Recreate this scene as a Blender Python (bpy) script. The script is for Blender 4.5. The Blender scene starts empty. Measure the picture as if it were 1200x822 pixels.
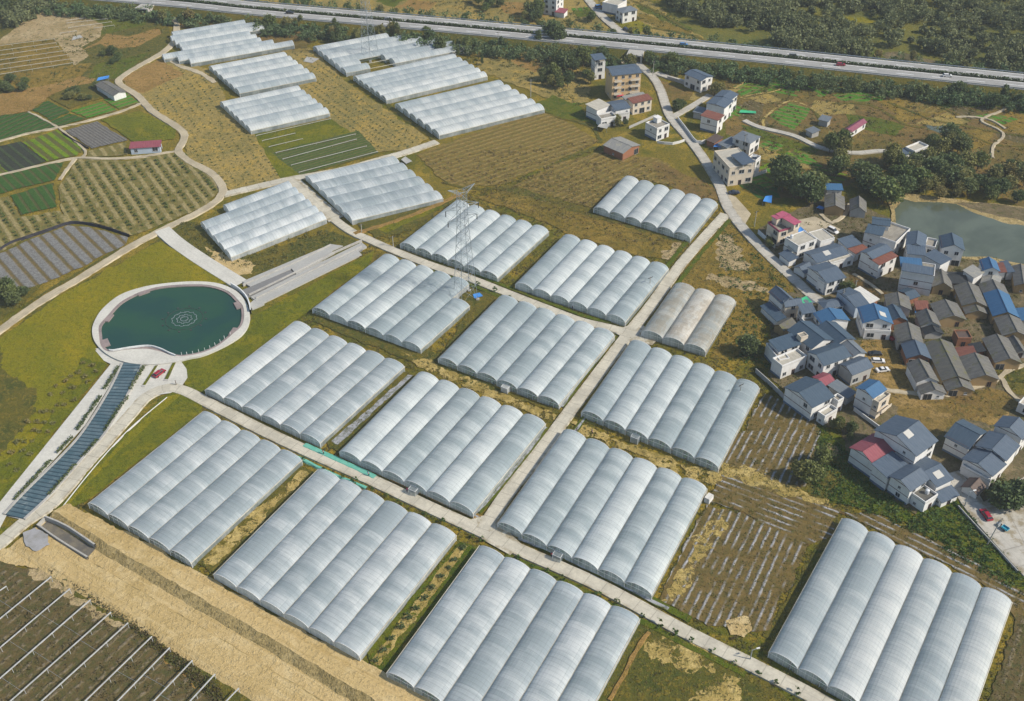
import bpy, bmesh, math, random
import numpy as np
from mathutils import Vector, Matrix
from mathutils.geometry import tessellate_polygon
rnd = random.Random(7)
nr = np.random.default_rng(11)
SC = bpy.context.scene
COL = SC.collection
PI = math.pi

# ------------------------------------------------------------------ camera
H = 221.0
F_PX, TH, RO = 1268.44, 0.654067, -0.0090376
_fw = Vector((0, math.cos(TH), -math.sin(TH)))
_r0 = Vector((1, 0, 0))
_u0 = _r0.cross(_fw)
CR = math.cos(RO) * _r0 + math.sin(RO) * _u0
CU = -math.sin(RO) * _r0 + math.cos(RO) * _u0
cam_d = bpy.data.cameras.new('camera')
cam = bpy.data.objects.new('camera', cam_d)
COL.objects.link(cam)
M = Matrix((CR, CU, -_fw)).transposed().to_4x4()
M.translation = Vector((0, 0, H))
cam.matrix_world = M
cam_d.sensor_width = 36
cam_d.lens = 36 * F_PX / 1200
cam_d.clip_start = 1
cam_d.clip_end = 20000
SC.camera = cam


def P(x, y, z=0.0):
    """ground (or height z) point seen at a pixel of the 1200x822 photograph"""
    d = (x - 600) * CR - (y - 411) * CU + F_PX * _fw
    t = (z - H) / d.z
    return Vector((0, 0, H)) + d * t


def PP(pts, z=0.0):
    return [P(a, b, z) for a, b in pts]


# ------------------------------------------------------------------ object helpers
class MB:
    def __init__(s):
        s.v, s.f, s.m, s.uv = [], [], [], []

    def face(s, pts, m=0, uv=None):
        i = len(s.v)
        s.v += [tuple(p) for p in pts]
        s.f.append(tuple(range(i, i + len(pts))))
        s.m.append(m)
        s.uv.append(uv)

    def hexa(s, p, m=0, bottom=True):
        """p: 4 bottom + 4 top points, both counter-clockwise"""
        i = len(s.v)
        s.v += [tuple(q) for q in p]
        fs = [(4, 5, 6, 7), (0, 1, 5, 4), (1, 2, 6, 5), (2, 3, 7, 6), (3, 0, 4, 7)]
        if bottom:
            fs.append((3, 2, 1, 0))
        for f in fs:
            s.f.append(tuple(i + k for k in f))
            s.m.append(m)
            s.uv.append(None)

    def box(s, c, sx, sy, sz, rz=0.0, m=0):
        """c = centre of the bottom face"""
        ca, sa = math.cos(rz), math.sin(rz)
        q = []
        for z in (0, sz):
            for a, b in ((-1, -1), (1, -1), (1, 1), (-1, 1)):
                x, y = a * sx / 2, b * sy / 2
                q.append((c[0] + x * ca - y * sa, c[1] + x * sa + y * ca, c[2] + z))
        s.hexa(q, m)

    def tube(s, a, b, r, r2=None, n=6, m=0, cap=True):
        a, b = Vector(a), Vector(b)
        r2 = r if r2 is None else r2
        d = (b - a).normalized()
        x = d.orthogonal().normalized()
        y = d.cross(x)
        i = len(s.v)
        for p, rr in ((a, r), (b, r2)):
            for k in range(n):
                t = 2 * PI * k / n
                s.v.append(tuple(p + x * (rr * math.cos(t)) + y * (rr * math.sin(t))))
        for k in range(n):
            s.f.append((i + k, i + (k + 1) % n, i + n + (k + 1) % n, i + n + k))
            s.m.append(m)
            s.uv.append(None)
        if cap:
            s.f.append(tuple(i + n + k for k in range(n)))
            s.m.append(m)
            s.uv.append(None)
            s.f.append(tuple(i + n - 1 - k for k in range(n)))
            s.m.append(m)
            s.uv.append(None)

    def build(s, name, mats, parent=None, smooth=False, loc=None):
        off = world_loc(parent) if loc is None else Vector(loc)
        me = bpy.data.meshes.new(name)
        me.from_pydata([(a - off.x, b - off.y, c - off.z) for a, b, c in s.v], [], s.f)
        mats = mats if isinstance(mats, (list, tuple)) else [mats]
        for k in mats:
            me.materials.append(k)
        if len(mats) > 1:
            me.polygons.foreach_set('material_index', s.m)
        if any(u is not None for u in s.uv):
            l = me.uv_layers.new(name='UVMap')
            flat = []
            for f, u in zip(s.f, s.uv):
                for k in range(len(f)):
                    flat += list(u[k]) if u else [0, 0]
            l.data.foreach_set('uv', flat)
        if smooth:
            me.polygons.foreach_set('use_smooth', [True] * len(s.f))
        me.update()
        o = bpy.data.objects.new(name, me)
        COL.objects.link(o)
        if parent is not None:
            o.parent = parent
        elif loc is not None:
            o.location = off
        return o


def world_loc(o):
    v = Vector((0, 0, 0))
    while o is not None:
        v += o.location
        o = o.parent
    return v


def tag(o, label, cat, group=None):
    o['label'] = label
    o['category'] = cat
    if group:
        o['group'] = group
    return o


def kind(o, k='structure', label=None):
    o['kind'] = k
    if label:
        o['label'] = label
    return o


def thing(name, label, cat, loc, group=None, rz=0.0, sc=1.0):
    o = bpy.data.objects.new(name, None)
    o.empty_display_size = 0.5
    COL.objects.link(o)
    o.location = loc
    o.rotation_euler = (0, 0, rz)
    if isinstance(sc, (int, float)):
        sc = (sc, sc, sc)
    o.scale = sc
    return tag(o, label, cat, group)


def inst(name, me, parent, loc=(0, 0, 0), rz=0.0, sc=(1, 1, 1)):
    o = bpy.data.objects.new(name, me)
    COL.objects.link(o)
    o.parent = parent
    o.location = loc
    o.rotation_euler = (0, 0, rz)
    o.scale = sc
    return o


# ------------------------------------------------------------------ material helpers
class NT:
    def __init__(s, name):
        s.mat = bpy.data.materials.new(name)
        s.mat.use_nodes = True
        s.n = s.mat.node_tree.nodes
        s.l = s.mat.node_tree.links
        s.bsdf = s.n['Principled BSDF']
        s.out = s.n['Material Output']

    def add(s, t, **kw):
        n = s.n.new(t)
        for k, v in kw.items():
            setattr(n, k, v)
        return n

    def put(s, sock, v):
        if isinstance(v, bpy.types.NodeSocket):
            s.l.new(v, sock)
        elif isinstance(v, (tuple, list)):
            v = tuple(v)
            n = len(sock.default_value)
            sock.default_value = v + (1.0,) if n == 4 and len(v) == 3 else v
        else:
            sock.default_value = v

    def math(s, op, a, b=0.0, c=0.0, clamp=False):
        n = s.add('ShaderNodeMath', operation=op, use_clamp=clamp)
        for i, v in enumerate((a, b, c)):
            s.put(n.inputs[i], v)
        return n.outputs[0]

    def mix(s, f, a, b):
        n = s.add('ShaderNodeMix', data_type='RGBA')
        s.put(n.inputs[0], f)
        s.put(n.inputs[6], a)
        s.put(n.inputs[7], b)
        return n.outputs[2]

    def pos(s):
        return s.add('ShaderNodeNewGeometry').outputs['Position']

    def objco(s):
        return s.add('ShaderNodeTexCoord').outputs['Object']

    def uv(s):
        return s.add('ShaderNodeUVMap').outputs[0]

    def xyz(s, v):
        n = s.add('ShaderNodeSeparateXYZ')
        s.put(n.inputs[0], v)
        return n.outputs

    def comb(s, x, y, z=0.0):
        n = s.add('ShaderNodeCombineXYZ')
        for i, v in enumerate((x, y, z)):
            s.put(n.inputs[i], v)
        return n.outputs[0]

    def noise(s, vec, scale, detail=3.0, rough=0.55, dist=0.0):
        n = s.add('ShaderNodeTexNoise')
        s.put(n.inputs['Vector'], vec)
        n.inputs['Scale'].default_value = scale
        n.inputs['Detail'].default_value = detail
        n.inputs['Roughness'].default_value = rough
        n.inputs['Distortion'].default_value = dist
        return n.outputs['Fac']

    def step(s, v, lo, hi, a=0.0, b=1.0):
        n = s.add('ShaderNodeMapRange', interpolation_type='SMOOTHSTEP')
        s.put(n.inputs[0], v)
        for i, k in enumerate((lo, hi, a, b)):
            s.put(n.inputs[i + 1], k)
        return n.outputs[0]

    def vmul(s, v, k):
        n = s.add('ShaderNodeVectorMath', operation='MULTIPLY')
        s.put(n.inputs[0], v)
        n.inputs[1].default_value = k
        return n.outputs[0]

    def fin(s, col, rough=0.85, bump=None, bdist=0.05, spec=0.3, metal=0.0):
        s.put(s.bsdf.inputs['Base Color'], col)
        s.put(s.bsdf.inputs['Roughness'], rough)
        s.bsdf.inputs['Specular IOR Level'].default_value = spec
        s.bsdf.inputs['Metallic'].default_value = metal
        if bump is not None:
            b = s.add('ShaderNodeBump')
            b.inputs['Strength'].default_value = 0.6
            b.inputs['Distance'].default_value = bdist
            s.put(b.inputs['Height'], bump)
            s.l.new(b.outputs[0], s.bsdf.inputs['Normal'])
        return s.mat


def plain(name, c, c2=None, scale=0.6, rough=0.8, spec=0.3, metal=0.0, lo=0.35, hi=0.7, world=False):
    t = NT(name)
    c2 = c2 or tuple(k * 0.72 for k in c)
    v = t.pos() if world else t.objco()
    f = t.step(t.noise(v, scale, 4, 0.65), lo, hi)
    return t.fin(t.mix(f, c, c2), rough, spec=spec, metal=metal)


def ground_mat(name, cols, big=0.02, mid=0.12, fine=0.9, rough=0.95, streak=None, grain=1.5, sat=1.3, holes=0.0):
    """cols: base, patch colour at large scale, at middle scale, speckles"""
    t = NT(name)
    p = t.pos()
    a = t.step(t.noise(p, big, 4, 0.6, 0.6), 0.40, 0.62)
    b = t.step(t.noise(p, mid, 5, 0.65, 0.4), 0.45, 0.66)
    c = t.step(t.noise(p, fine, 3, 0.7), 0.46, 0.68)
    d = t.noise(p, 2.2, 2, 0.7)
    col = t.mix(a, cols[0], cols[1])
    col = t.mix(b, col, cols[2])
    col = t.mix(t.math('MULTIPLY', c, min(.75, grain * .5)), col, cols[3])
    if streak is not None:          # wheel ruts and scraper marks along one direction
        m = t.add('ShaderNodeMapping')
        t.put(m.inputs['Vector'], p)
        m.inputs['Rotation'].default_value = (0, 0, -streak)
        m.inputs['Scale'].default_value = (1, 1, 1)
        q = t.vmul(m.outputs[0], (0.035, 0.9, 1))
        col = t.mix(t.math('MULTIPLY', t.step(t.noise(q, 1.0, 5, .7), .48, .62), .7), col, cols[1])
        q2 = t.vmul(m.outputs[0], (0.05, 1.7, 1))
        col = t.mix(t.math('MULTIPLY', t.step(t.noise(q2, 1.0, 3, .7), .56, .66), .6), col, cols[2])
    k = t.math('MULTIPLY_ADD', d, grain, 1 - grain / 2)
    hs = t.add('ShaderNodeHueSaturation')
    t.put(hs.inputs['Value'], k)
    hs.inputs['Saturation'].default_value = sat
    t.put(hs.inputs['Color'], col)
    t.fin(hs.outputs[0], rough, bump=t.math('ADD', c, d), bdist=0.25)
    if holes:                       # worn cover: the ground below shows through in ragged gaps
        tr = t.add('ShaderNodeBsdfTransparent')
        m = t.add('ShaderNodeMixShader')
        t.put(m.inputs[0], t.step(t.noise(p, 0.22, 6, .72, .4), holes - .025, holes + .025))
        t.l.new(tr.outputs[0], m.inputs[1])
        t.l.new(t.bsdf.outputs[0], m.inputs[2])
        t.l.new(m.outputs[0], t.out.inputs[0])
    return t.mat


def row_mat(name, soil, soil2, crop, crop2, spacing, width=0.5, patch=0.35, speck=0.5, wob=0.25, blob=0.0, cut=0.5):
    """rows run along UV.x, repeat along UV.y (metres)"""
    t = NT(name)
    u = t.uv()
    x, y, _ = t.xyz(u)
    p = t.pos()
    w = t.noise(p, 0.35, 2)
    yy = t.math('ADD', y, t.math('MULTIPLY', t.math('SUBTRACT', w, 0.5), wob * 2))
    ph = t.math('FRACT', t.math('DIVIDE', yy, spacing))
    tri = t.math('ABSOLUTE', t.math('SUBTRACT', ph, 0.5))
    mask = t.step(tri, width / 2 - 0.10, width / 2 + 0.10, 1.0, 0.0)
    gaps = t.step(t.noise(p, 0.09, 4, 0.65), patch - 0.08, patch + 0.10)
    mask = t.math('MULTIPLY', mask, gaps)
    if blob > 0:
        n2 = t.step(t.noise(p, blob, 2, 0.6), cut - 0.1, cut + 0.1)
        mask = t.math('MULTIPLY', mask, n2)
    s = t.mix(t.step(t.noise(p, speck, 4, 0.7), 0.38, 0.66), soil, soil2)
    c = t.mix(t.step(t.noise(p, 0.8, 3, 0.7), 0.38, 0.65), crop, crop2)
    col = t.mix(mask, s, c)
    d = t.noise(p, 2.0, 2, 0.7)
    hs = t.add('ShaderNodeHueSaturation')
    t.put(hs.inputs['Value'], t.math('MULTIPLY_ADD', d, 1.2, 0.40))
    hs.inputs['Saturation'].default_value = 1.25
    t.put(hs.inputs['Color'], col)
    return t.fin(hs.outputs[0], 0.92, bump=t.math('ADD', mask, d), bdist=0.25)


# ------------------------------------------------------------------ ground sheets
Z_STEP = [0.02]
KEEP_OUT = []          # world polygons where no weeds grow


def next_z():
    Z_STEP[0] += 0.0016
    return Z_STEP[0]


from mathutils import noise as mnoise


def ragged(pts, amp, seg=0.9):
    out = []
    n = len(pts)
    for i in range(n):
        a, b = pts[i], pts[(i + 1) % n]
        d = b - a
        L = d.length
        k = max(1, min(140, int(L / seg)))
        nn = Vector((-d.y, d.x, 0)).normalized() if L > 1e-6 else Vector((0, 0, 0))
        for j in range(k):
            t = j / k
            p = a + d * t
            q = Vector((p.x, p.y, 3.7 * i * 0 + 1.3))
            w = amp * (1.1 * mnoise.noise(q * .13) + .7 * mnoise.noise(q * .37) + .5 * mnoise.noise(q * 1.1)) * min(1, 4 * t, 4 * (1 - t) + .25)
            out.append(p + nn * w)
    return out


def flat_mesh(pts, z, rows=None):
    """one n-gon sheet, triangulated; UV in metres along/across rows"""
    mb = MB()
    v = [Vector((p.x, p.y, z)) for p in pts]
    if rows:
        a, b = P(*rows[0]), P(*rows[1])
        d = (b - a).normalized()
    else:
        d = Vector((1, 0, 0))
    e = Vector((-d.y, d.x, 0))
    for tri in tessellate_polygon([v]):
        q = [v[i] for i in tri]
        if (q[1] - q[0]).cross(q[2] - q[0]).z < 0:
            q.reverse()
        mb.face(q, 0, [(p.dot(d), p.dot(e)) for p in q])
    return mb


def patch(name, px, mat, amp=0.8, rows=None, keep=False, z=None, k='structure', label=None):
    pts = PP(px)
    if keep:
        KEEP_OUT.append(pts)
    if amp:
        pts = ragged(pts, amp)
    z = next_z() if z is None else z
    o = flat_mesh(pts, z, rows).build(name, mat)
    kind(o, k, label)
    return o


def spline(pts, seg=2.0):
    out = []
    n = len(pts)
    for i in range(n - 1):
        p0, p1, p2, p3 = pts[max(i - 1, 0)], pts[i], pts[i + 1], pts[min(i + 2, n - 1)]
        k = max(2, int((p2 - p1).length / seg))
        for j in range(k):
            t = j / k
            out.append(0.5 * ((2 * p1) + (p2 - p0) * t + (2 * p0 - 5 * p1 + 4 * p2 - p3) * t * t
                              + (3 * p1 - p0 - 3 * p2 + p3) * t ** 3))
    out.append(pts[-1].copy())
    return out


def frame_along(line):
    res = []
    n = len(line)
    for i, p in enumerate(line):
        d = line[min(i + 1, n - 1)] - line[max(i - 1, 0)]
        d.z = 0
        d.normalize()
        res.append((p, d, Vector((d.y, -d.x, 0))))      # right-hand normal
    return res


def sweep(name, line, prof, mat, parent=None, mats=None, jitter=0.0):
    """prof: list of (offset to the right, z); swept along line; UV = (along, across)"""
    mb = MB()
    fr = frame_along(line)
    s = 0.0
    prev = None
    for i, (p, d, nrm) in enumerate(fr):
        if i:
            s += (p - fr[i - 1][0]).length
        ring = []
        for k, (o, z) in enumerate(prof):
            jj = rnd.uniform(-jitter, jitter) if jitter else 0
            q = p + nrm * (o + jj)
            ring.append(Vector((q.x, q.y, z)))
        if prev:
            for k in range(len(prof) - 1):
                a, b, c, e = prev[0][k], prev[0][k + 1], ring[k + 1], ring[k]
                mb.face([a, b, c, e], mats[k] if mats else 0,
                        [(prev[1], prof[k][0]), (prev[1], prof[k + 1][0]), (s, prof[k + 1][0]), (s, prof[k][0])])
        prev = (ring, s)
    return mb.build(name, mat, parent)


ROAD_Z = [0.46]


def road(name, px, w, mat, thick=0.5, raw=None, jitter=0.0, label=None):
    line = spline(PP(px) if raw is None else raw)
    ROAD_Z[0] += 0.004
    z = ROAD_Z[0]
    o = sweep(name, line, [(-w / 2 - 0.15, z - thick), (-w / 2, z), (w / 2, z), (w / 2 + 0.15, z - thick)], mat, jitter=jitter)
    kind(o, 'structure', label)
    fr = frame_along(line)
    KEEP_OUT.append([p + n * (w / 2) for p, d, n in fr] + [p - n * (w / 2) for p, d, n in reversed(fr)])
    return o, z


def inside_any(x, y):
    """numpy point in polygon over KEEP_OUT"""
    res = np.zeros(len(x), bool)
    for poly in KEEP_OUT:
        q = np.array([(p[0], p[1]) for p in poly])
        lo, hi = q.min(0), q.max(0)
        c = (x > lo[0]) & (x < hi[0]) & (y > lo[1]) & (y < hi[1]) & ~res
        idx = np.nonzero(c)[0]
        if not len(idx):
            continue
        xx, yy = x[idx], y[idx]
        ins = np.zeros(len(idx), bool)
        j = len(q) - 1
        for i in range(len(q)):
            xi, yi = q[i]
            xj, yj = q[j]
            if yi != yj:
                ins ^= ((yi > yy) != (yj > yy)) & (xx < (xj - xi) * (yy - yi) / (yj - yi) + xi)
            j = i
        res[idx[ins]] = True
    return res

# ------------------------------------------------------------------ world and sun
SUN_EL, SUN_AZ = math.radians(40), math.atan2(-0.30, 1.0)     # direction to the sun, measured from +x
w = bpy.data.worlds.new('World')
SC.world = w
w.use_nodes = True
nt = w.node_tree
sky = nt.nodes.new('ShaderNodeTexSky')
sky.sky_type = 'NISHITA'
sky.sun_disc = False
sky.sun_elevation = SUN_EL
sky.sun_rotation = PI / 2 - SUN_AZ
sky.air_density = 1.3
sky.dust_density = 1.0
sky.ozone_density = 2.5
bg = nt.nodes['Background']
bg.inputs['Strength'].default_value = 0.088
nt.links.new(sky.outputs[0], bg.inputs['Color'])
sd = bpy.data.lights.new('sun', 'SUN')
sd.energy = 3.8
sd.angle = math.radians(3)
sd.color = (1.0, 0.91, 0.77)
so = bpy.data.objects.new('sun', sd)
COL.objects.link(so)
_d = Vector((math.cos(SUN_EL) * math.cos(SUN_AZ), math.cos(SUN_EL) * math.sin(SUN_AZ), math.sin(SUN_EL)))
so.rotation_euler = _d.to_track_quat('Z', 'Y').to_euler()
so.location = _d * 900
SC.view_settings.view_transform = 'Standard'
SC.view_settings.look = 'None'
SC.view_settings.gamma = 1
SC.view_settings.use_curve_mapping = False
SC.view_settings.exposure = 0.53
SC.cycles.max_bounces = 6
SC.cycles.diffuse_bounces = 2
SC.cycles.glossy_bounces = 2
SC.cycles.transmission_bounces = 3
SC.cycles.transparent_max_bounces = 10
SC.cycles.volume_bounces = 0
SC.cycles.use_adaptive_sampling = True
SC.cycles.adaptive_threshold = 0.02
SC.cycles.use_denoising = True

# ------------------------------------------------------------------ materials
MT = {}
MT['ground'] = ground_mat('dry_grass_ground', [(.155, .125, .042), (.085, .088, .022), (.25, .19, .07), (.05, .062, .016)])
MT['lawn'] = ground_mat('lawn_grass', [(.165, .148, .030), (.135, .132, .026), (.20, .17, .042), (.105, .11, .022)], 0.03, 0.07, 0.6)
MT['lawn_dark'] = ground_mat('rough_lawn', [(.115, .12, .018), (.08, .092, .014), (.155, .14, .026), (.058, .072, .011)], 0.03, 0.1, 0.6)
MT['yellow_dirt'] = ground_mat('yellow_dirt', [(.45, .335, .155), (.37, .27, .11), (.50, .39, .20), (.33, .24, .10)], 0.03, 0.15, 0.8, streak=2.58, grain=.55, sat=1.0)
MT['straw'] = ground_mat('straw_covered_soil', [(.36, .275, .11), (.26, .20, .07), (.44, .345, .155), (.15, .135, .04)], 0.05, 0.2, 0.7, grain=1.0, sat=1.1, holes=.46)
MT['bank_dirt'] = ground_mat('shade_toned_bank_dirt', [(.31, .235, .10), (.25, .19, .075), (.36, .28, .13), (.17, .135, .05)], 0.05, 0.3, 0.9, sat=1.0)  # darker dirt: shade of the channel slope put into the colour; also river bank
MT['sand'] = ground_mat('pale_sandy_soil', [(.32, .245, .135), (.25, .19, .09), (.37, .29, .17), (.16, .14, .06)], 0.03, 0.1, 0.5, sat=1.05, holes=.38)
MT['tan_soil'] = ground_mat('bare_tan_soil', [(.235, .165, .085), (.20, .14, .07), (.27, .19, .10), (.15, .115, .05)], 0.03, 0.1, 0.5)
MT['dry_brown'] = ground_mat('dry_stubble_field', [(.175, .13, .052), (.125, .10, .036), (.22, .165, .07), (.09, .082, .028)], 0.02, 0.1, 0.5)
MT['orange_grass'] = ground_mat('orange_dry_grass', [(.26, .20, .078), (.18, .15, .055), (.31, .225, .075), (.12, .11, .04)], 0.02, 0.13, 0.7, sat=1.12)
MT['brown_weeds'] = ground_mat('brown_weeds', [(.14, .10, .052), (.10, .085, .034), (.18, .13, .06), (.07, .07, .024)], 0.025, 0.12, 0.6)
MT['green_weeds'] = ground_mat('green_weeds', [(.062, .085, .018), (.085, .095, .022), (.045, .065, .014), (.12, .105, .035)], 0.03, 0.15, 0.7)
MT['dark_scrub'] = ground_mat('dark_scrub', [(.066, .068, .021), (.105, .09, .03), (.045, .054, .016), (.155, .125, .045)], 0.03, 0.15, 0.7)
MT['wood_floor'] = ground_mat('wood_floor', [(.085, .095, .032), (.12, .115, .038), (.06, .07, .026), (.15, .13, .045)], 0.012, 0.06, 0.5)
MT['dark_soil'] = ground_mat('dark_tilled_soil', [(.085, .06, .03), (.06, .045, .023), (.125, .085, .042), (.045, .045, .018)], 0.03, 0.2, 0.8)
MT['yard'] = ground_mat('trodden_yard', [(.21, .155, .075), (.13, .10, .045), (.27, .20, .11), (.085, .07, .03)], 0.03, 0.09, 0.4)
MT['yard_dark'] = ground_mat('village_yard', [(.12, .10, .065), (.085, .075, .045), (.17, .14, .095), (.06, .065, .025)], 0.04, 0.15, 0.5)
MT['dry_a'] = row_mat('harvested_rows', (.16, .12, .05), (.115, .095, .036), (.22, .165, .08), (.105, .098, .032), 3.2, .45, .3, .4, .5)
MT['crop_green'] = row_mat('green_crop_rows', (.13, .115, .05), (.16, .13, .06), (.06, .14, .03), (.09, .175, .045), 3.6, .70, .12)
MT['crop_deep'] = row_mat('deep_green_crop_rows', (.055, .06, .022), (.07, .07, .03), (.03, .068, .018), (.045, .085, .025), 3.6, .7, .12)
MT['crop_lime'] = row_mat('lime_crop_rows', (.09, .085, .03), (.07, .075, .03), (.14, .19, .03), (.09, .15, .03), 4.2, .5, .3)
MT['nursery'] = row_mat('nursery_plot_rows', (.075, .075, .035), (.10, .095, .04), (.05, .075, .022), (.065, .095, .03), 2.2, .6, .2)
MT['crop_dark'] = row_mat('dark_film_rows', (.022, .026, .018), (.03, .034, .024), (.045, .06, .03), (.03, .04, .02), 4.2, .3, .35)
MT['mulch'] = row_mat('grey_mulch_film_rows', (.09, .087, .08), (.115, .11, .105), (.155, .15, .14), (.12, .115, .105), 1.5, .5, .1, .6, .1)
MT['mulch_wide'] = row_mat('wide_mulch_film_rows', (.13, .10, .05), (.09, .08, .045), (.18, .18, .175), (.13, .13, .125), 4.6, .68, .1, .7, .2)
MT['orchard'] = row_mat('beige_orchard_rows', (.155, .13, .058), (.10, .10, .036), (.27, .23, .135), (.20, .175, .09), 4.3, .38, .42, .5, .9)
MT['strip_mulch'] = row_mat('torn_mulch_rows', (.14, .105, .05), (.09, .075, .032), (.33, .33, .34), (.22, .225, .22), 2.3, .26, .42, .5, .30, 0.13, .44)
MT['film_soil'] = row_mat('tilled_rows', (.10, .078, .04), (.06, .06, .024), (.175, .15, .11), (.11, .09, .05), 3.0, .3, .4, .6, .4, .5, .5)
MT['bed'] = row_mat('greenhouse_bed_rows', (.12, .11, .08), (.09, .09, .06), (.16, .18, .12), (.10, .14, .07), 1.6, .5, .25)

def concrete(name, c, joints=5.0, dark=0.8):
    t = NT(name)
    u = t.uv()
    x, y, _ = t.xyz(u)
    p = t.pos()
    a = t.step(t.noise(p, 0.12, 4, 0.65), 0.38, 0.66)
    col = t.mix(a, c, tuple(k * dark for k in c))
    st = t.step(t.noise(t.vmul(t.comb(x, y), (0.06, 1.6, 1)), 1.0, 3, 0.6), 0.5, 0.72)
    col = t.mix(t.math('MULTIPLY', st, 0.45), col, tuple(k * dark * 0.8 for k in c))
    edge = t.math('MULTIPLY', t.step(t.math('ABSOLUTE', y), 1.0, 2.3), t.step(t.noise(p, 0.35, 4, .7), .42, .62))
    col = t.mix(t.math('MULTIPLY', edge, .7 if 'road' in name else 0.0), col, (.20, .155, .075))
    if joints:
        ph = t.math('FRACT', t.math('DIVIDE', x, joints))
        j = t.step(ph, 0.0, 0.07, 1.0, 0.0)
        col = t.mix(t.math('MULTIPLY', j, 0.75), col, tuple(k * 0.45 for k in c))
    d = t.noise(p, 1.3, 3, 0.7)
    hs = t.add('ShaderNodeHueSaturation')
    t.put(hs.inputs['Value'], t.math('MULTIPLY_ADD', d, 0.5, 0.75))
    t.put(hs.inputs['Color'], col)
    return t.fin(hs.outputs[0], 0.85)

MT['road'] = concrete('concrete_road', (.50, .47, .385))
MT['road_grey'] = concrete('grey_concrete_road', (.44, .42, .37), 6.0)
MT['dirt_road'] = concrete('dusty_track', (.43, .37, .26), 0, 0.75)
MT['asphalt'] = concrete('weathered_carriageway', (.30, .30, .29), 0, 0.85)
MT['paving'] = concrete('pale_stone_paving', (.52, .51, .46), 0, 0.88)
MT['pave_light'] = concrete('light_stone_slab', (.60, .60, .57), 3.0, 0.85)
MT['pave_grey'] = concrete('grey_stone_slab', (.30, .30, .30), 3.0, 0.85)
MT['white'] = plain('white_painted_steel', (.72, .73, .73), (.55, .56, .55), 0.5, 0.45)
MT['steel'] = plain('galvanised_steel', (.33, .37, .40), (.24, .28, .31), 0.5, 0.5, metal=0.3)
MT['grey_dark'] = plain('dark_grey', (.05, .055, .06), (.03, .033, .036))
MT['stone_cap'] = plain('purplish_stone', (.27, .22, .21), (.19, .16, .155), 0.4)
MT['stone'] = plain('pale_stone', (.40, .39, .36), (.31, .30, .28), 0.4)
MT['gutter'] = plain('gutter_sheet', (.55, .53, .46), (.38, .35, .27), 0.25, 0.6)
MT['glass'] = plain('dark_window_glass', (.018, .024, .032), (.03, .04, .05), 0.4, 0.12, 0.5)
MT['frame'] = plain('window_frame', (.45, .46, .46), (.33, .34, .34))
MT['rubber'] = plain('tyre_rubber', (.02, .02, .02), (.03, .03, .03))
MT['blue_tarp'] = plain('blue_tarp', (.06, .25, .62), (.04, .18, .50), 0.4, 0.5)
MT['pink_tarp'] = plain('pink_tarp', (.65, .04, .10), (.5, .03, .08), 0.4, 0.6)
MT['green_sheet'] = plain('green_sheet', (.05, .42, .20), (.04, .33, .16), 0.4, 0.5)
MT['mint'] = plain('mint_net', (.10, .36, .28), (.15, .40, .32), 0.5, 0.7)
MT['black_net'] = plain('black_shade_net', (.025, .025, .035), (.04, .04, .05), 0.4)
MT['hedge'] = plain('clipped_hedge', (.035, .05, .016), (.06, .075, .022), 0.9)
MT['bark'] = plain('bark', (.11, .085, .06), (.07, .055, .04), 1.5)


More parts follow.
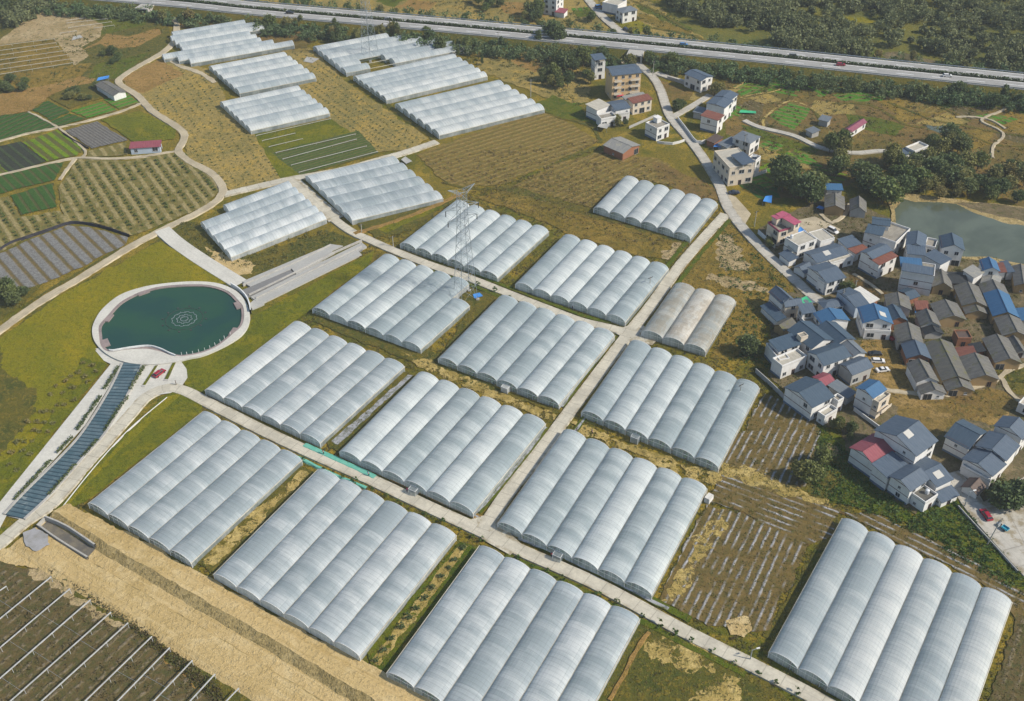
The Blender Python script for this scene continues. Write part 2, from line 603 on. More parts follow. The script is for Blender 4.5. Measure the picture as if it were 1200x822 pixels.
def film(name, tint, rolls=0.25, worn=0.0, clear=0.10):
    """greenhouse film; UV.x along the bay, UV.y across the arch (metres)"""
    t = NT(name)
    u = t.uv()
    x, y, _ = t.xyz(u)
    ob = t.objco()
    info = t.add('ShaderNodeObjectInfo').outputs['Random']
    off = t.math('MULTIPLY', info, 300.0)
    xs = t.math('ADD', x, off)
    # rolls of film of different age along the bay
    roll = t.noise(t.comb(t.math('MULTIPLY', xs, 0.16), t.math('MULTIPLY', y, 0.03)), 1.0, 3, 0.6)
    blot = t.noise(t.comb(t.math('MULTIPLY', xs, 0.5), t.math('MULTIPLY', y, 0.16)), 1.0, 4, 0.65, 0.2)
    hoop = t.math('ABSOLUTE', t.math('SUBTRACT', t.math('FRACT', t.math('DIVIDE', x, 1.25)), 0.5))
    hoopm = t.step(hoop, 0.40, 0.50)
    # each roll of film along the bay has its own age
    wn_ = t.add('ShaderNodeTexWhiteNoise', noise_dimensions='1D')
    t.put(wn_.inputs['W'], t.math('FLOOR', t.math('DIVIDE', xs, 6.3)))
    piece = wn_.outputs['Value']
    wn2 = t.add('ShaderNodeTexWhiteNoise', noise_dimensions='1D')
    t.put(wn2.inputs['W'], t.math('ADD', t.math('FLOOR', t.math('DIVIDE', xs, 3.1)), t.math('MULTIPLY', t.math('FLOOR', t.math('DIVIDE', y, 3.4)), 17.0)))
    piece = t.math('ADD', t.math('MULTIPLY', piece, .6), t.math('MULTIPLY', wn2.outputs['Value'], .4))
    streak = t.noise(t.comb(t.math('MULTIPLY', xs, 2.4), t.math('MULTIPLY', y, 0.12)), 1.0, 3, 0.65)
    purl = t.math('ABSOLUTE', t.math('SUBTRACT', t.math('FRACT', t.math('DIVIDE', y, 2.3)), 0.5))
    purlm = t.step(purl, 0.44, 0.5)
    k = t.math('ADD', t.math('MULTIPLY', t.step(roll, 0.34, 0.66), 0.62), t.math('MULTIPLY', t.step(blot, 0.3, 0.72), 0.28))
    k = t.math('ADD', k, t.math('MULTIPLY', t.math('SUBTRACT', streak, 0.5), 0.6))
    k = t.math('ADD', k, t.math('MULTIPLY', t.math('SUBTRACT', piece, 0.5), rolls))
    k = t.math('ADD', k, t.math('MULTIPLY_ADD', t.math('POWER', info, 2.0), 0.8, -0.28), clamp=True)
    lo = (tint[0] * .68, tint[1] * .75, tint[2] * .81)
    col = t.mix(k, lo, tint)
    col = t.mix(t.math('MULTIPLY', hoopm, 0.30), col, (.24, .28, .32))
    col = t.mix(t.math('MULTIPLY', purlm, 0.16), col, (.26, .30, .34))
    if worn:
        wn = t.step(t.noise(t.comb(t.math('MULTIPLY', xs, 0.16), t.math('MULTIPLY', y, 0.3)), 1.0, 4, 0.7), 0.42, 0.6)
        col = t.mix(t.math('MULTIPLY', wn, worn), col, (.48, .40, .29))
    t.fin(col, 0.6, bump=t.math('ADD', t.math('MULTIPLY', hoopm, -0.5), streak), bdist=0.02, spec=0.3)
    tr = t.add('ShaderNodeBsdfTransparent')
    t.put(tr.inputs[0], (.9, .93, .95))
    tl = t.add('ShaderNodeBsdfTranslucent')
    t.put(tl.inputs[0], col)
    m1 = t.add('ShaderNodeMixShader')
    m1.inputs[0].default_value = 0.48
    t.l.new(t.bsdf.outputs[0], m1.inputs[1])
    t.l.new(tl.outputs[0], m1.inputs[2])
    m2 = t.add('ShaderNodeMixShader')
    t.put(m2.inputs[0], t.math('MULTIPLY_ADD', t.math('SUBTRACT', 1.0, k), clear * 1.6, clear * 0.5))
    t.l.new(m1.outputs[0], m2.inputs[1])
    t.l.new(tr.outputs[0], m2.inputs[2])
    t.l.new(m2.outputs[0], t.out.inputs[0])
    return t.mat


MT['film_blue'] = film('clear_film_roof', (.83, .895, .92), clear=0.15)
MT['film_grey'] = film('hazy_film_roof', (.84, .89, .92), rolls=.75, clear=0.14)
MT['film_white'] = film('milky_film_roof', (.82, .86, .87), clear=0.10)
MT['film_worn'] = film('worn_film_roof', (.86, .83, .76), worn=0.5, clear=0.10)
MT['film_end'] = film('thin_film_end', (.74, .80, .82), clear=0.34)
MT['film_side'] = film('thin_film_side', (.66, .68, .67), clear=0.26)

# ------------------------------------------------------------------ greenhouses
EAVE = 2.0


def greenhouse(label, FL, FR, BL, n, mat, cut=None, rise=1.6, eave=EAVE, BR=None, door=None):
    """FL/FR: front corners at the eave (bays side by side between them), BL: far end of the first bay"""
    a, b, c = P(*FL, eave), P(*FR, eave), P(*BL, eave)
    U = (b - a) if BR is None else P(*BR, eave) - c
    W = U.length / n
    U.normalize()
    V = c - a
    L = V.length
    V.normalize()
    root = thing('greenhouse', label, 'greenhouse', (a.x, a.y, 0), 'multi-bay film greenhouses on the farm')
    Z0 = 0.0

    def pt(u, v, z):
        q = a + U * u + V * v
        return Vector((q.x, q.y, z))
    flip = U.cross(V).z < 0
    K = 12
    tt = [0.5 - 0.5 * math.cos(PI * k / K) for k in range(K + 1)]
    prof = [(W * (0.015 + 0.97 * t), eave + rise * (1 - (2 * t - 1) ** 2) ** 0.60) for t in tt]
    arc = [0.0]
    for k in range(K):
        arc.append(arc[-1] + math.hypot(prof[k + 1][0] - prof[k][0], prof[k + 1][1] - prof[k][1]))
    spans = [(0.0, L)] * n
    for i, s in (cut or {}).items():
        spans[i] = [(x * L, y * L) for x, y in s] if isinstance(s, list) else (s[0] * L, s[1] * L)
    end2, rim2 = (MB(), MB(), MB(), MB()), (MB(), MB(), MB(), MB())
    for i in range(n):
        for si, (v0, v1) in enumerate(spans[i] if isinstance(spans[i], list) else [spans[i]]):
            mb = MB()
            ns = max(3, int((v1 - v0) / 2.5))
            rows = []
            for j in range(ns + 1):
                v = v0 + (v1 - v0) * j / ns
                sag = rnd.uniform(-0.012, 0.012)
                rows.append([pt(i * W + x, v, z + sag * (z - eave)) for x, z in prof])
            for j in range(ns):
                va, vb = v0 + (v1 - v0) * j / ns, v0 + (v1 - v0) * (j + 1) / ns
                for k in range(K):
                    q = [rows[j][k], rows[j][k + 1], rows[j + 1][k + 1], rows[j + 1][k]]
                    uv = [(va, arc[k]), (va, arc[k + 1]), (vb, arc[k + 1]), (vb, arc[k])]
                    if flip:
                        q.reverse(), uv.reverse()
                    mb.face(q, 0, uv)
            mb.build('film_roof', mat, root, smooth=True)
            for v, ends, rim in ((v0, end2[2 * si], rim2[2 * si]), (v1, end2[2 * si + 1], rim2[2 * si + 1])):
                if cut:                 # staggered bays: every end is a wall of its own
                    ends = MB()
                base = [pt(i * W + prof[0][0], v, Z0), pt(i * W + prof[-1][0], v, Z0)]
                arch = [pt(i * W + x, v, z) for x, z in prof]
                ends.face(base[:1] + arch + base[1:], 0,
                          [(prof[0][0], 0)] + [(x, z) for x, z in prof] + [(prof[-1][0], 0)])
                if cut:
                    ends.build('end_wall', MT['film_end'], root)
                for k in range(K):
                    rim.tube(arch[k], arch[k + 1], 0.075, n=4, cap=False)
                rim.tube(pt(i * W + .05, v, eave), pt(i * W + W - .05, v, eave), 0.06, n=4)
                for s in range(1, 4):
                    rim.tube(pt(i * W + W * s / 4, v, 0), pt(i * W + W * s / 4, v, eave + rise * (1 - (s / 2 - 1) ** 2) ** .6), 0.045, n=4)
    if door is not None:            # small film lobby in front of one bay
        cx = door * W + W / 2
        mb, fb = MB(), MB()
        c8 = [pt(cx + sx * 1.2, v, 0) for v in (-1.9, -.12) for sx in (-1, 1)]
        lo = [c8[0], c8[1], c8[3], c8[2]]
        up = [p + Vector((0, 0, 2.3)) for p in lo]
        for k in range(4):
            mb.face([lo[k], lo[(k + 1) % 4], up[(k + 1) % 4], up[k]], 0, [(0, 0), (2, 0), (2, 2), (0, 2)])
            fb.tube(lo[k], up[k], .06, n=4)
            fb.tube(up[k], up[(k + 1) % 4], .06, n=4)
        mb.face(up, 0, [(0, 0), (2, 0), (2, 2), (0, 2)])
        lb = mb.build('entrance_lobby', MT['film_side'], root)
        fb.build('frame', MT['white'], lb)
    # gutters and side walls
    for i in range(n + 1):
        ss = []
        for j in (i - 1, i):
            if 0 <= j < n:
                ss += spans[j] if isinstance(spans[j], list) else [spans[j]]
        v0, v1 = min(s[0] for s in ss), max(s[1] for s in ss)
        u = i * W
        if i in (0, n):
            u += -0.05 if i == 0 else 0.05
        hw = 0.11
        q = [pt(u - hw, v0 - .25, eave - .10), pt(u + hw, v0 - .25, eave - .10), pt(u + hw, v1 + .25, eave - .10), pt(u - hw, v1 + .25, eave - .10)]
        if flip:
            q.reverse()
        g = MB()
        g.hexa(q + [Vector((p.x, p.y, eave + .07)) for p in q])
        g.build('gutter', MT['gutter'], root)
        for v, rim in ((v0, rim2[0]), (v1, rim2[1])):
            rim.tube(pt(u, v, 0), pt(u, v, eave - .05), 0.09, n=5)
    for e, r in zip(end2, rim2):
        if e.f:
            e.build('end_wall', MT['film_end'], root)
        if r.f:
            r.build('end_frame', MT['white'], root)
    for i in range(n + 1):
        left = spans[i - 1] if i > 0 else None
        right = spans[i] if i < n else None
        u = i * W
        if left is None or right is None:
            for (v0, v1) in ((left or right) if isinstance(left or right, list) else [left or right]):
                q = [pt(u, v0, 0), pt(u, v1, 0), pt(u, v1, eave - .1), pt(u, v0, eave - .1)]
                side = MB()
                side.face(q, 0, [(v0, 0), (v1, 0), (v1, eave), (v0, eave)])
                side.build('side_wall', MT['film_side'], root)
        elif left != right:
            ls = left if isinstance(left, list) else [left]
            rs = right if isinstance(right, list) else [right]
            for seg in (ls if len(rs) == 1 and len(ls) == 1 else []):
                r = rs[0]
                for v0, v1 in ((min(seg[0], r[0]), max(seg[0], r[0])), (min(seg[1], r[1]), max(seg[1], r[1]))):
                    if v1 - v0 > 1:
                        side = MB()
                        side.face([pt(u, v0, 0), pt(u, v1, 0), pt(u, v1, eave - .1), pt(u, v0, eave - .1)], 0,
                                  [(v0, 0), (v1, 0), (v1, eave), (v0, eave)])
                        side.build('side_wall', MT['film_side'], root)
    for i in range(n):
        for (v0, v1) in (spans[i] if isinstance(spans[i], list) else [spans[i]]):
            q = [pt(i * W + .3, v0 + .3, .47), pt(i * W + W - .3, v0 + .3, .47), pt(i * W + W - .3, v1 - .3, .47), pt(i * W + .3, v1 - .3, .47)]
            if flip:
                q.reverse()
            bed = MB()
            bed.face(q, 0, [(p.dot(V), p.dot(U)) for p in q])
            bed.build('planting_bed', MT['bed'], root)
    vmin = min(min(x[0] for x in s) if isinstance(s, list) else s[0] for s in spans)
    KEEP_OUT.append([pt(-.6, vmin - .6, 0), pt(n * W + .6, vmin - .6, 0), pt(n * W + .6, L + .6, 0), pt(-.6, L + .6, 0)])
    if 0: print('GH %-60s W %.2f L %.1f az %.1f' % (label[:60], W, L, math.degrees(math.atan2(V.x, V.y))))
    return root


def G(label, FL, FR, BL, n, mat, **k):
    return greenhouse(label, FL, FR, BL, n, MT['film_' + mat], **k)


G('five-bay hazy film greenhouse beside the yellow dirt channel and the canal lawn', (103.5, 590.5), (224, 660), (237.4, 483), 5, 'grey', rise=1.35)
G('six-bay hazy film greenhouse at the yellow dirt channel, right of the five-bay one', (250.5, 673.5), (421.5, 770), (372.8, 550.5), 6, 'grey', rise=1.35)
G('hazy film greenhouse cut off by the bottom edge, right of the planted bush strip', (453.4, 789), (637.5, 892), (561.6, 640.5), 6, 'grey', BR=(749.6, 726), rise=1.35)
G('largest film greenhouse in the bottom right corner below the red-roofed house', (901.3, 764.8), (1108, 893), (986.7, 608.6), 6, 'white', BR=(1186, 706.8))
G('six-bay film greenhouse between the main road and the torn mulch field, at the road crossing', (583.4, 613.5), (763.8, 698), (660.8, 504.6), 6, 'blue', door=2)
G('six-bay film greenhouse with dark mark on its roof, at the village boundary wall', (681.5, 483.5), (842, 549), (739.6, 400.3), 6, 'blue', door=2)
G('six-bay film greenhouse with one milky middle bay, beside the mint green netting', (398, 530), (554.4, 602), (491, 437.3), 6, 'blue', door=3)
G('six-bay hazy film greenhouse between the round pond lawn and the mint green netting', (240.5, 457.5), (375, 519.7), (344.4, 377.6), 6, 'grey', rise=1.35)
G('film greenhouse with one shortened bay at the foot of the lattice pylon', (366, 362.5), (493, 410), (448.8, 299.5), 6, 'blue', cut={5: (0, 0.72)})
G('six-bay film greenhouse in the centre, below the pylon and left of the cross road', (513.5, 421), (655, 475), (586, 347.8), 6, 'blue', door=3)
G('film greenhouse behind the lattice pylon, on the far side of the narrow road', (469, 286.5), (583.2, 326.3), (532.8, 236.6), 6, 'blue')
G('six-bay film greenhouse left of the cross road with the small worn greenhouse opposite', (604, 333.5), (732.5, 378), (660.8, 276.6), 6, 'blue')
G('pale film greenhouse standing alone among brown fields near the village road', (695.5, 245), (809, 280), (731.2, 208.2), 6, 'white')
G('small three-bay greenhouse with stained worn film right of the cross road', (752.2, 389.5), (826.8, 413), (791.3, 333.5), 3, 'worn')
# upper left groups: bays run from left to right of the picture
G('grey film greenhouse beside the winding track and the concrete ramp, first bay shortened', (228.5, 254), (271, 302), (336, 214), 6, 'grey', cut={0: (0.30, 1.0)})
G('grey film greenhouse at the upper end of the narrow concrete road', (358, 207), (413, 259), (459, 184), 6, 'grey', rise=1.35)
G('white film greenhouse next to the plot of white gutter rails', (258, 121), (294, 154), (347, 102), 6, 'white')
G('white film greenhouse in the middle of the far left column of three', (245, 79), (281, 110), (331, 62.5), 6, 'white')
G('white film greenhouse with staggered bay ends beside the winding track', (201, 39), (224, 75), (285, 25), 8, 'white',
  cut={1: (-.05, 1.1), 2: (-.03, 1.18), 3: (0, .95), 4: (0, 1.0), 5: (-.28, 1.02), 6: (-.12, 1.15), 7: (0, 1.38)})
G('white film greenhouse with a notch round the far pylon', (367, 56), (406, 86), (450, 40.5), 6, 'white',
  cut={1: (0, 1.2), 2: (0, 1.32), 3: (0, 1.46), 4: [(0, .28), (.62, 1.6)], 5: [(0, .32), (.66, 1.72)]})
G('white film greenhouse in the middle of the far right column of three', (414, 91), (453, 118), (529, 65), 6, 'white')
G('pale film greenhouse at the brown field edge, lowest of the far right column of three', (463, 123), (515, 159), (582, 95.5), 6, 'white')

# ------------------------------------------------------------------ ground, fields
MT['strip'] = plain('crumpled_grey_film', (.30, .31, .33), (.16, .17, .15), .5, .7, lo=.42, hi=.58, world=True)
gm = MB()
gm.face([(-1490, -190, 0), (1490, -190, 0), (1490, 2990, 0), (-1490, 2990, 0)])
kind(gm.build('ground', MT['ground']))

# far country beyond the highway
patch('woodland_ground', [(755, -60), (1500, -60), (1500, 130), (1200, 92), (1050, 78), (900, 62), (830, 52), (790, 30)], MT['wood_floor'], 2)
patch('weed_ground', [(230, -5), (400, -14), (640, -20), (760, 0), (830, 50), (600, 30), (420, 14), (300, 6)], MT['orange_grass'], 2)
patch('weed_ground', [(180, 14), (260, 20), (420, 36), (600, 52), (740, 68), (900, 82), (1200, 115), (1420, 140), (1420, 165), (1200, 128), (1000, 112), (900, 100), (760, 84), (640, 66), (500, 60), (360, 46), (260, 36), (190, 30)], MT['dark_scrub'], 2)
F = [
    ('field', [(440, 2), (458, -6), (480, -4), (462, 9)], 'green_weeds'), ('field', [(462, 9), (480, 0), (512, 3), (500, 14)], 'tan_soil'),
    ('field', [(580, 2), (632, 4), (640, 20), (592, 16)], 'tan_soil'),
    ('field', [(672, 12), (700, 10), (704, 17), (676, 20)], 'green_weeds'), ('field', [(722, 28), (748, 24), (765, 33), (742, 40)], 'lawn'),
    ('field', [(738, 20), (756, 16), (812, 38), (800, 42)], 'dry_brown'), ('field', [(740, 3), (768, 12), (812, 34), (806, 37), (756, 15)], 'green_weeds'),
    ('field', [(988, 28), (990, 20), (1008, 20), (1032, 26), (1028, 29), (1000, 25)], 'lawn'),
    ('field', [(990, 52), (1000, 50), (1040, 62), (1032, 68)], 'green_weeds'), ('field', [(1035, 62), (1052, 61), (1108, 74), (1095, 80), (1040, 70)], 'yard_dark'),
]
for nme, pg, m in F:
    patch(nme, pg, MT[m], 1.5)

# east of the upper hamlet, between highway trees and river
patch('weed_ground', [(850, 92), (1000, 110), (1200, 128), (1400, 150), (1400, 300), (1200, 246), (1120, 200), (1040, 200), (960, 230), (890, 235), (850, 150)], MT['brown_weeds'], 2)
for pg, m, r in [
    ([(860, 101), (885, 90), (928, 92), (935, 98), (908, 107), (868, 113)], 'crop_green', ((860, 101), (885, 90))),
    ([(888, 92), (925, 96), (975, 108), (955, 116), (900, 108)], 'crop_green', ((900, 96), (950, 108))),
    ([(901, 136), (926, 120), (950, 128), (930, 155)], 'crop_green', ((901, 138), (948, 150))),
    ([(898, 141), (900, 146), (946, 156), (940, 166), (896, 150)], 'film_soil', ((901, 138), (948, 150))),
    ([(935, 100), (956, 97), (978, 106), (965, 114), (952, 113)], 'crop_green', ((935, 100), (956, 112))),
    ([(975, 112), (1005, 102), (1034, 104), (1018, 120), (985, 118)], 'crop_green', ((975, 112), (1018, 104))),
    ([(1080, 112), (1120, 122), (1112, 128), (1078, 117)], 'green_weeds', None),
    ([(1122, 120), (1145, 114), (1188, 120), (1152, 132)], 'crop_lime', ((1122, 120), (1145, 114))),
    ([(1112, 128), (1122, 122), (1152, 134), (1138, 141)], 'film_soil', ((1112, 128), (1138, 141))),
    ([(1030, 118), (1075, 113), (1112, 130), (1060, 145), (1028, 128)], 'dry_brown', None),
    ([(1150, 145), (1190, 128), (1300, 120), (1300, 170), (1200, 158), (1168, 152)], 'dry_brown', None),
    ([(1168, 155), (1200, 160), (1300, 178), (1300, 190), (1180, 185), (1165, 190), (1172, 170)], 'film_soil', ((1168, 155), (1170, 180))),
    ([(868, 146), (890, 152), (962, 176), (950, 182), (886, 164)], 'green_weeds', None),
    ([(893, 190), (918, 180), (925, 192), (905, 208), (890, 205)], 'crop_lime', ((893, 190), (918, 180))),
    ([(862, 215), (905, 205), (915, 232), (893, 234)], 'crop_deep', ((862, 215), (895, 234))),
    ([(888, 168), (945, 182), (960, 200), (920, 195), (890, 185)], 'orange_grass', None),
    ([(858, 128), (880, 117), (895, 122), (890, 146), (866, 140)], 'film_soil', ((858, 128), (890, 146))),
    ([(950, 160), (990, 152), (1035, 164), (1030, 176), (985, 178)], 'brown_weeds', None),
    ([(1100, 186), (1160, 160), (1300, 190), (1300, 235), (1200, 215), (1140, 212)], 'brown_weeds', None),
    ([(800, 112), (850, 106), (870, 104), (845, 118), (820, 122)], 'orange_grass', None),
    ([(764, 72), (792, 80), (790, 88), (768, 86)], 'green_weeds', None),
    ([(768, 92), (812, 108), (806, 118), (780, 118), (770, 100)], 'brown_weeds', None),
    ([(950, 196), (1000, 206), (985, 216), (955, 206)], 'crop_lime', ((955, 196), (990, 206))),
]:
    patch('field', pg, MT[m], 1.0, r)
# field pond
o = patch('field_pond', [(1082, 146), (1098, 145), (1126, 152), (1128, 156), (1108, 158), (1088, 152)], MT['ground'], .6)

for pg, m, r in [
    ([(1006, 124), (1030, 120), (1052, 134), (1030, 142), (1008, 134)], 'brown_weeds', None),
    ([(955, 118), (1000, 122), (1004, 134), (960, 136), (950, 128)], 'orange_grass', None),
    ([(990, 134), (1028, 138), (1060, 148), (1050, 160), (1000, 150)], 'green_weeds', None),
    ([(1062, 148), (1110, 132), (1136, 143), (1120, 150), (1080, 146)], 'orange_grass', None),
    ([(1100, 160), (1150, 150), (1164, 156), (1160, 170), (1120, 180)], 'dry_brown', None),
    ([(1060, 128), (1078, 116), (1110, 129), (1090, 134)], 'dry_a', ((1060, 128), (1078, 116))),
    ([(1192, 126), (1300, 118), (1300, 140), (1196, 134)], 'crop_green', ((1192, 126), (1300, 130))),
    ([(838, 128), (856, 124), (868, 134), (852, 140)], 'crop_green', ((838, 128), (856, 124))),
    ([(868, 116), (900, 110), (918, 118), (896, 122), (880, 116)], 'orange_grass', None),
    ([(930, 108), (950, 104), (962, 116), (944, 122)], 'brown_weeds', None),
    ([(878, 208), (895, 205), (915, 215), (900, 222), (885, 216)], 'crop_green', ((878, 208), (895, 205))),
    ([(915, 178), (950, 184), (965, 196), (930, 192)], 'crop_green', ((915, 178), (960, 190))),
    ([(640, 115), (668, 108), (690, 118), (664, 128)], 'crop_green', ((640, 116), (680, 124))),
    ([(700, 126), (720, 142), (700, 150), (684, 140)], 'green_weeds', None),
]:
    patch('field', pg, MT[m], 1.0, r)


def plots(c4, n, m2, mats, amp=.35):
    # a block of narrow garden plots: c4 = px corners, split n ways along 0-1 and m2 ways along 0-3
    q = PP(c4)
    def at(a, b):
        return q[0].lerp(q[1], a).lerp(q[3].lerp(q[2], a), b)
    for i in range(n):
        for j in range(m2):
            g = .03
            pts = [at(i / n + g / n, j / m2 + g), at((i + 1) / n - g / n, j / m2 + g), at((i + 1) / n - g / n, (j + 1) / m2 - g), at(i / n + g / n, (j + 1) / m2 - g)]
            d = pts[3] - pts[0]
            z = next_z()
            mb = flat_mesh(ragged(pts, amp, .8), z)
            o_ = mb.build('field', MT[rnd.choice(mats)])
            uv = o_.data.uv_layers[0].data
            d.normalize()
            e = Vector((-d.y, d.x, 0))
            for lp, u in zip(o_.data.loops, uv):
                v = o_.data.vertices[lp.vertex_index].co
                u.uv = (v.dot(d), v.dot(e))
            kind(o_)


GP = ['crop_green', 'crop_green', 'crop_green', 'crop_lime', 'film_soil', 'green_weeds']
plots([(866, 104), (888, 91), (934, 98), (906, 110)], 2, 4, GP)
plots([(940, 100), (955, 97), (1000, 106), (985, 112)], 1, 4, GP)
plots([(990, 112), (1006, 103), (1052, 106), (1034, 119)], 2, 3, GP)
plots([(1082, 114), (1100, 109), (1190, 121), (1156, 132)], 2, 4, GP)
plots([(1140, 136), (1158, 133), (1196, 140), (1176, 147)], 1, 3, GP)
plots([(886, 170), (900, 164), (952, 182), (940, 192)], 1, 5, GP)
plots([(884, 206), (902, 196), (930, 206), (912, 222)], 1, 4, GP)
plots([(836, 124), (852, 118), (878, 128), (866, 138)], 1, 4, GP)
plots([(640, 117), (662, 108), (690, 120), (668, 130)], 1, 4, GP)
plots([(772, 74), (790, 78), (792, 88), (774, 84)], 1, 3, GP)
plots([(668, 10), (700, 8), (706, 18), (676, 21)], 1, 3, GP)


def bank(px, w_, m='dark_scrub'):
    z = next_z()
    line = spline(PP(px), 2)
    o_ = sweep('field_bank', line, [(-w_ / 2, z), (w_ / 2, z)], MT[m], jitter=w_ * .25)
    kind(o_)


for px, w_, m in [
    ([(1040, 120), (1090, 140), (1130, 148), (1165, 155), (1210, 162)], 1.6, 'dark_scrub'), ([(1078, 117), (1110, 130), (1138, 143)], 1.2, 'dark_scrub'),
    ([(895, 150), (897, 138), (925, 119), (952, 128)], 1.2, 'straw'), ([(860, 104), (886, 90)], 1.4, 'straw'), ([(858, 118), (880, 112), (905, 108), (940, 98), (980, 108)], 1.0, 'straw'),
    ([(975, 122), (1020, 124), (1060, 146), (1085, 150)], 1.6, 'dark_scrub'), ([(950, 128), (960, 140), (955, 160)], 1.6, 'dark_scrub'),
    ([(880, 185), (920, 196), (960, 204), (1000, 208)], 1.8, 'dark_scrub'), ([(1105, 165), (1130, 158), (1165, 170), (1200, 172)], 1.2, 'dark_scrub'),
    ([(630, 132), (690, 148), (704, 168)], 2.0, 'dark_scrub'), ([(640, 196), (670, 184), (704, 172)], 2.4, 'dark_scrub'), ([(520, 214), (556, 222), (600, 220)], 2.0, 'dark_scrub'),
    ([(806, 36), (770, 14), (742, 2)], 2.2, 'dark_scrub'), ([(765, 33), (812, 42), (830, 50)], 2.0, 'dark_scrub'),
    ([(5, 400), (45, 364), (100, 332), (160, 300), (190, 280)], 1.6, 'dark_scrub'), ([(-10, 396), (40, 352), (90, 322), (140, 292)], 1.4, 'dark_scrub'),
    ([(228, 262), (262, 298), (282, 318)], 2.0, 'dark_scrub'), ([(842, 552), (900, 575), (980, 600), (1040, 612)], 1.3, 'dark_soil'), ([(850, 590), (920, 625), (948, 640)], 1.2, 'dark_soil'),
    ([(984, 604), (960, 650), (930, 700), (902, 750)], 3.2, 'dark_scrub'), ([(912, 470), (940, 486), (962, 506)], 1.2, 'tan_soil'),
    ([(368, 56), (410, 90), (460, 128), (510, 164)], 2.4, 'dark_scrub'), ([(258, 124), (290, 156), (300, 160)], 1.6, 'dark_scrub'), ([(245, 84), (282, 114)], 1.4, 'dark_scrub'),
    ([(216, 180), (232, 196), (252, 208), (262, 224)], 1.4, 'green_weeds'),
]:
    bank(px, w_, m)

# brown fields in the middle
patch('field', [(560, 60), (620, 60), (660, 70), (690, 88), (690, 120), (655, 125), (632, 112), (560, 82)], MT['orange_grass'], 1.5)
patch('field', [(596, 72), (612, 66), (640, 80), (626, 86)], MT['tan_soil'], 1.2)
patch('field', [(622, 124), (648, 112), (682, 126), (690, 142), (660, 140)], MT['green_weeds'], 1.2)
patch('field', [(488, 182), (545, 160), (630, 130), (662, 142), (702, 166), (640, 195), (592, 216), (545, 220), (520, 212)], MT['dry_a'], 1.2, ((490, 190), (620, 150)))
patch('field', [(596, 222), (650, 193), (706, 178), (770, 186), (838, 226), (830, 232), (735, 205), (694, 244)], MT['dry_a'], 1.2, ((605, 222), (700, 182)))
patch('field', [(556, 232), (594, 223), (690, 248), (805, 284), (792, 306), (745, 300), (662, 274), (642, 262), (600, 246)], MT['dry_brown'], 1.2)
patch('weed_ground', [(560, 222), (600, 218), (700, 248), (806, 280), (800, 286), (690, 254), (600, 226)], MT['dark_scrub'], 1.5)
patch('weed_ground', [(765, 190), (790, 198), (838, 222), (846, 236), (808, 234), (770, 206)], MT['brown_weeds'], 1.5)
patch('weed_ground', [(846, 258), (862, 272), (905, 306), (935, 340), (905, 345), (890, 400), (862, 420), (832, 420), (862, 358), (795, 330), (806, 300)], MT['dry_brown'], 1.6)
patch('bare_soil', [(842, 272), (858, 276), (872, 300), (880, 312), (850, 320), (838, 296)], MT['sand'], 2.6)
patch('bare_soil', [(828, 322), (850, 324), (886, 330), (902, 345), (880, 342), (850, 338)], MT['sand'], 2.6)
patch('bare_soil', [(774, 295), (796, 284), (804, 288), (788, 306), (776, 304)], MT['sand'], 2.0)
# village ground
patch('village_yard', [(890, 268), (960, 232), (1000, 240), (1060, 262), (1110, 300), (1190, 306), (1300, 340), (1300, 700), (1200, 640), (1120, 560), (1075, 605), (990, 545), (985, 500), (960, 500), (900, 440), (905, 345), (935, 345), (900, 300)], MT['yard_dark'], 1.0)
patch('trodden_yard', [(1010, 400), (1040, 398), (1068, 440), (1110, 470), (1160, 455), (1195, 470), (1170, 500), (1125, 490), (1095, 520), (1062, 500), (1040, 470), (1000, 430)], MT['yard'], 1.6)
patch('garden_plot', [(1165, 432), (1182, 424), (1215, 432), (1215, 466), (1190, 462)], MT['dark_scrub'], 1)
patch('garden_plot', [(1095, 470), (1140, 456), (1165, 460), (1180, 486), (1140, 490), (1110, 480)], MT['brown_weeds'], 2)
patch('garden_plot', [(995, 318), (1020, 325), (1040, 345), (1028, 352), (998, 335)], MT['dark_soil'], 1)
patch('weed_ground', [(955, 500), (985, 505), (995, 545), (1070, 606), (1100, 590), (1125, 580), (1145, 600), (1200, 668), (1200, 700), (1130, 650), (1040, 606), (960, 585), (950, 560)], MT['green_weeds'], 1.4)
patch('weed_ground', [(935, 520), (985, 525), (990, 560), (965, 588), (930, 575)], MT['dark_scrub'], 1.8)
patch('sand_heap', [(958, 530), (972, 520), (982, 528), (976, 536), (962, 536)], MT['sand'], 1.0)

# torn mulch fields beside the lower greenhouses
patch('field', [(896, 462), (912, 468), (962, 505), (955, 560), (930, 575), (880, 558), (846, 545)], MT['strip_mulch'], 1.4, ((862, 540), (900, 470)))
patch('field', [(828, 590), (850, 552), (930, 580), (985, 598), (975, 630), (930, 640), (870, 600)], MT['strip_mulch'], 1.2, ((845, 562), (960, 605)))
patch('field', [(828, 592), (870, 602), (946, 640), (900, 740), (830, 735), (770, 706)], MT['strip_mulch'], 1.2, ((790, 706), (846, 598)))
patch('field', [(985, 600), (1030, 605), (1130, 650), (1205, 700), (1195, 730), (1150, 684), (1040, 630)], MT['strip_mulch'], 1.2, ((990, 600), (1150, 680)))
patch('field', [(1192, 720), (1230, 735), (1210, 860), (1155, 830)], MT['film_soil'], 1.2, ((1195, 730), (1165, 822)))
patch('bare_soil', [(772, 706), (786, 690), (842, 596), (852, 604), (846, 625), (822, 660), (800, 700), (785, 712)], MT['straw'], 2.2)
patch('bare_soil', [(842, 546), (862, 540), (905, 560), (960, 585), (975, 596), (950, 590), (890, 572), (850, 560)], MT['straw'], 2.2)
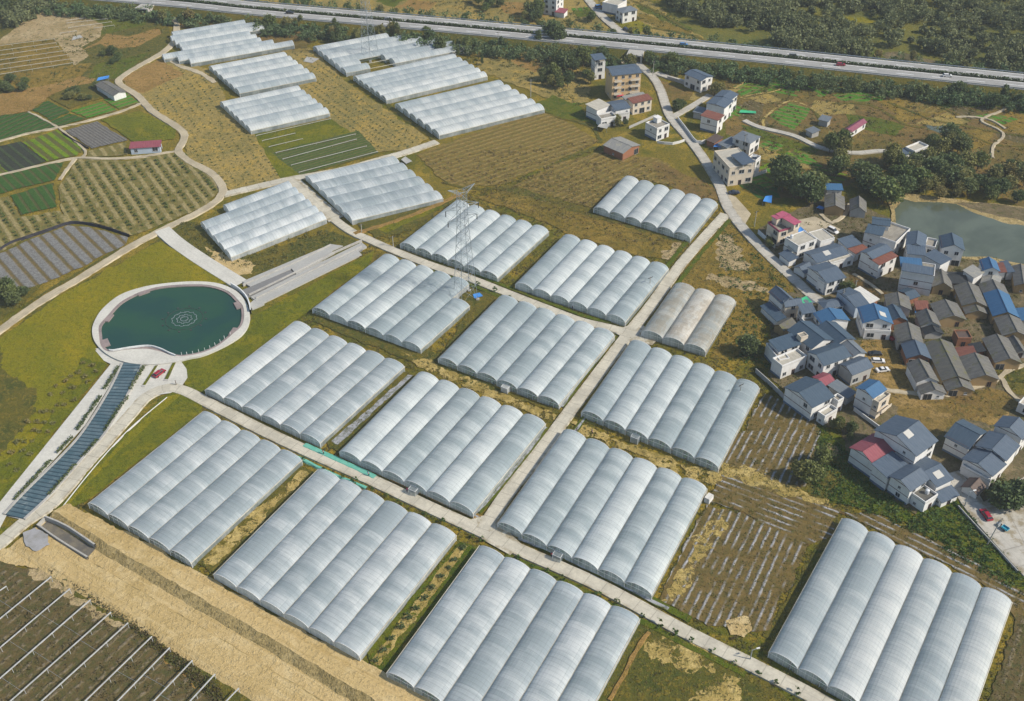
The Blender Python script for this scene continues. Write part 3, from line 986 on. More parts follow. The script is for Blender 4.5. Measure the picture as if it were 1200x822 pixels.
patch('bare_soil', [(850, 728), (870, 722), (880, 732), (872, 748), (856, 745)], MT['yellow_dirt'], 1.5)
patch('weed_ground', [(715, 745), (750, 732), (800, 750), (900, 800), (940, 830), (690, 840)], MT['dark_scrub'], 1.6)
patch('bare_soil', [(750, 748), (790, 745), (830, 768), (838, 790), (800, 785), (760, 770)], MT['straw'], 3.0)
patch('bare_soil', [(815, 812), (850, 790), (868, 796), (862, 830), (810, 835)], MT['straw'], 3.0)
# between greenhouses
patch('planting_strip', [(426, 762), (540, 636), (560, 642), (455, 786), (440, 790)], MT['green_weeds'], .7)
patch('planting_strip', [(434, 776), (540, 638), (548, 641), (445, 781)], MT['straw'], .8)
patch('verge', [(228, 655), (350, 545), (372, 555), (250, 672)], MT['dark_scrub'], .8)
patch('verge', [(238, 655), (352, 552), (362, 556), (250, 664)], MT['straw'], 1.6)
patch('verge', [(378, 515), (472, 436), (492, 440), (398, 532)], MT['dark_scrub'], 1.0)
patch('verge', [(388, 518), (478, 440), (484, 441), (396, 522)], MT['strip'], .5)
patch('verge', [(370, 366), (500, 410), (516, 420), (600, 462), (690, 494), (700, 500), (580, 460), (500, 430), (470, 420), (368, 378)], MT['dark_scrub'], 1.4)
patch('bare_soil', [(470, 412), (512, 428), (600, 466), (652, 488), (640, 492), (590, 472), (500, 436)], MT['straw'], 2.0)
patch('bare_soil', [(664, 490), (690, 500), (760, 530), (845, 556), (826, 566), (760, 545), (700, 515), (672, 506)], MT['straw'], 2.4)
patch('verge', [(540, 345), (556, 340), (600, 350), (540, 415), (522, 408), (545, 372)], MT['dark_scrub'], 1.0)
patch('weed_ground', [(210, 262), (232, 262), (276, 304), (390, 272), (430, 290), (320, 325), (284, 330), (225, 296), (200, 272)], MT['dark_scrub'], 1.0)
patch('bare_soil', [(240, 290), (262, 300), (300, 312), (296, 322), (276, 328), (255, 312)], MT['yellow_dirt'], 2.0)
patch('weed_ground', [(418, 262), (515, 236), (540, 232), (478, 272), (440, 280)], MT['dark_scrub'], 1.0)
patch('grass_verge', [(440, 268), (512, 240), (520, 244), (452, 274)], MT['lawn_dark'], .8)

# orchards, upper left
patch('orchard_ground', [(150, 78), (196, 72), (250, 82), (268, 122), (300, 158), (335, 212), (270, 224), (222, 188), (214, 160), (165, 118), (146, 100)], MT['orange_grass'], 1.2)
patch('orchard_ground', [(142, 92), (188, 70), (216, 88), (168, 110), (150, 102)], MT['tan_soil'], 1.0)
patch('orchard_ground', [(330, 60), (362, 56), (410, 100), (502, 163), (482, 176), (440, 180), (392, 146), (352, 104)], MT['orange_grass'], 1.2)
patch('weed_ground', [(205, 28), (260, 24), (330, 30), (370, 44), (360, 58), (310, 56), (290, 30), (215, 34)], MT['brown_weeds'], 1.6)
patch('plot', [(298, 158), (388, 140), (445, 180), (352, 206), (330, 212)], MT['lawn_dark'], .6)
patch('plot', [(318, 180), (420, 154), (444, 180), (352, 206)], MT['nursery'], .6, ((330, 190), (430, 160)))
# field mosaic, far left
for nme, pg, m, r in [
    ('weed_ground', [(-60, -30), (120, -30), (185, 12), (200, 40), (190, 62), (140, 92), (90, 110), (-60, 120)], 'dark_scrub', None),
    ('bare_soil', [(-10, 56), (22, 30), (45, 14), (110, 10), (125, 20), (118, 44), (96, 56), (104, 66), (88, 78), (64, 47)], 'sand', None),
    ('bare_soil', [(95, 60), (118, 48), (124, 40), (150, 44), (185, 34), (190, 40), (160, 56), (128, 58), (118, 52)], 'tan_soil', None),
    ('weed_ground', [(82, 12), (132, 8), (176, 18), (170, 30), (118, 42), (122, 30)], 'green_weeds', None),
    ('plot', [(-40, 58), (63, 46), (87, 74), (-40, 96)], 'dry_brown', None),
    ('bare_soil', [(-20, 112), (55, 100), (95, 90), (112, 93), (108, 98), (85, 102), (60, 112), (38, 130), (-20, 142)], 'tan_soil', None),
    ('weed_ground', [(-20, 90), (60, 80), (110, 74), (95, 90), (50, 102), (-20, 110)], 'dry_brown', None),
    ('weed_ground', [(104, 92), (112, 76), (160, 66), (176, 62), (140, 92), (120, 94)], 'green_weeds', None),
    ('field', [(-30, 141), (34, 132), (64, 150), (-30, 172)], 'crop_deep', ((0, 165), (33, 150))),
    ('field', [(38, 129), (56, 119), (82, 132), (60, 142)], 'crop_deep', ((40, 130), (62, 122))),
    ('field', [(60, 143), (82, 134), (101, 140), (68, 149)], 'crop_deep', ((60, 143), (82, 134))),
    ('field', [(83, 131), (119, 120), (138, 130), (102, 139)], 'crop_green', ((83, 131), (119, 120))),
    ('field', [(122, 118), (148, 110), (164, 121), (140, 129)], 'crop_green', ((122, 118), (148, 110))),
    ('garden_plot', [(57, 115), (75, 106), (112, 99), (130, 113), (82, 128)], 'dark_scrub', None),
    ('field', [(76, 154), (114, 143), (150, 165), (108, 175)], 'mulch', ((76, 154), (108, 175))),
    ('field', [(118, 141), (164, 131), (207, 152), (203, 164), (160, 168), (152, 164)], 'lawn_dark', None),
    ('field', [(27, 168), (67, 153), (97, 174), (90, 183), (55, 190)], 'crop_lime', ((27, 168), (55, 190))),
    ('field', [(-20, 176), (25, 167), (54, 190), (-20, 212)], 'crop_dark', ((0, 175), (30, 200))),
    ('field', [(-20, 190), (-3, 192), (10, 202), (-20, 210)], 'crop_lime', ((0, 193), (10, 202))),
    ('field', [(-20, 212), (62, 192), (75, 191), (64, 212), (-20, 232)], 'crop_deep', ((0, 208), (20, 228))),
    ('field', [(12, 230), (63, 215), (67, 243), (25, 253)], 'crop_deep', ((20, 230), (35, 252))),
    ('orchard_ground', [(100, 186), (104, 178), (148, 168), (150, 182)], 'orchard', ((104, 178), (112, 188))),
    ('orchard_ground', [(72, 246), (68, 222), (92, 187), (150, 190), (206, 178), (246, 205), (257, 224), (240, 243), (155, 277), (110, 262), (80, 260)], 'orchard', ((120, 205), (150, 250))),
    ('orchard_ground', [(-40, 240), (10, 231), (24, 255), (70, 248), (82, 261), (30, 280), (-40, 320)], 'orchard', ((0, 250), (20, 280))),
    ('field', [(-30, 314), (30, 284), (80, 265), (108, 268), (150, 279), (143, 290), (70, 326), (35, 340), (-30, 338)], 'mulch_wide', ((74, 268), (112, 306))),
    ('weed_ground', [(-30, 338), (36, 338), (52, 332), (30, 356), (-30, 395)], 'dark_scrub', None),
]:
    patch(nme, pg, MT[m], 0.8, r)
# lawns round the pond and the canal
patch('lawn', [(-60, 425), (0, 398), (70, 348), (185, 285), (198, 290), (274, 332), (180, 345), (130, 360), (110, 400), (126, 428), (60, 512), (-60, 660)], MT['lawn'], 1.2, keep=True)
patch('lawn', [(46, 510), (96, 420), (126, 428), (0, 594), (-60, 660), (-60, 590)], MT['lawn_dark'], 1.2, keep=True)
patch('weed_ground', [(-60, 420), (0, 400), (10, 440), (44, 456), (30, 500), (-60, 600)], MT['dark_scrub'], 1.8)
patch('lawn', [(205, 420), (250, 412), (290, 386), (296, 372), (440, 294), (432, 312), (345, 378), (240, 462), (216, 450)], MT['lawn_dark'], .8, keep=True)
patch('lawn', [(222, 452), (240, 468), (236, 486), (100, 590), (72, 600), (60, 606), (120, 535), (160, 500), (190, 466)], MT['lawn_dark'], .8, keep=True)
patch('lawn', [(196, 466), (214, 462), (120, 550), (78, 596), (70, 600), (132, 530)], MT['lawn'], .6, keep=True)
patch('grass_verge', [(-20, 625), (15, 618), (-20, 650)], MT['lawn_dark'], .5)
# dark construction field, bottom left, and yellow dirt
patch('bare_soil', [(-60, 660), (20, 640), (62, 602), (104, 602), (226, 668), (430, 778), (560, 850), (300, 880), (250, 800), (150, 725), (60, 668)], MT['yellow_dirt'], 1.2, keep=True)
patch('field', [(-120, 640), (10, 662), (58, 672), (150, 735), (300, 840), (200, 1000), (-200, 1000), (-300, 800)], MT['film_soil'], 1.2, ((0, 735), (60, 686)))
patch('bare_soil', [(34, 668), (60, 676), (150, 736), (142, 742), (96, 712), (60, 690)], MT['sand'], 1.8)
patch('bare_soil', [(176, 758), (200, 766), (280, 820), (260, 830), (210, 790)], MT['tan_soil'], 1.8)
patch('weed_ground', [(40, 660), (64, 660), (160, 722), (300, 822), (330, 850), (280, 850), (160, 742), (62, 672)], MT['dark_scrub'], 1.6)

# ------------------------------------------------------------------ river
def water(name, c, c2, rough=0.08, bump=0.02, sc=0.8):
    t = NT(name)
    p = t.pos()
    n = t.noise(p, 0.05, 4, 0.6, 0.5)
    t.fin(t.mix(t.step(n, .38, .62), c, c2), rough, bump=t.noise(p, sc, 3, 0.6), bdist=bump, spec=0.5)
    return t.mat

MT['river'] = water('river_water', (.10, .12, .085), (.07, .085, .06), 0.10, 0.03)
MT['pond'] = water('pond_water', (.020, .066, .040), (.014, .052, .044), 0.22, 0.02)
MT['pond'].node_tree.nodes['Principled BSDF'].inputs['Specular IOR Level'].default_value = .18
patch('river_bank', [(1040, 236), (1060, 228), (1100, 232), (1150, 238), (1205, 244), (1300, 262), (1300, 345), (1180, 312), (1100, 300), (1050, 275)], MT['bank_dirt'], .8)
patch('river', [(1048, 246), (1058, 234), (1072, 238), (1100, 238), (1120, 240), (1140, 250), (1175, 262), (1215, 268), (1300, 285), (1300, 330), (1190, 309), (1160, 302), (1110, 302), (1066, 290), (1052, 268)], MT['river'], .5, keep=True)
patch('sand_bank', [(1120, 239), (1150, 238), (1205, 246), (1230, 262), (1210, 262), (1180, 256), (1150, 250)], MT['yard_dark'], .8)
bpy.data.objects[o.name].data.materials[0] = MT['river']

# ------------------------------------------------------------------ roads
ROADS = {}
ROADS['main'] = road('road', [(-60, 690), (0, 638), (30, 612), (62, 590), (110, 535), (150, 490), (172, 466), (196, 456), (216, 459), (250, 476), (330, 516), (430, 561), (500, 594), (565, 624), (610, 646), (700, 686), (800, 740), (880, 780), (950, 816), (1010, 850), (1060, 880)], 4.1, MT['road'])
ROADS['cross'] = road('road', [(566, 622), (594, 580), (633, 530), (676, 472), (735, 394), (765, 356), (800, 308), (850, 252)], 4.2, MT['road'])
ROADS['upper'] = road('road', [(748, 394), (713, 385), (683, 378), (650, 366), (598, 346), (550, 327), (500, 310), (460, 294), (435, 283), (408, 270), (375, 244), (350, 221), (338, 211)], 3.8, MT['road'])
road('road', [(262, 229), (300, 220), (340, 211), (400, 200), (452, 186), (480, 178), (512, 167)], 4.2, MT['road'])
road('road', [(338, 210), (352, 222), (372, 240), (395, 258)], 7.0, MT['road'])
road('track', [(183, 6), (192, 14), (205, 24), (207, 38), (202, 52), (188, 64), (160, 80), (142, 92), (140, 99), (160, 112), (170, 122), (180, 132), (205, 148), (216, 158), (214, 168), (209, 178), (222, 190), (246, 203), (260, 218), (258, 232), (236, 248), (195, 268), (150, 292), (95, 326), (45, 356), (0, 388), (-40, 415)], 3.4, MT['dirt_road'], jitter=.2)
road('track', [(209, 178), (195, 180), (170, 184), (130, 187), (90, 186), (60, 192), (0, 206), (-40, 215)], 1.7, MT['dirt_road'], jitter=.2)
road('track', [(88, 187), (78, 200), (70, 212)], 1.4, MT['dirt_road'], jitter=.2)
road('track', [(165, 122), (140, 132), (100, 143), (70, 150), (30, 158), (-20, 172)], 1.3, MT['dirt_road'], jitter=.3)
road('track', [(33, 132), (50, 140), (68, 150), (85, 163), (100, 178), (96, 186)], 1.1, MT['dirt_road'], jitter=.3)
road('track', [(192, 66), (210, 78), (222, 82), (238, 88), (252, 98)], 2.6, MT['dirt_road'], jitter=.4)
road('track', [(415, 275), (470, 258), (515, 240), (540, 228)], 2.0, MT['tan_soil'], jitter=.3)
road('path', [(190, 270), (208, 286), (240, 308), (282, 334)], 6.2, MT['paving'])
ROADS['village'] = road('road', [(741, 60), (748, 76), (764, 90), (774, 106), (780, 124), (787, 140), (806, 162), (824, 186), (842, 216), (853, 244), (872, 270), (900, 300), (928, 326), (952, 348), (965, 356)], 4.4, MT['road_grey'])
road('road', [(734, 42), (722, 34), (706, 20), (692, 4), (684, -8)], 5.0, MT['road_grey'])
road('road', [(788, 138), (806, 128), (826, 116), (832, 112)], 3.2, MT['road_grey'])
road('road', [(722, 72), (744, 74)], 6.0, MT['dirt_road'])
road('road', [(768, 86), (785, 92), (800, 96), (812, 98)], 3.6, MT['road_grey'])
road('road', [(872, 142), (890, 150), (930, 160), (962, 174), (1000, 180), (1036, 178), (1062, 186)], 2.8, MT['road_grey'])
road('path', [(1085, 262 - 76), (1092, 187), (1100, 186)], 5.0, MT['paving'])
road('path', [(1178, 152), (1162, 142), (1140, 138), (1120, 138)], 1.1, MT['dirt_road'], jitter=.2)
road('path', [(1163, 186), (1164, 172), (1175, 162), (1172, 154), (1150, 142), (1170, 132), (1186, 124)], 1.1, MT['dirt_road'], jitter=.2)
road('path', [(1038, 458), (1070, 462), (1105, 464), (1140, 456), (1168, 446), (1180, 436), (1205, 428)], 1.6, MT['dirt_road'], jitter=.3)
road('path', [(1174, 445), (1182, 460), (1200, 475)], 1.4, MT['dirt_road'], jitter=.3)
road('path', [(962, 252), (975, 262), (992, 250), (996, 240)], 1.6, MT['dirt_road'], jitter=.3)
road('path', [(1000, 322), (1022, 336), (1034, 346)], 1.2, MT['dirt_road'], jitter=.2)
road('path', [(714, 822), (732, 790), (745, 764), (760, 742)], .9, MT['tan_soil'], jitter=.2)
road('road', [(1112, 556), (1130, 576), (1140, 592), (1165, 622), (1210, 672), (1240, 705)], 6.4, MT['road_grey'])
kind(flat_mesh(PP([(1130, 575), (1152, 590), (1200, 560), (1240, 560), (1240, 690), (1205, 660), (1150, 605)]), .455).build('concrete_yard', MT['road_grey']))
kind(flat_mesh(PP([(728, 386), (748, 378), (772, 398), (764, 406), (735, 400), (722, 392)]), .452).build('road_junction', MT['road']))
kind(flat_mesh(PP([(545, 612), (572, 604), (590, 618), (612, 640), (598, 652), (566, 634)]), .452).build('road_junction', MT['road']))
kind(flat_mesh(PP([(920, 262), (955, 255), (985, 270), (975, 280), (930, 275)]), .44).build('concrete_yard', MT['dirt_road']))
kind(flat_mesh(PP([(846, 226), (862, 232), (880, 252), (872, 266), (858, 244)]), .44).build('concrete_yard', MT['dirt_road']))

# grey film strips and green verge along the farm roads
def side_strip(px, off, w_, m):
    ln = spline(PP(px), 2)
    ln = [p + n * off for p, d, n in frame_along(ln)]
    z = next_z()
    kind(sweep('mulch_strip' if m == 'strip' else 'verge', ln, [(-w_ / 2, z), (w_ / 2, z)], MT[m], jitter=.2))


for px, off, w_, m in [
    ([(583, 608), (600, 582), (640, 530), (672, 486)], 3.9, 1.9, 'green_weeds'), ([(583, 608), (600, 582), (640, 530), (672, 486)], 4.0, .8, 'strip'),
    ([(575, 608), (600, 580), (640, 528), (655, 506)], -4.2, 1.9, 'green_weeds'), ([(575, 608), (600, 580), (640, 528), (655, 506)], -4.4, .8, 'strip'),
    ([(684, 470), (720, 416), (738, 392)], 3.9, 1.8, 'green_weeds'), ([(684, 470), (720, 416), (738, 392)], 3.8, .7, 'strip'),
    ([(672, 482), (710, 428), (728, 402)], -4.0, 1.8, 'green_weeds'), ([(672, 482), (710, 428), (728, 402)], -4.0, .7, 'strip'),
    ([(600, 642), (660, 668), (740, 708), (800, 740)], -4.0, 2.2, 'green_weeds'), ([(600, 642), (660, 668), (740, 708), (775, 726)], -3.6, .9, 'strip'),
    ([(450, 571), (500, 594), (555, 619)], -3.8, 2.0, 'tan_soil'), ([(500, 594), (555, 619)], -3.9, .8, 'strip'),
    ([(600, 642), (660, 668), (740, 708), (800, 740), (880, 780)], 3.4, 1.6, 'green_weeds'),
    ([(762, 362), (800, 310), (846, 256)], 3.4, 1.6, 'green_weeds'), ([(762, 358), (800, 306), (842, 252)], -3.6, 1.8, 'green_weeds'),
    ([(713, 385), (683, 378), (650, 366), (598, 346), (550, 327)], 3.2, 1.6, 'green_weeds'), ([(713, 385), (683, 378), (650, 366), (598, 346), (550, 327), (500, 310)], -3.2, 1.8, 'green_weeds'),
]:
    side_strip(px, off, w_, m)

# ------------------------------------------------------------------ plaza, pond, canal
kind(flat_mesh(PP([(112, 412), (122, 424), (130, 428), (-40, 640), (-60, 690), (-20, 660), (8, 606), (46, 560), (100, 500), (145, 428), (150, 424), (130, 410)]), .43).build('paving', MT['paving']))
kind(flat_mesh(PP([(112, 410), (130, 428), (146, 430), (172, 430), (205, 424), (212, 424), (219, 434), (220, 444), (212, 456), (200, 462), (172, 466), (150, 490), (110, 535), (62, 590), (34, 612), (8, 606), (30, 610), (166, 428), (145, 427), (122, 408)]), .427).build('plaza', MT['paving']))
KEEP_OUT.append(PP([(110, 410), (215, 418), (220, 450), (60, 600), (0, 650), (-60, 690), (-40, 620)]))
OUT = [(108, 390), (110, 378), (120, 362), (140, 346), (165, 337), (190, 332.5), (220, 330), (245, 330.5), (262, 334), (278, 342), (288, 354), (292.5, 367), (291.5, 380), (284, 392), (270, 402), (250, 412), (235, 417.5), (222, 420), (200, 425), (170, 427), (145, 424), (125, 415), (112, 402)]
INN = [(119, 390), (119.5, 381), (128, 371), (142, 356), (157.5, 347), (171.5, 341.5), (191, 337), (222.6, 335), (245.4, 336.2), (264.6, 342.4), (276, 352.5), (282.5, 362), (281.3, 379.5), (270, 391), (252, 405), (233, 412.6), (213.8, 415.8), (205, 415)]
PLAT = [(199, 414.5), (187, 409), (173.5, 406), (152.5, 408), (132.5, 411), (122, 405.5)]


def closed(px, z, seg=1.5):
    q = [Vector((p.x, p.y, z)) for p in PP(px, z)]
    n = len(q)
    e = spline(q[-2:] + q + q[:3], seg)
    # cut the overlap: keep one turn
    out = []
    for i in range(n):
        p0, p1, p2, p3 = q[i - 1], q[i], q[(i + 1) % n], q[(i + 2) % n]
        for j in range(6):
            t = j / 6
            out.append(0.5 * ((2 * p1) + (p2 - p0) * t + (2 * p0 - 5 * p1 + 4 * p2 - p3) * t * t + (3 * p1 - p0 - 3 * p2 + p3) * t ** 3))
    return out


outer = closed(OUT, .95)
inner = closed(INN + PLAT, .95)
ctr = sum(inner, Vector()) / len(inner)


def by_angle(line, n):
    a = [math.atan2(p.y - ctr.y, p.x - ctr.x) for p in line]
    res = []
    for k in range(n):
        t = -PI + 2 * PI * k / n
        best = None
        for i in range(len(line)):
            a0, a1 = a[i], a[(i + 1) % len(line)]
            d0 = (t - a0 + PI) % (2 * PI) - PI
            d1 = (a1 - a0 + PI) % (2 * PI) - PI
            if abs(d1) > 1e-9 and 0 <= d0 / d1 <= 1:
                q = line[i].lerp(line[(i + 1) % len(line)], d0 / d1)
                r = (q - ctr).length
                if best is None or r < best[0]:
                    best = (r, q)
        res.append(best[1] if best else line[0])
    return res


NP = 180
ro, ri = by_angle(outer, NP), by_angle(inner, NP)
ring = MB()
cap = MB()
for k in range(NP):
    j = (k + 1) % NP
    a, b, c, d = ro[k], ro[j], ri[j], ri[k]
    mid = [x.lerp(y, min(.85, max(0.0, 1 - .9 / max(1e-3, (y - x).length)))) for x, y in ((a, d), (b, c))]
    ring.face([a, b, mid[1], mid[0]], 0)
    cap.face([mid[0] + Vector((0, 0, -.12)), mid[1] + Vector((0, 0, -.12)), c + Vector((0, 0, -.12)), d + Vector((0, 0, -.12))], 0)
    cap.face([mid[0], mid[1], mid[1] + Vector((0, 0, -.12)), mid[0] + Vector((0, 0, -.12))], 0)
    e = [Vector((q.x, q.y, 0)) for q in (a, b, c, d)]
    ring.face([e[0], e[1], b, a], 0)
    cap.face([d + Vector((0, 0, -.12)), c + Vector((0, 0, -.12)), e[2], e[3]], 0)
root = thing('pond_basin', 'pale stone rim walk round the dark green oval pond', 'basin', (ctr.x, ctr.y, 0))
ring.build('rim_walk', MT['paving'], root)
cap.build('inner_wall', MT['stone_cap'], root)
wm = flat_mesh([Vector((p.x, p.y, 0)) for p in ri], .44).build('pond_water', MT['pond'])
kind(wm)
KEEP_OUT.append([Vector((p.x, p.y, 0)) for p in ro])
# square bastions on the rim
for (x, y) in ((168, 343), (127, 373), (124, 402), (279, 358), (274, 389)):
    q = P(x, y, .7)
    bm = MB()
    bm.box((q.x, q.y, .1), 4.2, 2.2, .78, math.atan2(q.y - ctr.y, q.x - ctr.x) + PI / 2)
    bm.build('bastion', MT['stone_cap'], root)
# parapet on the viewing platform, railing posts along the near rim
pr = sweep('parapet', spline(PP([(128, 411), (133, 411.5), (152.5, 408.2), (173.5, 406.2), (187, 409.2), (199, 414.7), (206, 417.5)], .95), 1.0),
           [(-.15, .9), (-.15, 1.55), (.15, 1.55), (.15, .9)], MT['white'], root)
pr = sweep('parapet', spline(PP([(271, 334.5), (280, 340), (288, 348), (292, 356), (294, 366)], .9), 1.0),
           [(-.2, .0), (-.2, 2.0), (.2, 2.0), (.2, .0)], MT['white'], root)
rp = MB()
for x, y in ((213, 416), (219, 415.4), (226, 414.5), (233, 412.5), (240, 410.5), (246, 408), (252, 404.5), (258, 400.5), (263, 396.5), (270, 392)):
    q = P(x, y, .9)
    rp.tube((q.x, q.y, .6), (q.x, q.y, 1.9), .09)
rp.build('railing_post', MT['white'], root)
# fountain rings
fq = P(216, 374, .5)
fr = thing('fountain', 'ring-shaped fountain pipes lying in the middle of the green pond', 'fountain', (fq.x, fq.y, .44))
for R_, pet, amp in ((1.3, 0, 0), (2.5, 8, .10), (4.2, 12, .05), (6.4, 0, 0)):
    mb = MB()
    pts = [Vector((fq.x + R_ * (1 + amp * math.cos(pet * t)) * math.cos(t), fq.y + R_ * (1 + amp * math.cos(pet * t)) * math.sin(t), .50)) for t in [2 * PI * k / 72 for k in range(72)]]
    for k in range(72):
        mb.tube(pts[k], pts[(k + 1) % 72], .07, n=4, cap=False)
    for k in range(0, 72, 4):
        mb.tube(pts[k] - Vector((0, 0, .1)), pts[k] + Vector((0, 0, .35)), .12, .05, n=5)
    mb.build('pipe_ring', MT['grey_dark'] if R_ > 5 else MT['steel'], fr)
for k in range(12):
    mb = MB()
    t = 2 * PI * k / 12
    mb.box((fq.x + 7.6 * math.cos(t), fq.y + 7.6 * math.sin(t), .40), .6, .6, .22, t)
    mb.build('lamp_float', MT['grey_dark'], fr)

# blue tiled cascade
t = NT('blue_cascade_tiles')
x, y, _ = t.xyz(t.uv())
p = t.pos()
cc = t.mix(t.step(t.noise(p, .25, 4, .65), .4, .62), (.06, .105, .125), (.095, .14, .16))
ln = t.step(t.math('ABSOLUTE', t.math('SUBTRACT', t.math('FRACT', t.math('DIVIDE', y, 1.9)), .5)), .46, .5)
cc = t.mix(t.math('MULTIPLY', ln, .5), cc, (.02, .06, .09))
cc = t.mix(t.step(t.noise(p, .12, 4, .7), .60, .70), cc, (.22, .26, .26))
MT['cascade'] = t.fin(cc, .18, spec=.5)
NS = 46


def resamp(px):
    ln = spline(PP(px), .5)
    d = [0.0]
    for i in range(1, len(ln)):
        d.append(d[-1] + (ln[i] - ln[i - 1]).length)
    out, j = [], 0
    for k in range(NS + 1):
        t = d[-1] * k / NS
        while j < len(d) - 2 and d[j + 1] < t:
            j += 1
        out.append(ln[j].lerp(ln[j + 1], (t - d[j]) / max(1e-6, d[j + 1] - d[j])))
    return out


CL_ = resamp([(145.4, 427.5), (129.5, 460), (99, 508), (72, 538.5), (30, 580), (6.7, 605)])
CR_ = resamp([(166.7, 427.5), (150, 462), (123, 508.5), (96.5, 538.5), (60, 580), (28, 610)])
a0, a1, b1, b0 = CL_[0], CR_[0], CR_[-1], CL_[-1]
cas = MB()
rsr = MB()
for k in range(NS):
    s0, s1 = k / NS, (k + 1) / NS
    z = .78 - .005 * k
    q = [CL_[k], CL_[k + 1], CR_[k + 1], CR_[k]]
    q = [Vector((v.x, v.y, z)) for v in q]
    wv = (q[3] - q[0]).length
    cas.face(q, 0, [(0, 0), (2, 0), (2, wv), (0, wv)])
    lo = [Vector((v.x, v.y, 0)) for v in q]
    d = (q[1] - q[0]).normalized() * .35
    rsr.hexa([lo[1] - d, lo[1], lo[2], lo[2] - d][::1] + [v + Vector((0, 0, z + .05)) for v in (lo[1] - d, lo[1], lo[2], lo[2] - d)])
    cas.face([lo[1], lo[0], q[0], q[1]][::-1], 0)
    cas.face([lo[3], lo[2], q[2], q[3]][::-1], 0)
root = thing('stepped_canal', 'long blue tiled stepped canal running down from the round pond', 'canal', (b0.x, b0.y, 0))
cas.build('tile_bed', MT['cascade'], root)
rsr.build('weir_edge', plain('dark_weir_edge', (.02, .045, .065), (.03, .06, .08)), root)
sweep('kerb', CL_, [(.02, .3), (.02, .86), (.75, .86), (.75, .3)], MT['stone'], root)
sweep('kerb', CR_, [(-.75, .3), (-.75, .86), (-.02, .86), (-.02, .3)], MT['stone'], root)

# concrete ramp terraces between pond and the narrow road
rt = thing('stone_ramp', 'pale stone ramp of long parallel slabs climbing from the pond to the narrow road', 'ramp', P(300, 335))
for nm, px, z, m in (
    ('side_slab', [(284, 332), (388, 288), (402, 290), (294, 338)], .7, 'pave_light'),
    ('cascade_bed', [(284, 342), (341, 318), (346, 324), (290, 350)], .66, 'pave_grey'),
    ('cascade_bed', [(342, 317), (386, 294), (392, 299), (347, 323)], .8, 'pave_light'),
    ('middle_slab', [(294, 350), (424, 286), (430, 291), (300, 354)], .75, 'pave_light'),
    ('middle_slab', [(296, 356), (426, 292), (424, 295), (300, 358)], .5, 'pave_grey'),
    ('outer_slab', [(302, 352), (420, 296), (424, 300), (306, 358)], .62, 'pave_light'),
    ('landing', [(292, 358), (302, 350), (310, 358), (296, 364)], .6, 'pave_light')):
    q = PP(px)
    if (q[1] - q[0]).cross(q[2] - q[1]).z < 0:
        q.reverse()
    mb = MB()
    mb.hexa([Vector((v.x, v.y, 0)) for v in q] + [Vector((v.x, v.y, z)) for v in q])
    mb.uv = [None] * len(mb.f)
    mb.build(nm, MT[m], rt)
for line in ([(285, 336), (341, 312), (388, 289)], [(292, 348), (345, 322), (392, 298), (424, 284)], [(300, 352), (360, 322), (424, 291)]):
    sweep('low_wall', spline(PP(line), 3), [(-.25, 0), (-.25, 1.1), (.25, 1.1), (.25, 0)], MT['stone'], rt)
KEEP_OUT.append(PP([(284, 330), (390, 285), (430, 288), (300, 365)]))

# ------------------------------------------------------------------ yellow dirt channel
ax = spline([P(x, y) for x, y in ((50, 615), (108, 651), (200, 706), (300, 765), (450, 856))], 2.5)
prof = [(-9.5, .08), (-8.2, 1.1), (-4.3, 1.75), (-1.7, .36), (1.7, .32), (2.1, .75), (8.5, .95), (12, .08)]
ch = sweep('dirt_channel', ax, prof, [MT['yellow_dirt'], MT['bank_dirt']], mats=[0, 0, 1, 0, 1, 0, 0], jitter=.25)  # channel slopes take the darker dirt, shade painted into their colour
kind(ch)
cu = thing('culvert', 'open concrete culvert box at the head of the yellow dirt channel', 'culvert', P(50, 615))
for line, zt in (([(46, 619), (70, 636), (104, 657)], 1.5), ([(55, 611), (80, 622), (113, 644)], 2.1), ([(55, 610), (45, 620)], 1.6)):
    sweep('culvert_wall', spline(PP(line), 2), [(-.22, 0), (-.22, zt), (.22, zt), (.22, 0)], MT['stone'], cu)
q = PP([(48, 619), (56, 612), (112, 645), (102, 656)])
mb = MB()
mb.face([Vector((v.x, v.y, .42)) for v in (q if (q[1] - q[0]).cross(q[2] - q[1]).z > 0 else q[::-1])])
mb.build('culvert_floor', plain('wet_culvert_floor', (.10, .095, .085), (.17, .15, .11), .5), cu)
patch('cement_stain', [(28, 628), (42, 622), (58, 630), (60, 642), (44, 650), (32, 644)], plain('cement_dust', (.30, .30, .31), (.22, .215, .20), .3, world=True), .6, z=1.25)

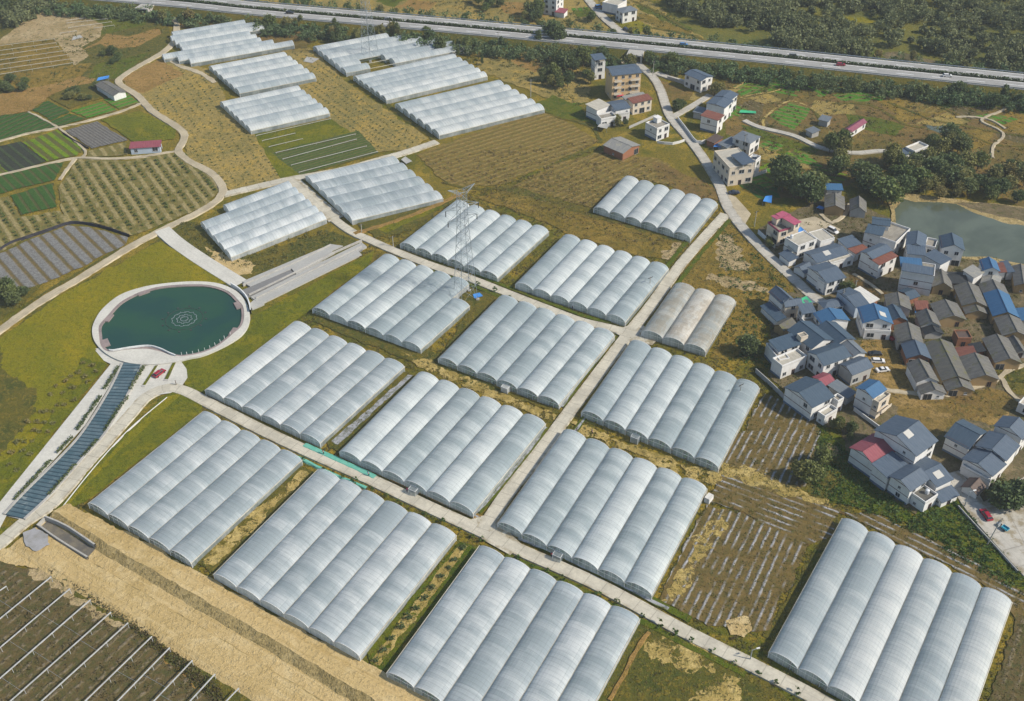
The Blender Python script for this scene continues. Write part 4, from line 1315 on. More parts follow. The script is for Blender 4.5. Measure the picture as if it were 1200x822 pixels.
# ------------------------------------------------------------------ highway
HZ = 4.0
hl = spline([P(x, y, HZ) for x, y in ((-60, -24), (60, -12), (150, -4), (230, 3), (300, 10.5), (450, 23.5), (600, 37), (750, 51), (900, 65.5), (1050, 81), (1200, 96), (1400, 118))], 8)
kind(sweep('embankment', hl, [(-16, 0), (-10.5, HZ - .3), (10.5, HZ - .3), (17, 0)], MT['dark_scrub']))
for sgn in (-1, 1):
    line = [p + n * (5.3 * sgn) for p, d, n in frame_along(hl)]
    kind(sweep('carriageway', line, [(-4.4, HZ - .3), (-4.4, HZ), (4.4, HZ), (4.4, HZ - .3)], MT['asphalt']))
    for off, w_, dash in ((-3.7, .25, 0), (3.7, .25, 0), (0, .25, 1)):
        mb = MB()
        fr_ = frame_along(line)
        for i in range(len(fr_) - 1):
            if dash and i % 2:
                continue
            (p, d, n), (p2, d2, n2) = fr_[i], fr_[i + 1]
            mb.face([v + Vector((0, 0, 0)) for v in [Vector((*(p + n * (off - w_)).xy, HZ + .03)), Vector((*(p + n * (off + w_)).xy, HZ + .03)),
                     Vector((*(p2 + n2 * (off + w_)).xy, HZ + .03)), Vector((*(p2 + n2 * (off - w_)).xy, HZ + .03))]])
        kind(mb.build('lane_marking', MT['white']))
for off, lab in ((-9.9, 'steel guard rail along the far edge of the highway'), (9.9, 'steel guard rail along the near edge of the highway')):
    line = [p + n * off for p, d, n in frame_along(hl)]
    mb = MB()
    for i, p in enumerate(line):
        mb.box((p.x, p.y, HZ - .3), .15, .15, 1.1)
    root = thing('guard_rail', lab, 'guard rail', (line[20].x, line[20].y, HZ - .3))
    sweep('rail', line, [(-.06, HZ + .35), (-.06, HZ + .8), (.06, HZ + .8), (.06, HZ + .35)], MT['steel'], root)
    mb.build('rail_post', MT['steel'], root)
# underpass portals (a dark panel across each mouth stands in for the shade inside)
for (x, y), lab, az in (((742, 62.5), 'dark concrete underpass mouth where the village road passes below the highway', None), ((181, 7), 'dark concrete underpass mouth at the far end of the winding track', None)):
    q = P(x, y, 0)
    i = min(range(len(hl)), key=lambda k: (hl[k].xy - q.xy).length)
    p, d, n = frame_along(hl)[i]
    rz = math.atan2(d.y, d.x)
    c = p + n * 13.2
    root = thing('underpass', lab, 'underpass', (c.x, c.y, 0))
    mb = MB()
    for s in (-1, 1):
        e = c + d * (3.6 * s)
        mb.box((e.x, e.y, 0), .8, 8.5, 4.3, rz)
    mb.box((c.x, c.y, 3.7), 7.9, 8.4, .7, rz)
    mb.build('portal', MT['stone'], root)
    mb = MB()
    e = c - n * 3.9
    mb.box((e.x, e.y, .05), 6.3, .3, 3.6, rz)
    mb.build('passage_shade', MT['grey_dark'], root)


# ------------------------------------------------------------------ houses
def roof_mat(name, c, c2, rib=0.0, moss=None, rough=0.6):
    t = NT(name)
    x, y, _ = t.xyz(t.uv())
    p = t.pos()
    n = t.step(t.noise(t.comb(t.math('MULTIPLY', x, .9), t.math('MULTIPLY', y, .25)), 1.0, 4, .65), .35, .68)
    col = t.mix(n, c, c2)
    if rib:
        r = t.math('ABSOLUTE', t.math('SUBTRACT', t.math('FRACT', t.math('DIVIDE', x, rib)), .5))
        rm = t.step(r, .38, .5)
        col = t.mix(t.math('MULTIPLY', rm, .35), col, tuple(k * .45 for k in c))
        bump = rm
    else:
        bump = t.noise(p, 2.5, 2)
    if moss:
        col = t.mix(t.math('MULTIPLY', t.step(t.noise(p, .35, 4, .7), .52, .68), .8), col, moss)
    return t.fin(col, rough, bump=bump, bdist=.06, spec=.35)


RM = {
    'blue': roof_mat('slate_blue_roof_sheet', (.062, .092, .132), (.085, .115, .155), .9),
    'dark': roof_mat('dark_blue_roof_sheet', (.042, .072, .108), (.055, .088, .125), .9),
    'grey': roof_mat('blue_grey_roof_sheet', (.12, .145, .17), (.15, .17, .19), .9),
    'bright': roof_mat('bright_blue_roof_sheet', (.035, .11, .22), (.045, .13, .25), .9),
    'red': roof_mat('dull_red_roof_sheet', (.22, .055, .075), (.26, .075, .09), .9),
    'pink': roof_mat('pink_roof_tile', (.40, .09, .15), (.32, .07, .12), .5),
    'rust': roof_mat('rust_red_roof', (.15, .055, .04), (.21, .085, .055), .8),
    'tile': roof_mat('old_grey_clay_tile', (.105, .105, .10), (.165, .16, .145), .45, (.10, .10, .045), .85),
    'moss': roof_mat('mossy_clay_tile', (.10, .10, .092), (.135, .13, .11), .45, (.12, .12, .03), .9),
    'black': roof_mat('sooty_roof', (.02, .025, .03), (.035, .04, .045), .45, None, .8),
    'pale': roof_mat('pale_cement_roof', (.42, .40, .34), (.33, .31, .26), 0, None, .85),
    'white': roof_mat('white_roof_sheet', (.60, .59, .55), (.5, .49, .45), 1.2),
    'terrace': roof_mat('cement_terrace', (.28, .26, .22), (.21, .195, .165), 0, (.17, .15, .11), .9),
    'asbestos': roof_mat('asbestos_cement_roof', (.20, .205, .20), (.26, .255, .235), .7, (.30, .29, .23), .85),
    'brown': roof_mat('brown_felt_roof', (.085, .06, .05), (.12, .085, .07), .6),
    'purple': roof_mat('purple_red_roof', (.19, .05, .085), (.23, .07, .10), .7),
}


def wall_mat(name, c, c2, streak=.5):
    t = NT(name)
    p = t.pos()
    s = t.vmul(p, (1.1, 1.1, .16))
    n = t.step(t.noise(s, 1.0, 4, .65), .45, .72)
    b = t.step(t.noise(p, .25, 3, .6), .4, .65)
    col = t.mix(t.math('MULTIPLY', n, streak), c, c2)
    col = t.mix(t.math('MULTIPLY', b, .3), col, c2)
    return t.fin(col, .85)


WM = {
    'w': wall_mat('white_render_wall', (.66, .66, .65), (.50, .49, .47)),
    'c': wall_mat('cream_render_wall', (.60, .53, .43), (.46, .39, .30)),
    't': wall_mat('tan_tiled_wall', (.56, .40, .22), (.46, .33, .19)),
    'g': wall_mat('grey_cement_wall', (.36, .36, .35), (.27, .27, .26)),
    'o': wall_mat('ochre_mud_wall', (.33, .23, .11), (.25, .17, .085)),
    'b': wall_mat('red_brick_wall', (.27, .12, .065), (.20, .095, .055)),
    'u': wall_mat('pale_blue_wall', (.42, .50, .60), (.36, .42, .50)),
}
BAND = plain('dark_red_floor_band', (.13, .075, .07), (.09, .06, .055))
PLINTH = plain('blue_grey_plinth', (.12, .17, .24), (.10, .14, .19))
TANK = plain('water_tank', (.62, .64, .66), (.5, .52, .54), .8, .35)
TANKB = plain('dark_solar_panel', (.02, .03, .05), (.03, .04, .06), .8, .2)


def unit_window(w_, h_, frame, name):
    """a window lying in the xz plane, facing -y, origin at its bottom centre"""
    mb = MB()
    t = .09
    for bx in ((-w_ / 2, w_ / 2, 0, t), (-w_ / 2, w_ / 2, h_ - t, h_), (-w_ / 2, -w_ / 2 + t, t, h_ - t), (w_ / 2 - t, w_ / 2, t, h_ - t), (-t / 2, t / 2, t, h_ - t)):
        x0, x1, z0, z1 = bx
        mb.hexa([(x0, -.06, z0), (x1, -.06, z0), (x1, .02, z0), (x0, .02, z0), (x0, -.06, z1), (x1, -.06, z1), (x1, .02, z1), (x0, .02, z1)], 0)
    mb.hexa([(-w_ / 2 - .1, -.16, -.12), (w_ / 2 + .1, -.16, -.12), (w_ / 2 + .1, .02, -.12), (-w_ / 2 - .1, .02, -.12),
             (-w_ / 2 - .1, -.16, -.02), (w_ / 2 + .1, -.16, -.02), (w_ / 2 + .1, .02, -.02), (-w_ / 2 - .1, .02, -.02)], 0)
    mb.face([(-w_ / 2 + t, -.03, t), (w_ / 2 - t, -.03, t), (w_ / 2 - t, -.03, h_ - t), (-w_ / 2 + t, -.03, h_ - t)], 1)
    o = mb.build(name, [frame, MT['glass']])
    me = o.data
    bpy.data.objects.remove(o)
    return me


WIN = unit_window(1.5, 1.5, MT['frame'], 'window')
WIN_BIG = unit_window(2.4, 1.8, MT['frame'], 'window')
WIN_SMALL = unit_window(.9, .9, MT['frame'], 'window')
DOOR = unit_window(1.4, 2.2, plain('door_frame', (.16, .07, .05), (.11, .05, .04)), 'door')
GATE = unit_window(2.8, 2.6, plain('metal_door', (.25, .24, .23), (.18, .17, .17)), 'door')
cyl = MB()
cyl.tube((-1.0, 0, 1.0), (1.0, 0, 1.0), .33, n=10)
cyl.face([(-.95, -1.5, .15), (.95, -1.5, .15), (.95, -.2, .95), (-.95, -.2, .95)], 1)
cyl.tube((-.8, .1, 0), (-.8, .1, .9), .05)
cyl.tube((.8, .1, 0), (.8, .1, .9), .05)
_o = cyl.build('solar_heater', [TANK, TANKB])
HEATER = _o.data
bpy.data.objects.remove(_o)
cyl = MB()
cyl.tube((0, 0, 0), (0, 0, 1.3), .6, n=12)
cyl.tube((0, 0, 1.3), (0, 0, 1.5), .6, .2, n=12)
_o = cyl.build('water_tank', TANK)
VAT = _o.data
bpy.data.objects.remove(_o)

HROOT = []


def house(label, blocks, cat='house', name='house', win=1.0, group=None):
    """blocks: (kind, A, B, C, h, rise, roof, wall[, opts]); pixels of three eave corners A-B-C at height h; ridge along A-B"""
    cx = [P(*b[1], b[4]) for b in blocks] + [P(*b[3], b[4]) for b in blocks]
    c0 = sum(cx, Vector()) / len(cx)
    root = thing(name, label, cat, (c0.x, c0.y, 0), group)
    r = random.Random(label)
    for bi, b in enumerate(blocks):
        kd, A, B, C, h, rise, rf, wl = b[:8]
        op = b[8] if len(b) > 8 else {}
        z0 = op.get('z0', 0)
        a, bb, c = P(*A, h), P(*B, h), P(*C, h)
        u = bb - a
        L = u.length
        u.normalize()
        v = Vector((-u.y, u.x, 0))
        Wd = (c - bb).dot(v)
        sgn = 1 if Wd > 0 else -1
        v *= sgn
        Wd = abs(Wd)

        def q(x, y, z, a=a, u=u, v=v):
            w_ = a + u * x + v * y
            return Vector((w_.x, w_.y, z))
        # corner loop, counter-clockwise seen from above
        loop = [(0, 0), (L, 0), (L, Wd), (0, Wd)]
        if sgn < 0:
            loop = [loop[0], loop[3], loop[2], loop[1]]
        hz = h - (0.0 if kd == 'f' else .12)
        wb = MB()
        gable_dz = rise
        n4 = 4
        open_ = op.get('open')
        if open_:
            for (x, y) in loop:
                px_ = min(max(x, .25), L - .25)
                py_ = min(max(y, .25), Wd - .25)
                p_ = q(px_, py_, z0)
                wb.tube(p_, q(px_, py_, hz), .14, n=5)
        else:
            for k in range(4):
                (x0, y0), (x1, y1) = loop[k], loop[(k + 1) % 4]
                wb.face([q(x0, y0, z0), q(x1, y1, z0), q(x1, y1, hz), q(x0, y0, hz)])
            if kd == 'g':
                for xe, dirn in ((0, -1), (L, 1)):
                    tri = [q(xe, 0, hz), q(xe, Wd, hz), q(xe, Wd / 2, hz + rise)]
                    nrm = (tri[1] - tri[0]).cross(tri[2] - tri[0])
                    if nrm.dot(u) * dirn < 0:
                        tri.reverse()
                    wb.face(tri)
            if kd == 's':
                for xe, dirn in ((0, -1), (L, 1)):
                    tri = [q(xe, 0, hz), q(xe, Wd, hz), q(xe, Wd, hz + rise)]
                    nrm = (tri[1] - tri[0]).cross(tri[2] - tri[0])
                    if nrm.dot(u) * dirn < 0:
                        tri.reverse()
                    wb.face(tri)
                bk = [q(0, Wd, hz), q(L, Wd, hz), q(L, Wd, hz + rise), q(0, Wd, hz + rise)]
                if (bk[1] - bk[0]).cross(bk[2] - bk[0]).dot(v) < 0:
                    bk.reverse()
                wb.face(bk)
            if kd == 'f':
                pass
        wall = wb.build('wall', WM[wl], root)
        # roof
        ov = op.get('ov', .45)
        rb = MB()
        T = .16

        def slab(p4, uvs):
            n_ = (p4[1] - p4[0]).cross(p4[3] - p4[0])
            if n_.z < 0:
                p4 = p4[::-1]
                uvs = uvs[::-1]
            up = Vector((0, 0, T))
            i = len(rb.v)
            lo, hi = p4, [p + up for p in p4]
            rb.face(hi, 0, uvs)
            rb.face(lo[::-1], 0, uvs[::-1])
            for k in range(4):
                rb.face([lo[k], lo[(k + 1) % 4], hi[(k + 1) % 4], hi[k]], 0, [(0, 0)] * 4)
        if kd == 'g':
            sl = rise / (Wd / 2)
            lowz = hz - ov * sl
            for ys in ((-ov, Wd / 2), (Wd + ov, Wd / 2)):
                d = math.hypot(abs(ys[1] - ys[0]), rise + ov * sl)
                slab([q(-ov, ys[0], lowz), q(L + ov, ys[0], lowz), q(L + ov, ys[1], hz + rise), q(-ov, ys[1], hz + rise)],
                     [(-ov, 0), (L + ov, 0), (L + ov, d), (-ov, d)])
            rb.tube(q(-ov, Wd / 2, hz + rise + T), q(L + ov, Wd / 2, hz + rise + T), .13, n=5)
        elif kd == 's':
            sl = rise / Wd
            slab([q(-ov, -ov, hz - ov * sl), q(L + ov, -ov, hz - ov * sl), q(L + ov, Wd + ov, hz + rise + ov * sl), q(-ov, Wd + ov, hz + rise + ov * sl)],
                 [(-ov, 0), (L + ov, 0), (L + ov, Wd + 2 * ov), (-ov, Wd + 2 * ov)])
        elif kd == 'h':
            i_ = min(Wd / 2, L / 2) * .95
            e = [q(-ov, -ov, hz), q(L + ov, -ov, hz), q(L + ov, Wd + ov, hz), q(-ov, Wd + ov, hz)]
            r0, r1 = q(i_, Wd / 2, hz + rise), q(L - i_, Wd / 2, hz + rise)
            for f_ in ([e[0], e[1], r1, r0], [e[1], e[2], r1], [e[2], e[3], r0, r1], [e[3], e[0], r0]):
                if (f_[1] - f_[0]).cross(f_[2] - f_[0]).z < 0:
                    f_ = f_[::-1]
                d_ = (f_[1] - f_[0]).normalized()
                rb.face(f_, 0, [((p - f_[0]).dot(d_), (p - f_[0] - d_ * (p - f_[0]).dot(d_)).length) for p in f_])
            rb.face(e if (e[1] - e[0]).cross(e[2] - e[0]).z < 0 else e[::-1], 0, [(0, 0)] * 4)
        else:
            slab([q(0, 0, h - T + .01), q(L, 0, h - T + .01), q(L, Wd, h - T + .01), q(0, Wd, h - T + .01)],
                 [(0, 0), (L, 0), (L, Wd), (0, Wd)])
        roof = rb.build('roof', RM[rf], root)
        if op.get('sky'):
            for fx, fy in op['sky']:
                mb = MB()
                # skylight sheet on the slope on the C side (fy in 0..1 from eave to ridge)
                if kd == 'g':
                    def rz(y):
                        return hz + rise * (1 - abs(y - Wd / 2) / (Wd / 2)) + T + .03
                else:
                    def rz(y):
                        return hz + rise * y / Wd + T + .03
                y0, y1 = Wd - (Wd / 2) * fy - 1.1, Wd - (Wd / 2) * fy + 1.1
                x0, x1 = L * fx - 1.3, L * fx + 1.3
                s4 = [q(x0, y0, rz(y0)), q(x1, y0, rz(y0)), q(x1, y1, rz(y1)), q(x0, y1, rz(y1))]
                if (s4[1] - s4[0]).cross(s4[2] - s4[0]).z < 0:
                    s4.reverse()
                mb.hexa(s4 + [p + Vector((0, 0, .07)) for p in s4])
                mb.build('skylight', RM['white'], roof)
        if kd == 'f' and not op.get('noparapet'):
            pb = MB()
            ph = op.get('par', .75)
            for k in range(4):
                (x0, y0), (x1, y1) = loop[k], loop[(k + 1) % 4]
                p0, p1 = q(x0, y0, h + .012), q(x1, y1, h + .012)
                d = (p1 - p0).normalized()
                nn = Vector((-d.y, d.x, 0)) * .22
                p0, p1 = p0 + d * (.0), p1 - d * .22
                pb.hexa([p0, p1, p1 + nn, p0 + nn] + [p + Vector((0, 0, ph)) for p in (p0, p1, p1 + nn, p0 + nn)])
            pb.build('parapet', RM[op['trim']] if op.get('trim') else WM['w' if wl == 'u' else wl], root)
        # walls facing the viewer: windows, bands, doors
        if not open_:
            nf = max(1, int((h - z0 + .6) / 3.05))
            fh = (h - z0) / nf
            bands = MB()
            for k in range(4):
                (x0, y0), (x1, y1) = loop[k], loop[(k + 1) % 4]
                p0, p1 = q(x0, y0, 0), q(x1, y1, 0)
                d = p1 - p0
                ln = d.length
                d.normalize()
                nn = Vector((d.y, -d.x, 0))
                view = Vector((p0.x, p0.y, 0))
                if nn.dot(-view.normalized()) < .12:
                    if not op.get('allwin'):
                        continue
                blind = nn.x < -.25 and not op.get('leftwin')
                az = math.atan2(-nn.x, nn.y) + PI
                if wl in 'wcgu' and h - z0 > 4.5 and blind:
                    for f in range(1, nf + (1 if kd == 'g' else 0)):
                        z = z0 + f * fh
                        b0, b1 = p0 + d * .02, p1 - d * .02
                        bands.hexa([Vector((*p.xy, z - .11)) for p in (b0 + nn * .035, b1 + nn * .035, b1 - nn * .05, b0 - nn * .05)]
                                   + [Vector((*p.xy, z + .11)) for p in (b0 + nn * .035, b1 + nn * .035, b1 - nn * .05, b0 - nn * .05)])
                    if z0 == 0 and op.get('plinth', 1):
                        b0, b1 = p0 + d * .02, p1 - d * .02
                        pl = MB()
                        pl.hexa([Vector((*p.xy, 0)) for p in (b0 + nn * .06, b1 + nn * .06, b1 - nn * .05, b0 - nn * .05)]
                                + [Vector((*p.xy, .95)) for p in (b0 + nn * .06, b1 + nn * .06, b1 - nn * .05, b0 - nn * .05)])
                        pl.build('plinth', PLINTH, root)
                cnt = int(ln / (3.4 if not blind else 5.5))
                if ln > 2.2 and cnt == 0:
                    cnt = 1
                old = rf in ('tile', 'moss', 'black', 'brown', 'asbestos')
                if win <= 0 or op.get('nowin'):
                    cnt = 0
                done_door = False
                for f in range(nf):
                    for j in range(cnt):
                        if r.random() > (.28 if blind else (.5 if old else .92)) * win:
                            continue
                        x = ln * (j + .5) / cnt + r.uniform(-.2, .2)
                        isdoor = f == 0 and z0 == 0 and not blind and not done_door and (j == cnt // 2 or old)
                        me = (GATE if ln > 7 and r.random() < .4 else DOOR) if isdoor else (WIN_SMALL if blind and r.random() < .5 or old else (WIN_BIG if ln / cnt > 3.6 and r.random() < .6 and not blind else WIN))
                        hw = {WIN: 1.5, WIN_BIG: 1.8, WIN_SMALL: .9, DOOR: 2.2, GATE: 2.6}[me]
                        zz = z0 + f * fh + (.05 if isdoor else min(1.0, max(.25, fh - hw - .35)))
                        if zz + hw > hz - .1:
                            continue
                        pp = p0 + d * x + nn * .004
                        done_door |= isdoor
                        inst(me.name.split('.')[0], me, root, (pp.x - c0.x, pp.y - c0.y, zz), az)
                    if not blind and op.get('balc') and f > 0:
                        for (s0, s1) in op['balc']:
                            bl = MB()
                            b0, b1 = p0 + d * (ln * s0), p0 + d * (ln * s1)
                            z = z0 + f * fh
                            m4 = [b0 + nn * .01, b0 + nn * 1.3, b1 + nn * 1.3, b1 + nn * .01]
                            if (m4[1] - m4[0]).cross(m4[2] - m4[0]).z < 0:
                                m4 = m4[::-1]
                            bl.hexa([Vector((*p.xy, z - .15)) for p in m4] + [Vector((*p.xy, z)) for p in m4])
                            m4 = [b0 + nn * 1.18, b0 + nn * 1.3, b1 + nn * 1.3, b1 + nn * 1.18]
                            if (m4[1] - m4[0]).cross(m4[2] - m4[0]).z < 0:
                                m4 = m4[::-1]
                            bl.hexa([Vector((*p.xy, z + .002)) for p in m4] + [Vector((*p.xy, z + 1.0)) for p in m4])
                            bl.build('balcony', WM['c' if wl == 't' else wl], root)
            if bands.f:
                bands.build('floor_band', BAND, root)
        for kd2, fx, fy in op.get('top', []):
            p = q(L * fx, Wd * fy, h + .02)
            if kd2 == 'heater':
                inst('solar_heater', HEATER, root, (p.x - c0.x, p.y - c0.y, p.z), r.uniform(-.4, .4))
            elif kd2 == 'vat':
                inst('water_tank', VAT, root, (p.x - c0.x, p.y - c0.y, p.z))
            elif kd2 == 'box':
                mb = MB()
                mb.box(p, 2.6, 2.6, 2.3, math.atan2(u.y, u.x))
                mb.box(p + Vector((0, 0, 2.3)), 3.0, 3.0, .2, math.atan2(u.y, u.x))
                mb.build('stair_box', WM[wl], root)
        KEEP_OUT.append([q(-.3, -.3, 0), q(L + .3, -.3, 0), q(L + .3, Wd + .3, 0), q(-.3, Wd + .3, 0)])
    HROOT.append(root)
    return root


g_, f_, s_, h_ = 'g', 'f', 's', 'h'
# south end of the village
house('long white house with a dull red roof, facing the mulch field', [
    (g_, (997.6, 524.5), (1023.9, 508.8), (1047.7, 528.3), 6.2, 1.6, 'red', 'w'),
    (s_, (1040.5, 559), (1063, 545), (1050, 530), 5.8, .8, 'blue', 'w', {'nowin': 1})])
house('tall house with a big slate blue gable roof and one skylight behind the red roof', [
    (g_, (1026.4, 503.8), (1050.2, 487.5), (1093.4, 518.9), 9.4, 2.6, 'blue', 'w', {'sky': [(.35, .8)]})])
house('white house with twin slate blue gables and a small roof garden, at the village corner', [
    (g_, (1044, 558.3), (1065, 545), (1089, 560), 6.2, 1.4, 'blue', 'w'),
    (g_, (1066.5, 544), (1084, 535.8), (1115.5, 561), 5.4, 1.5, 'blue', 'w', {'sky': [(.5, .5)]}),
    (f_, (1043, 562), (1084, 591), (1097, 580), 3.6, 0, 'moss', 'w', {'top': [('vat', .8, .7)]})])
house('narrow lean-to with a blue-grey roof beside the concrete yard', [(s_, (1104, 588), (1122.7, 579.5), (1116.4, 571.5), 2.7, .7, 'blue', 'w')], 'shed', 'shed')
house('white house with a lopsided slate roof standing in the trodden grass', [(g_, (1108.9, 511.3), (1135.2, 525.1), (1156, 506), 5.8, 2.0, 'dark', 'w')])
house('stepped row of slate blue gables at the right edge above the concrete yard', [
    (g_, (1166.5, 498.8), (1176.6, 488.1), (1205, 505), 7.6, 1.8, 'blue', 'w'),
    (g_, (1145, 522), (1160, 506), (1190, 526), 6.3, 1.4, 'blue', 'w', {'nowin': 1}),
    (g_, (1129, 537.6), (1144, 525), (1179, 542.6), 5.4, 1.4, 'blue', 'w'),
    (f_, (1127, 547), (1133, 541), (1163, 562), 3.2, 0, 'pale', 'w')])
house('tiny hut with a dark arched roof and a blue patch on its white gable', [(g_, (1128.3, 570), (1137, 560.7), (1154, 569), 2.6, 1.4, 'brown', 'w', {'nowin': 1})], 'hut', 'hut')
house('pale house cut by the right edge beside the burnt garden plot', [(f_, (1193, 474), (1204, 462), (1225, 470), 3.0, 0, 'pale', 'w')])

# along the greenhouse side
house('large white house with a dark slate roof and small blind-wall windows behind the boundary wall', [
    (g_, (920.7, 453.9), (944.5, 442), (979, 462.7), 6.2, 1.8, 'dark', 'w'),
    (f_, (958, 485), (973, 476), (982, 481), 3.2, 0, 'pale', 'w', {'par': .9}),
    (f_, (974, 467), (981, 463), (989, 468), 4.6, 0, 'terrace', 'w')])
house('low outbuilding with a small pink roof and a grey lean-to', [
    (g_, (953.5, 442), (965, 437), (978, 446), 3.8, .9, 'red', 'g', {'nowin': 1}),
    (s_, (993, 466), (1002, 460), (983, 446), 3.4, .5, 'grey', 'g', {'nowin': 1})], 'outbuilding', 'outbuilding')
house('narrow three-storey white house with tan balconies facing the yard', [
    (g_, (1004.7, 454.5), (1019, 445.1), (1036, 457), 8.0, 1.2, 'bright', 'w'),
    (f_, (1022.5, 470), (1036, 460), (1042, 465), 6.2, 0, 'pale', 'c', {'balc': [(.05, .95)]})])
house('grey barn with a slate lean roof beside the parked white cars', [(g_, (984.5, 427), (1007, 418), (1025, 428), 5.2, 1.3, 'blue', 'g')], 'barn', 'barn')
house('sprawling white house with crossing slate roofs and a small dormer box', [
    (g_, (924.5, 387), (951.4, 407.7), (976, 397), 6.4, 1.9, 'dark', 'w', {'leftwin': 1}),
    (g_, (957, 384.5), (979, 404), (1000, 396), 6.0, 1.6, 'dark', 'w', {'nowin': 1}),
    (g_, (948, 412.5), (978, 402), (998, 416), 6.6, 1.5, 'dark', 'w', {'leftwin': 1}),
    (g_, (986, 404), (1000, 417), (1012, 411), 5.9, .9, 'grey', 'w', {'nowin': 1}),
    (f_, (934, 392), (939, 396.5), (946, 393), 8.0, 0, 'terrace', 'c', {'z0': 6.3, 'par': .3, 'nowin': 1})])
house('white house with a dark sheet roof over half of its pale flat terrace', [
    (s_, (913, 411), (937.5, 403), (921.5, 395), 6.2, .6, 'dark', 'w', {'open': 0}),
    (f_, (916.5, 431), (945.5, 419), (935, 409.5), 5.0, 0, 'pale', 'w', {'balc': [(.1, .95)]}),
    (f_, (897.5, 404.5), (913.5, 424), (922, 418), 4.6, 0, 'terrace', 'w', {'top': [('vat', .5, .5)]})])
house('white house with a two-level slate roof and a green sheet awning at the lane', [
    (g_, (902.5, 342), (917, 355), (928, 349), 6.4, 1.7, 'blue', 'w'),
    (g_, (921, 358.5), (939.5, 356), (935.5, 349.5), 6.0, 1.0, 'blue', 'c', {'balc': []}),
    (s_, (892.5, 359), (911, 376), (917, 371), 2.8, .6, 'dark', 'w', {'nowin': 1}),
    (s_, (939, 350), (946, 348), (951.5, 355), 3.0, .2, 'grey', 'w', {'open': 1})])
house('mossy brown-roofed hut squeezed between two white houses', [(g_, (908, 380.5), (921.5, 372.8), (933.5, 378), 3.2, 1.1, 'moss', 'o')], 'hut', 'hut')
house('white house with an L of bright blue roof round a small cement terrace', [
    (g_, (954.5, 367.5), (963, 379), (994.5, 374.8), 5.9, 1.4, 'bright', 'w'),
    (s_, (941, 367), (955, 365), (962, 356.5), 6.1, .9, 'blue', 'w'),
    (f_, (938, 374), (953, 371), (962, 382), 3.3, 0, 'terrace', 'w')])
house('low hipped grey-blue outbuilding at the end of the lane', [(h_, (959.6, 354), (981.5, 349.5), (986.5, 357.5), 3.5, 1.0, 'blue', 'w')], 'outbuilding', 'outbuilding')
house('long shed with a slate roof and a white sheet extension above the dug garden', [
    (g_, (981.3, 341.5), (995, 337.6), (1016.4, 355.7), 5.2, 1.2, 'blue', 'u', {'nowin': 1}),
    (s_, (1018, 356), (1029, 350.5), (1009, 337.5), 4.2, .5, 'white', 'b', {'nowin': 1})], 'shed', 'shed')
house('white house with one bright blue roof slope, one pale slope and a balcony front', [
    (g_, (1006.3, 360.8), (1012, 377.7), (1045.8, 379.5), 6.4, 1.9, 'bright', 'w', {'sky': [(.6, .55)]}),
    (f_, (1011.5, 384), (1013, 389), (1044, 391), 3.2, 0, 'pale', 'w', {'par': .9})])
house('small brick house with a blue gable roof behind the white balcony house', [(g_, (1036, 361.5), (1044, 375.5), (1063.4, 376.4), 4.5, 1.5, 'dark', 'b')])

# north end by the lane
house('beige villa with pink roof edging round its open terrace', [
    (f_, (899.4, 262), (912.8, 272.5), (936, 266), 6.4, 0, 'terrace', 'c', {'trim': 'pink', 'leftwin': 1, 'balc': [(.3, .6)]}),
    (s_, (905, 253.5), (919.4, 248.8), (925, 252.5), 9.2, .3, 'pink', 'c', {'z0': 6.4}),
    (s_, (931, 263), (937.6, 260), (919.4, 248), 9.2, .3, 'pink', 'c', {'z0': 6.4})], 'villa', 'villa')
house('white house with a wide pale flat roof next to the pink-edged villa', [
    (f_, (920, 279), (935.5, 289), (962, 283.5), 6.3, 0, 'pale', 'w', {'par': .25, 'top': [('vat', .2, .2)]}),
    (s_, (929, 295), (950, 290), (945, 285.5), 3.6, .5, 'pale', 'w', {'open': 1})])
house('flat pale-roofed block with a dark roof patch behind the lane houses', [(f_, (947.6, 273), (964, 268.5), (982.7, 278), 5.6, 0, 'pale', 'w', {'par': .25})])
house('long low blue-grey house with a single skylight', [
    (g_, (942.6, 296), (978, 285.5), (996, 296), 4.6, 1.0, 'blue', 'w', {'sky': [(.45, .7)]}),
    (f_, (969, 305), (996, 298), (1000, 302), 3.6, 0, 'pale', 'w', {'par': .3})])
house('small blue-grey house joined to a rust-brown lean-to', [
    (s_, (993, 290), (1008.4, 285.5), (999, 277.6), 5.0, .6, 'blue', 'w'),
    (s_, (1003, 297), (1015, 290), (1006, 285.5), 4.0, .5, 'rust', 'w')])
house('white two-storey house with a grey gable roof at the lane, small tree in front', [
    (g_, (947.6, 313.5), (968, 307.5), (994, 323.5), 6.0, 1.3, 'blue', 'w'),
    (f_, (958, 328), (969, 324), (977, 330), 4.6, 0, 'pale', 'w', {'top': [('heater', .5, .5)]})])
house('white-gabled garage hut beside the lane', [(g_, (931, 313), (941, 308), (950, 316), 2.6, 1.3, 'blue', 'w', {'nowin': 1})], 'hut', 'hut')
house('low white hut with a lean grey roof standing against the lane wall', [(s_, (914, 297.5), (925, 306), (930, 301), 2.8, .6, 'blue', 'w', {'nowin': 1})], 'hut', 'hut')

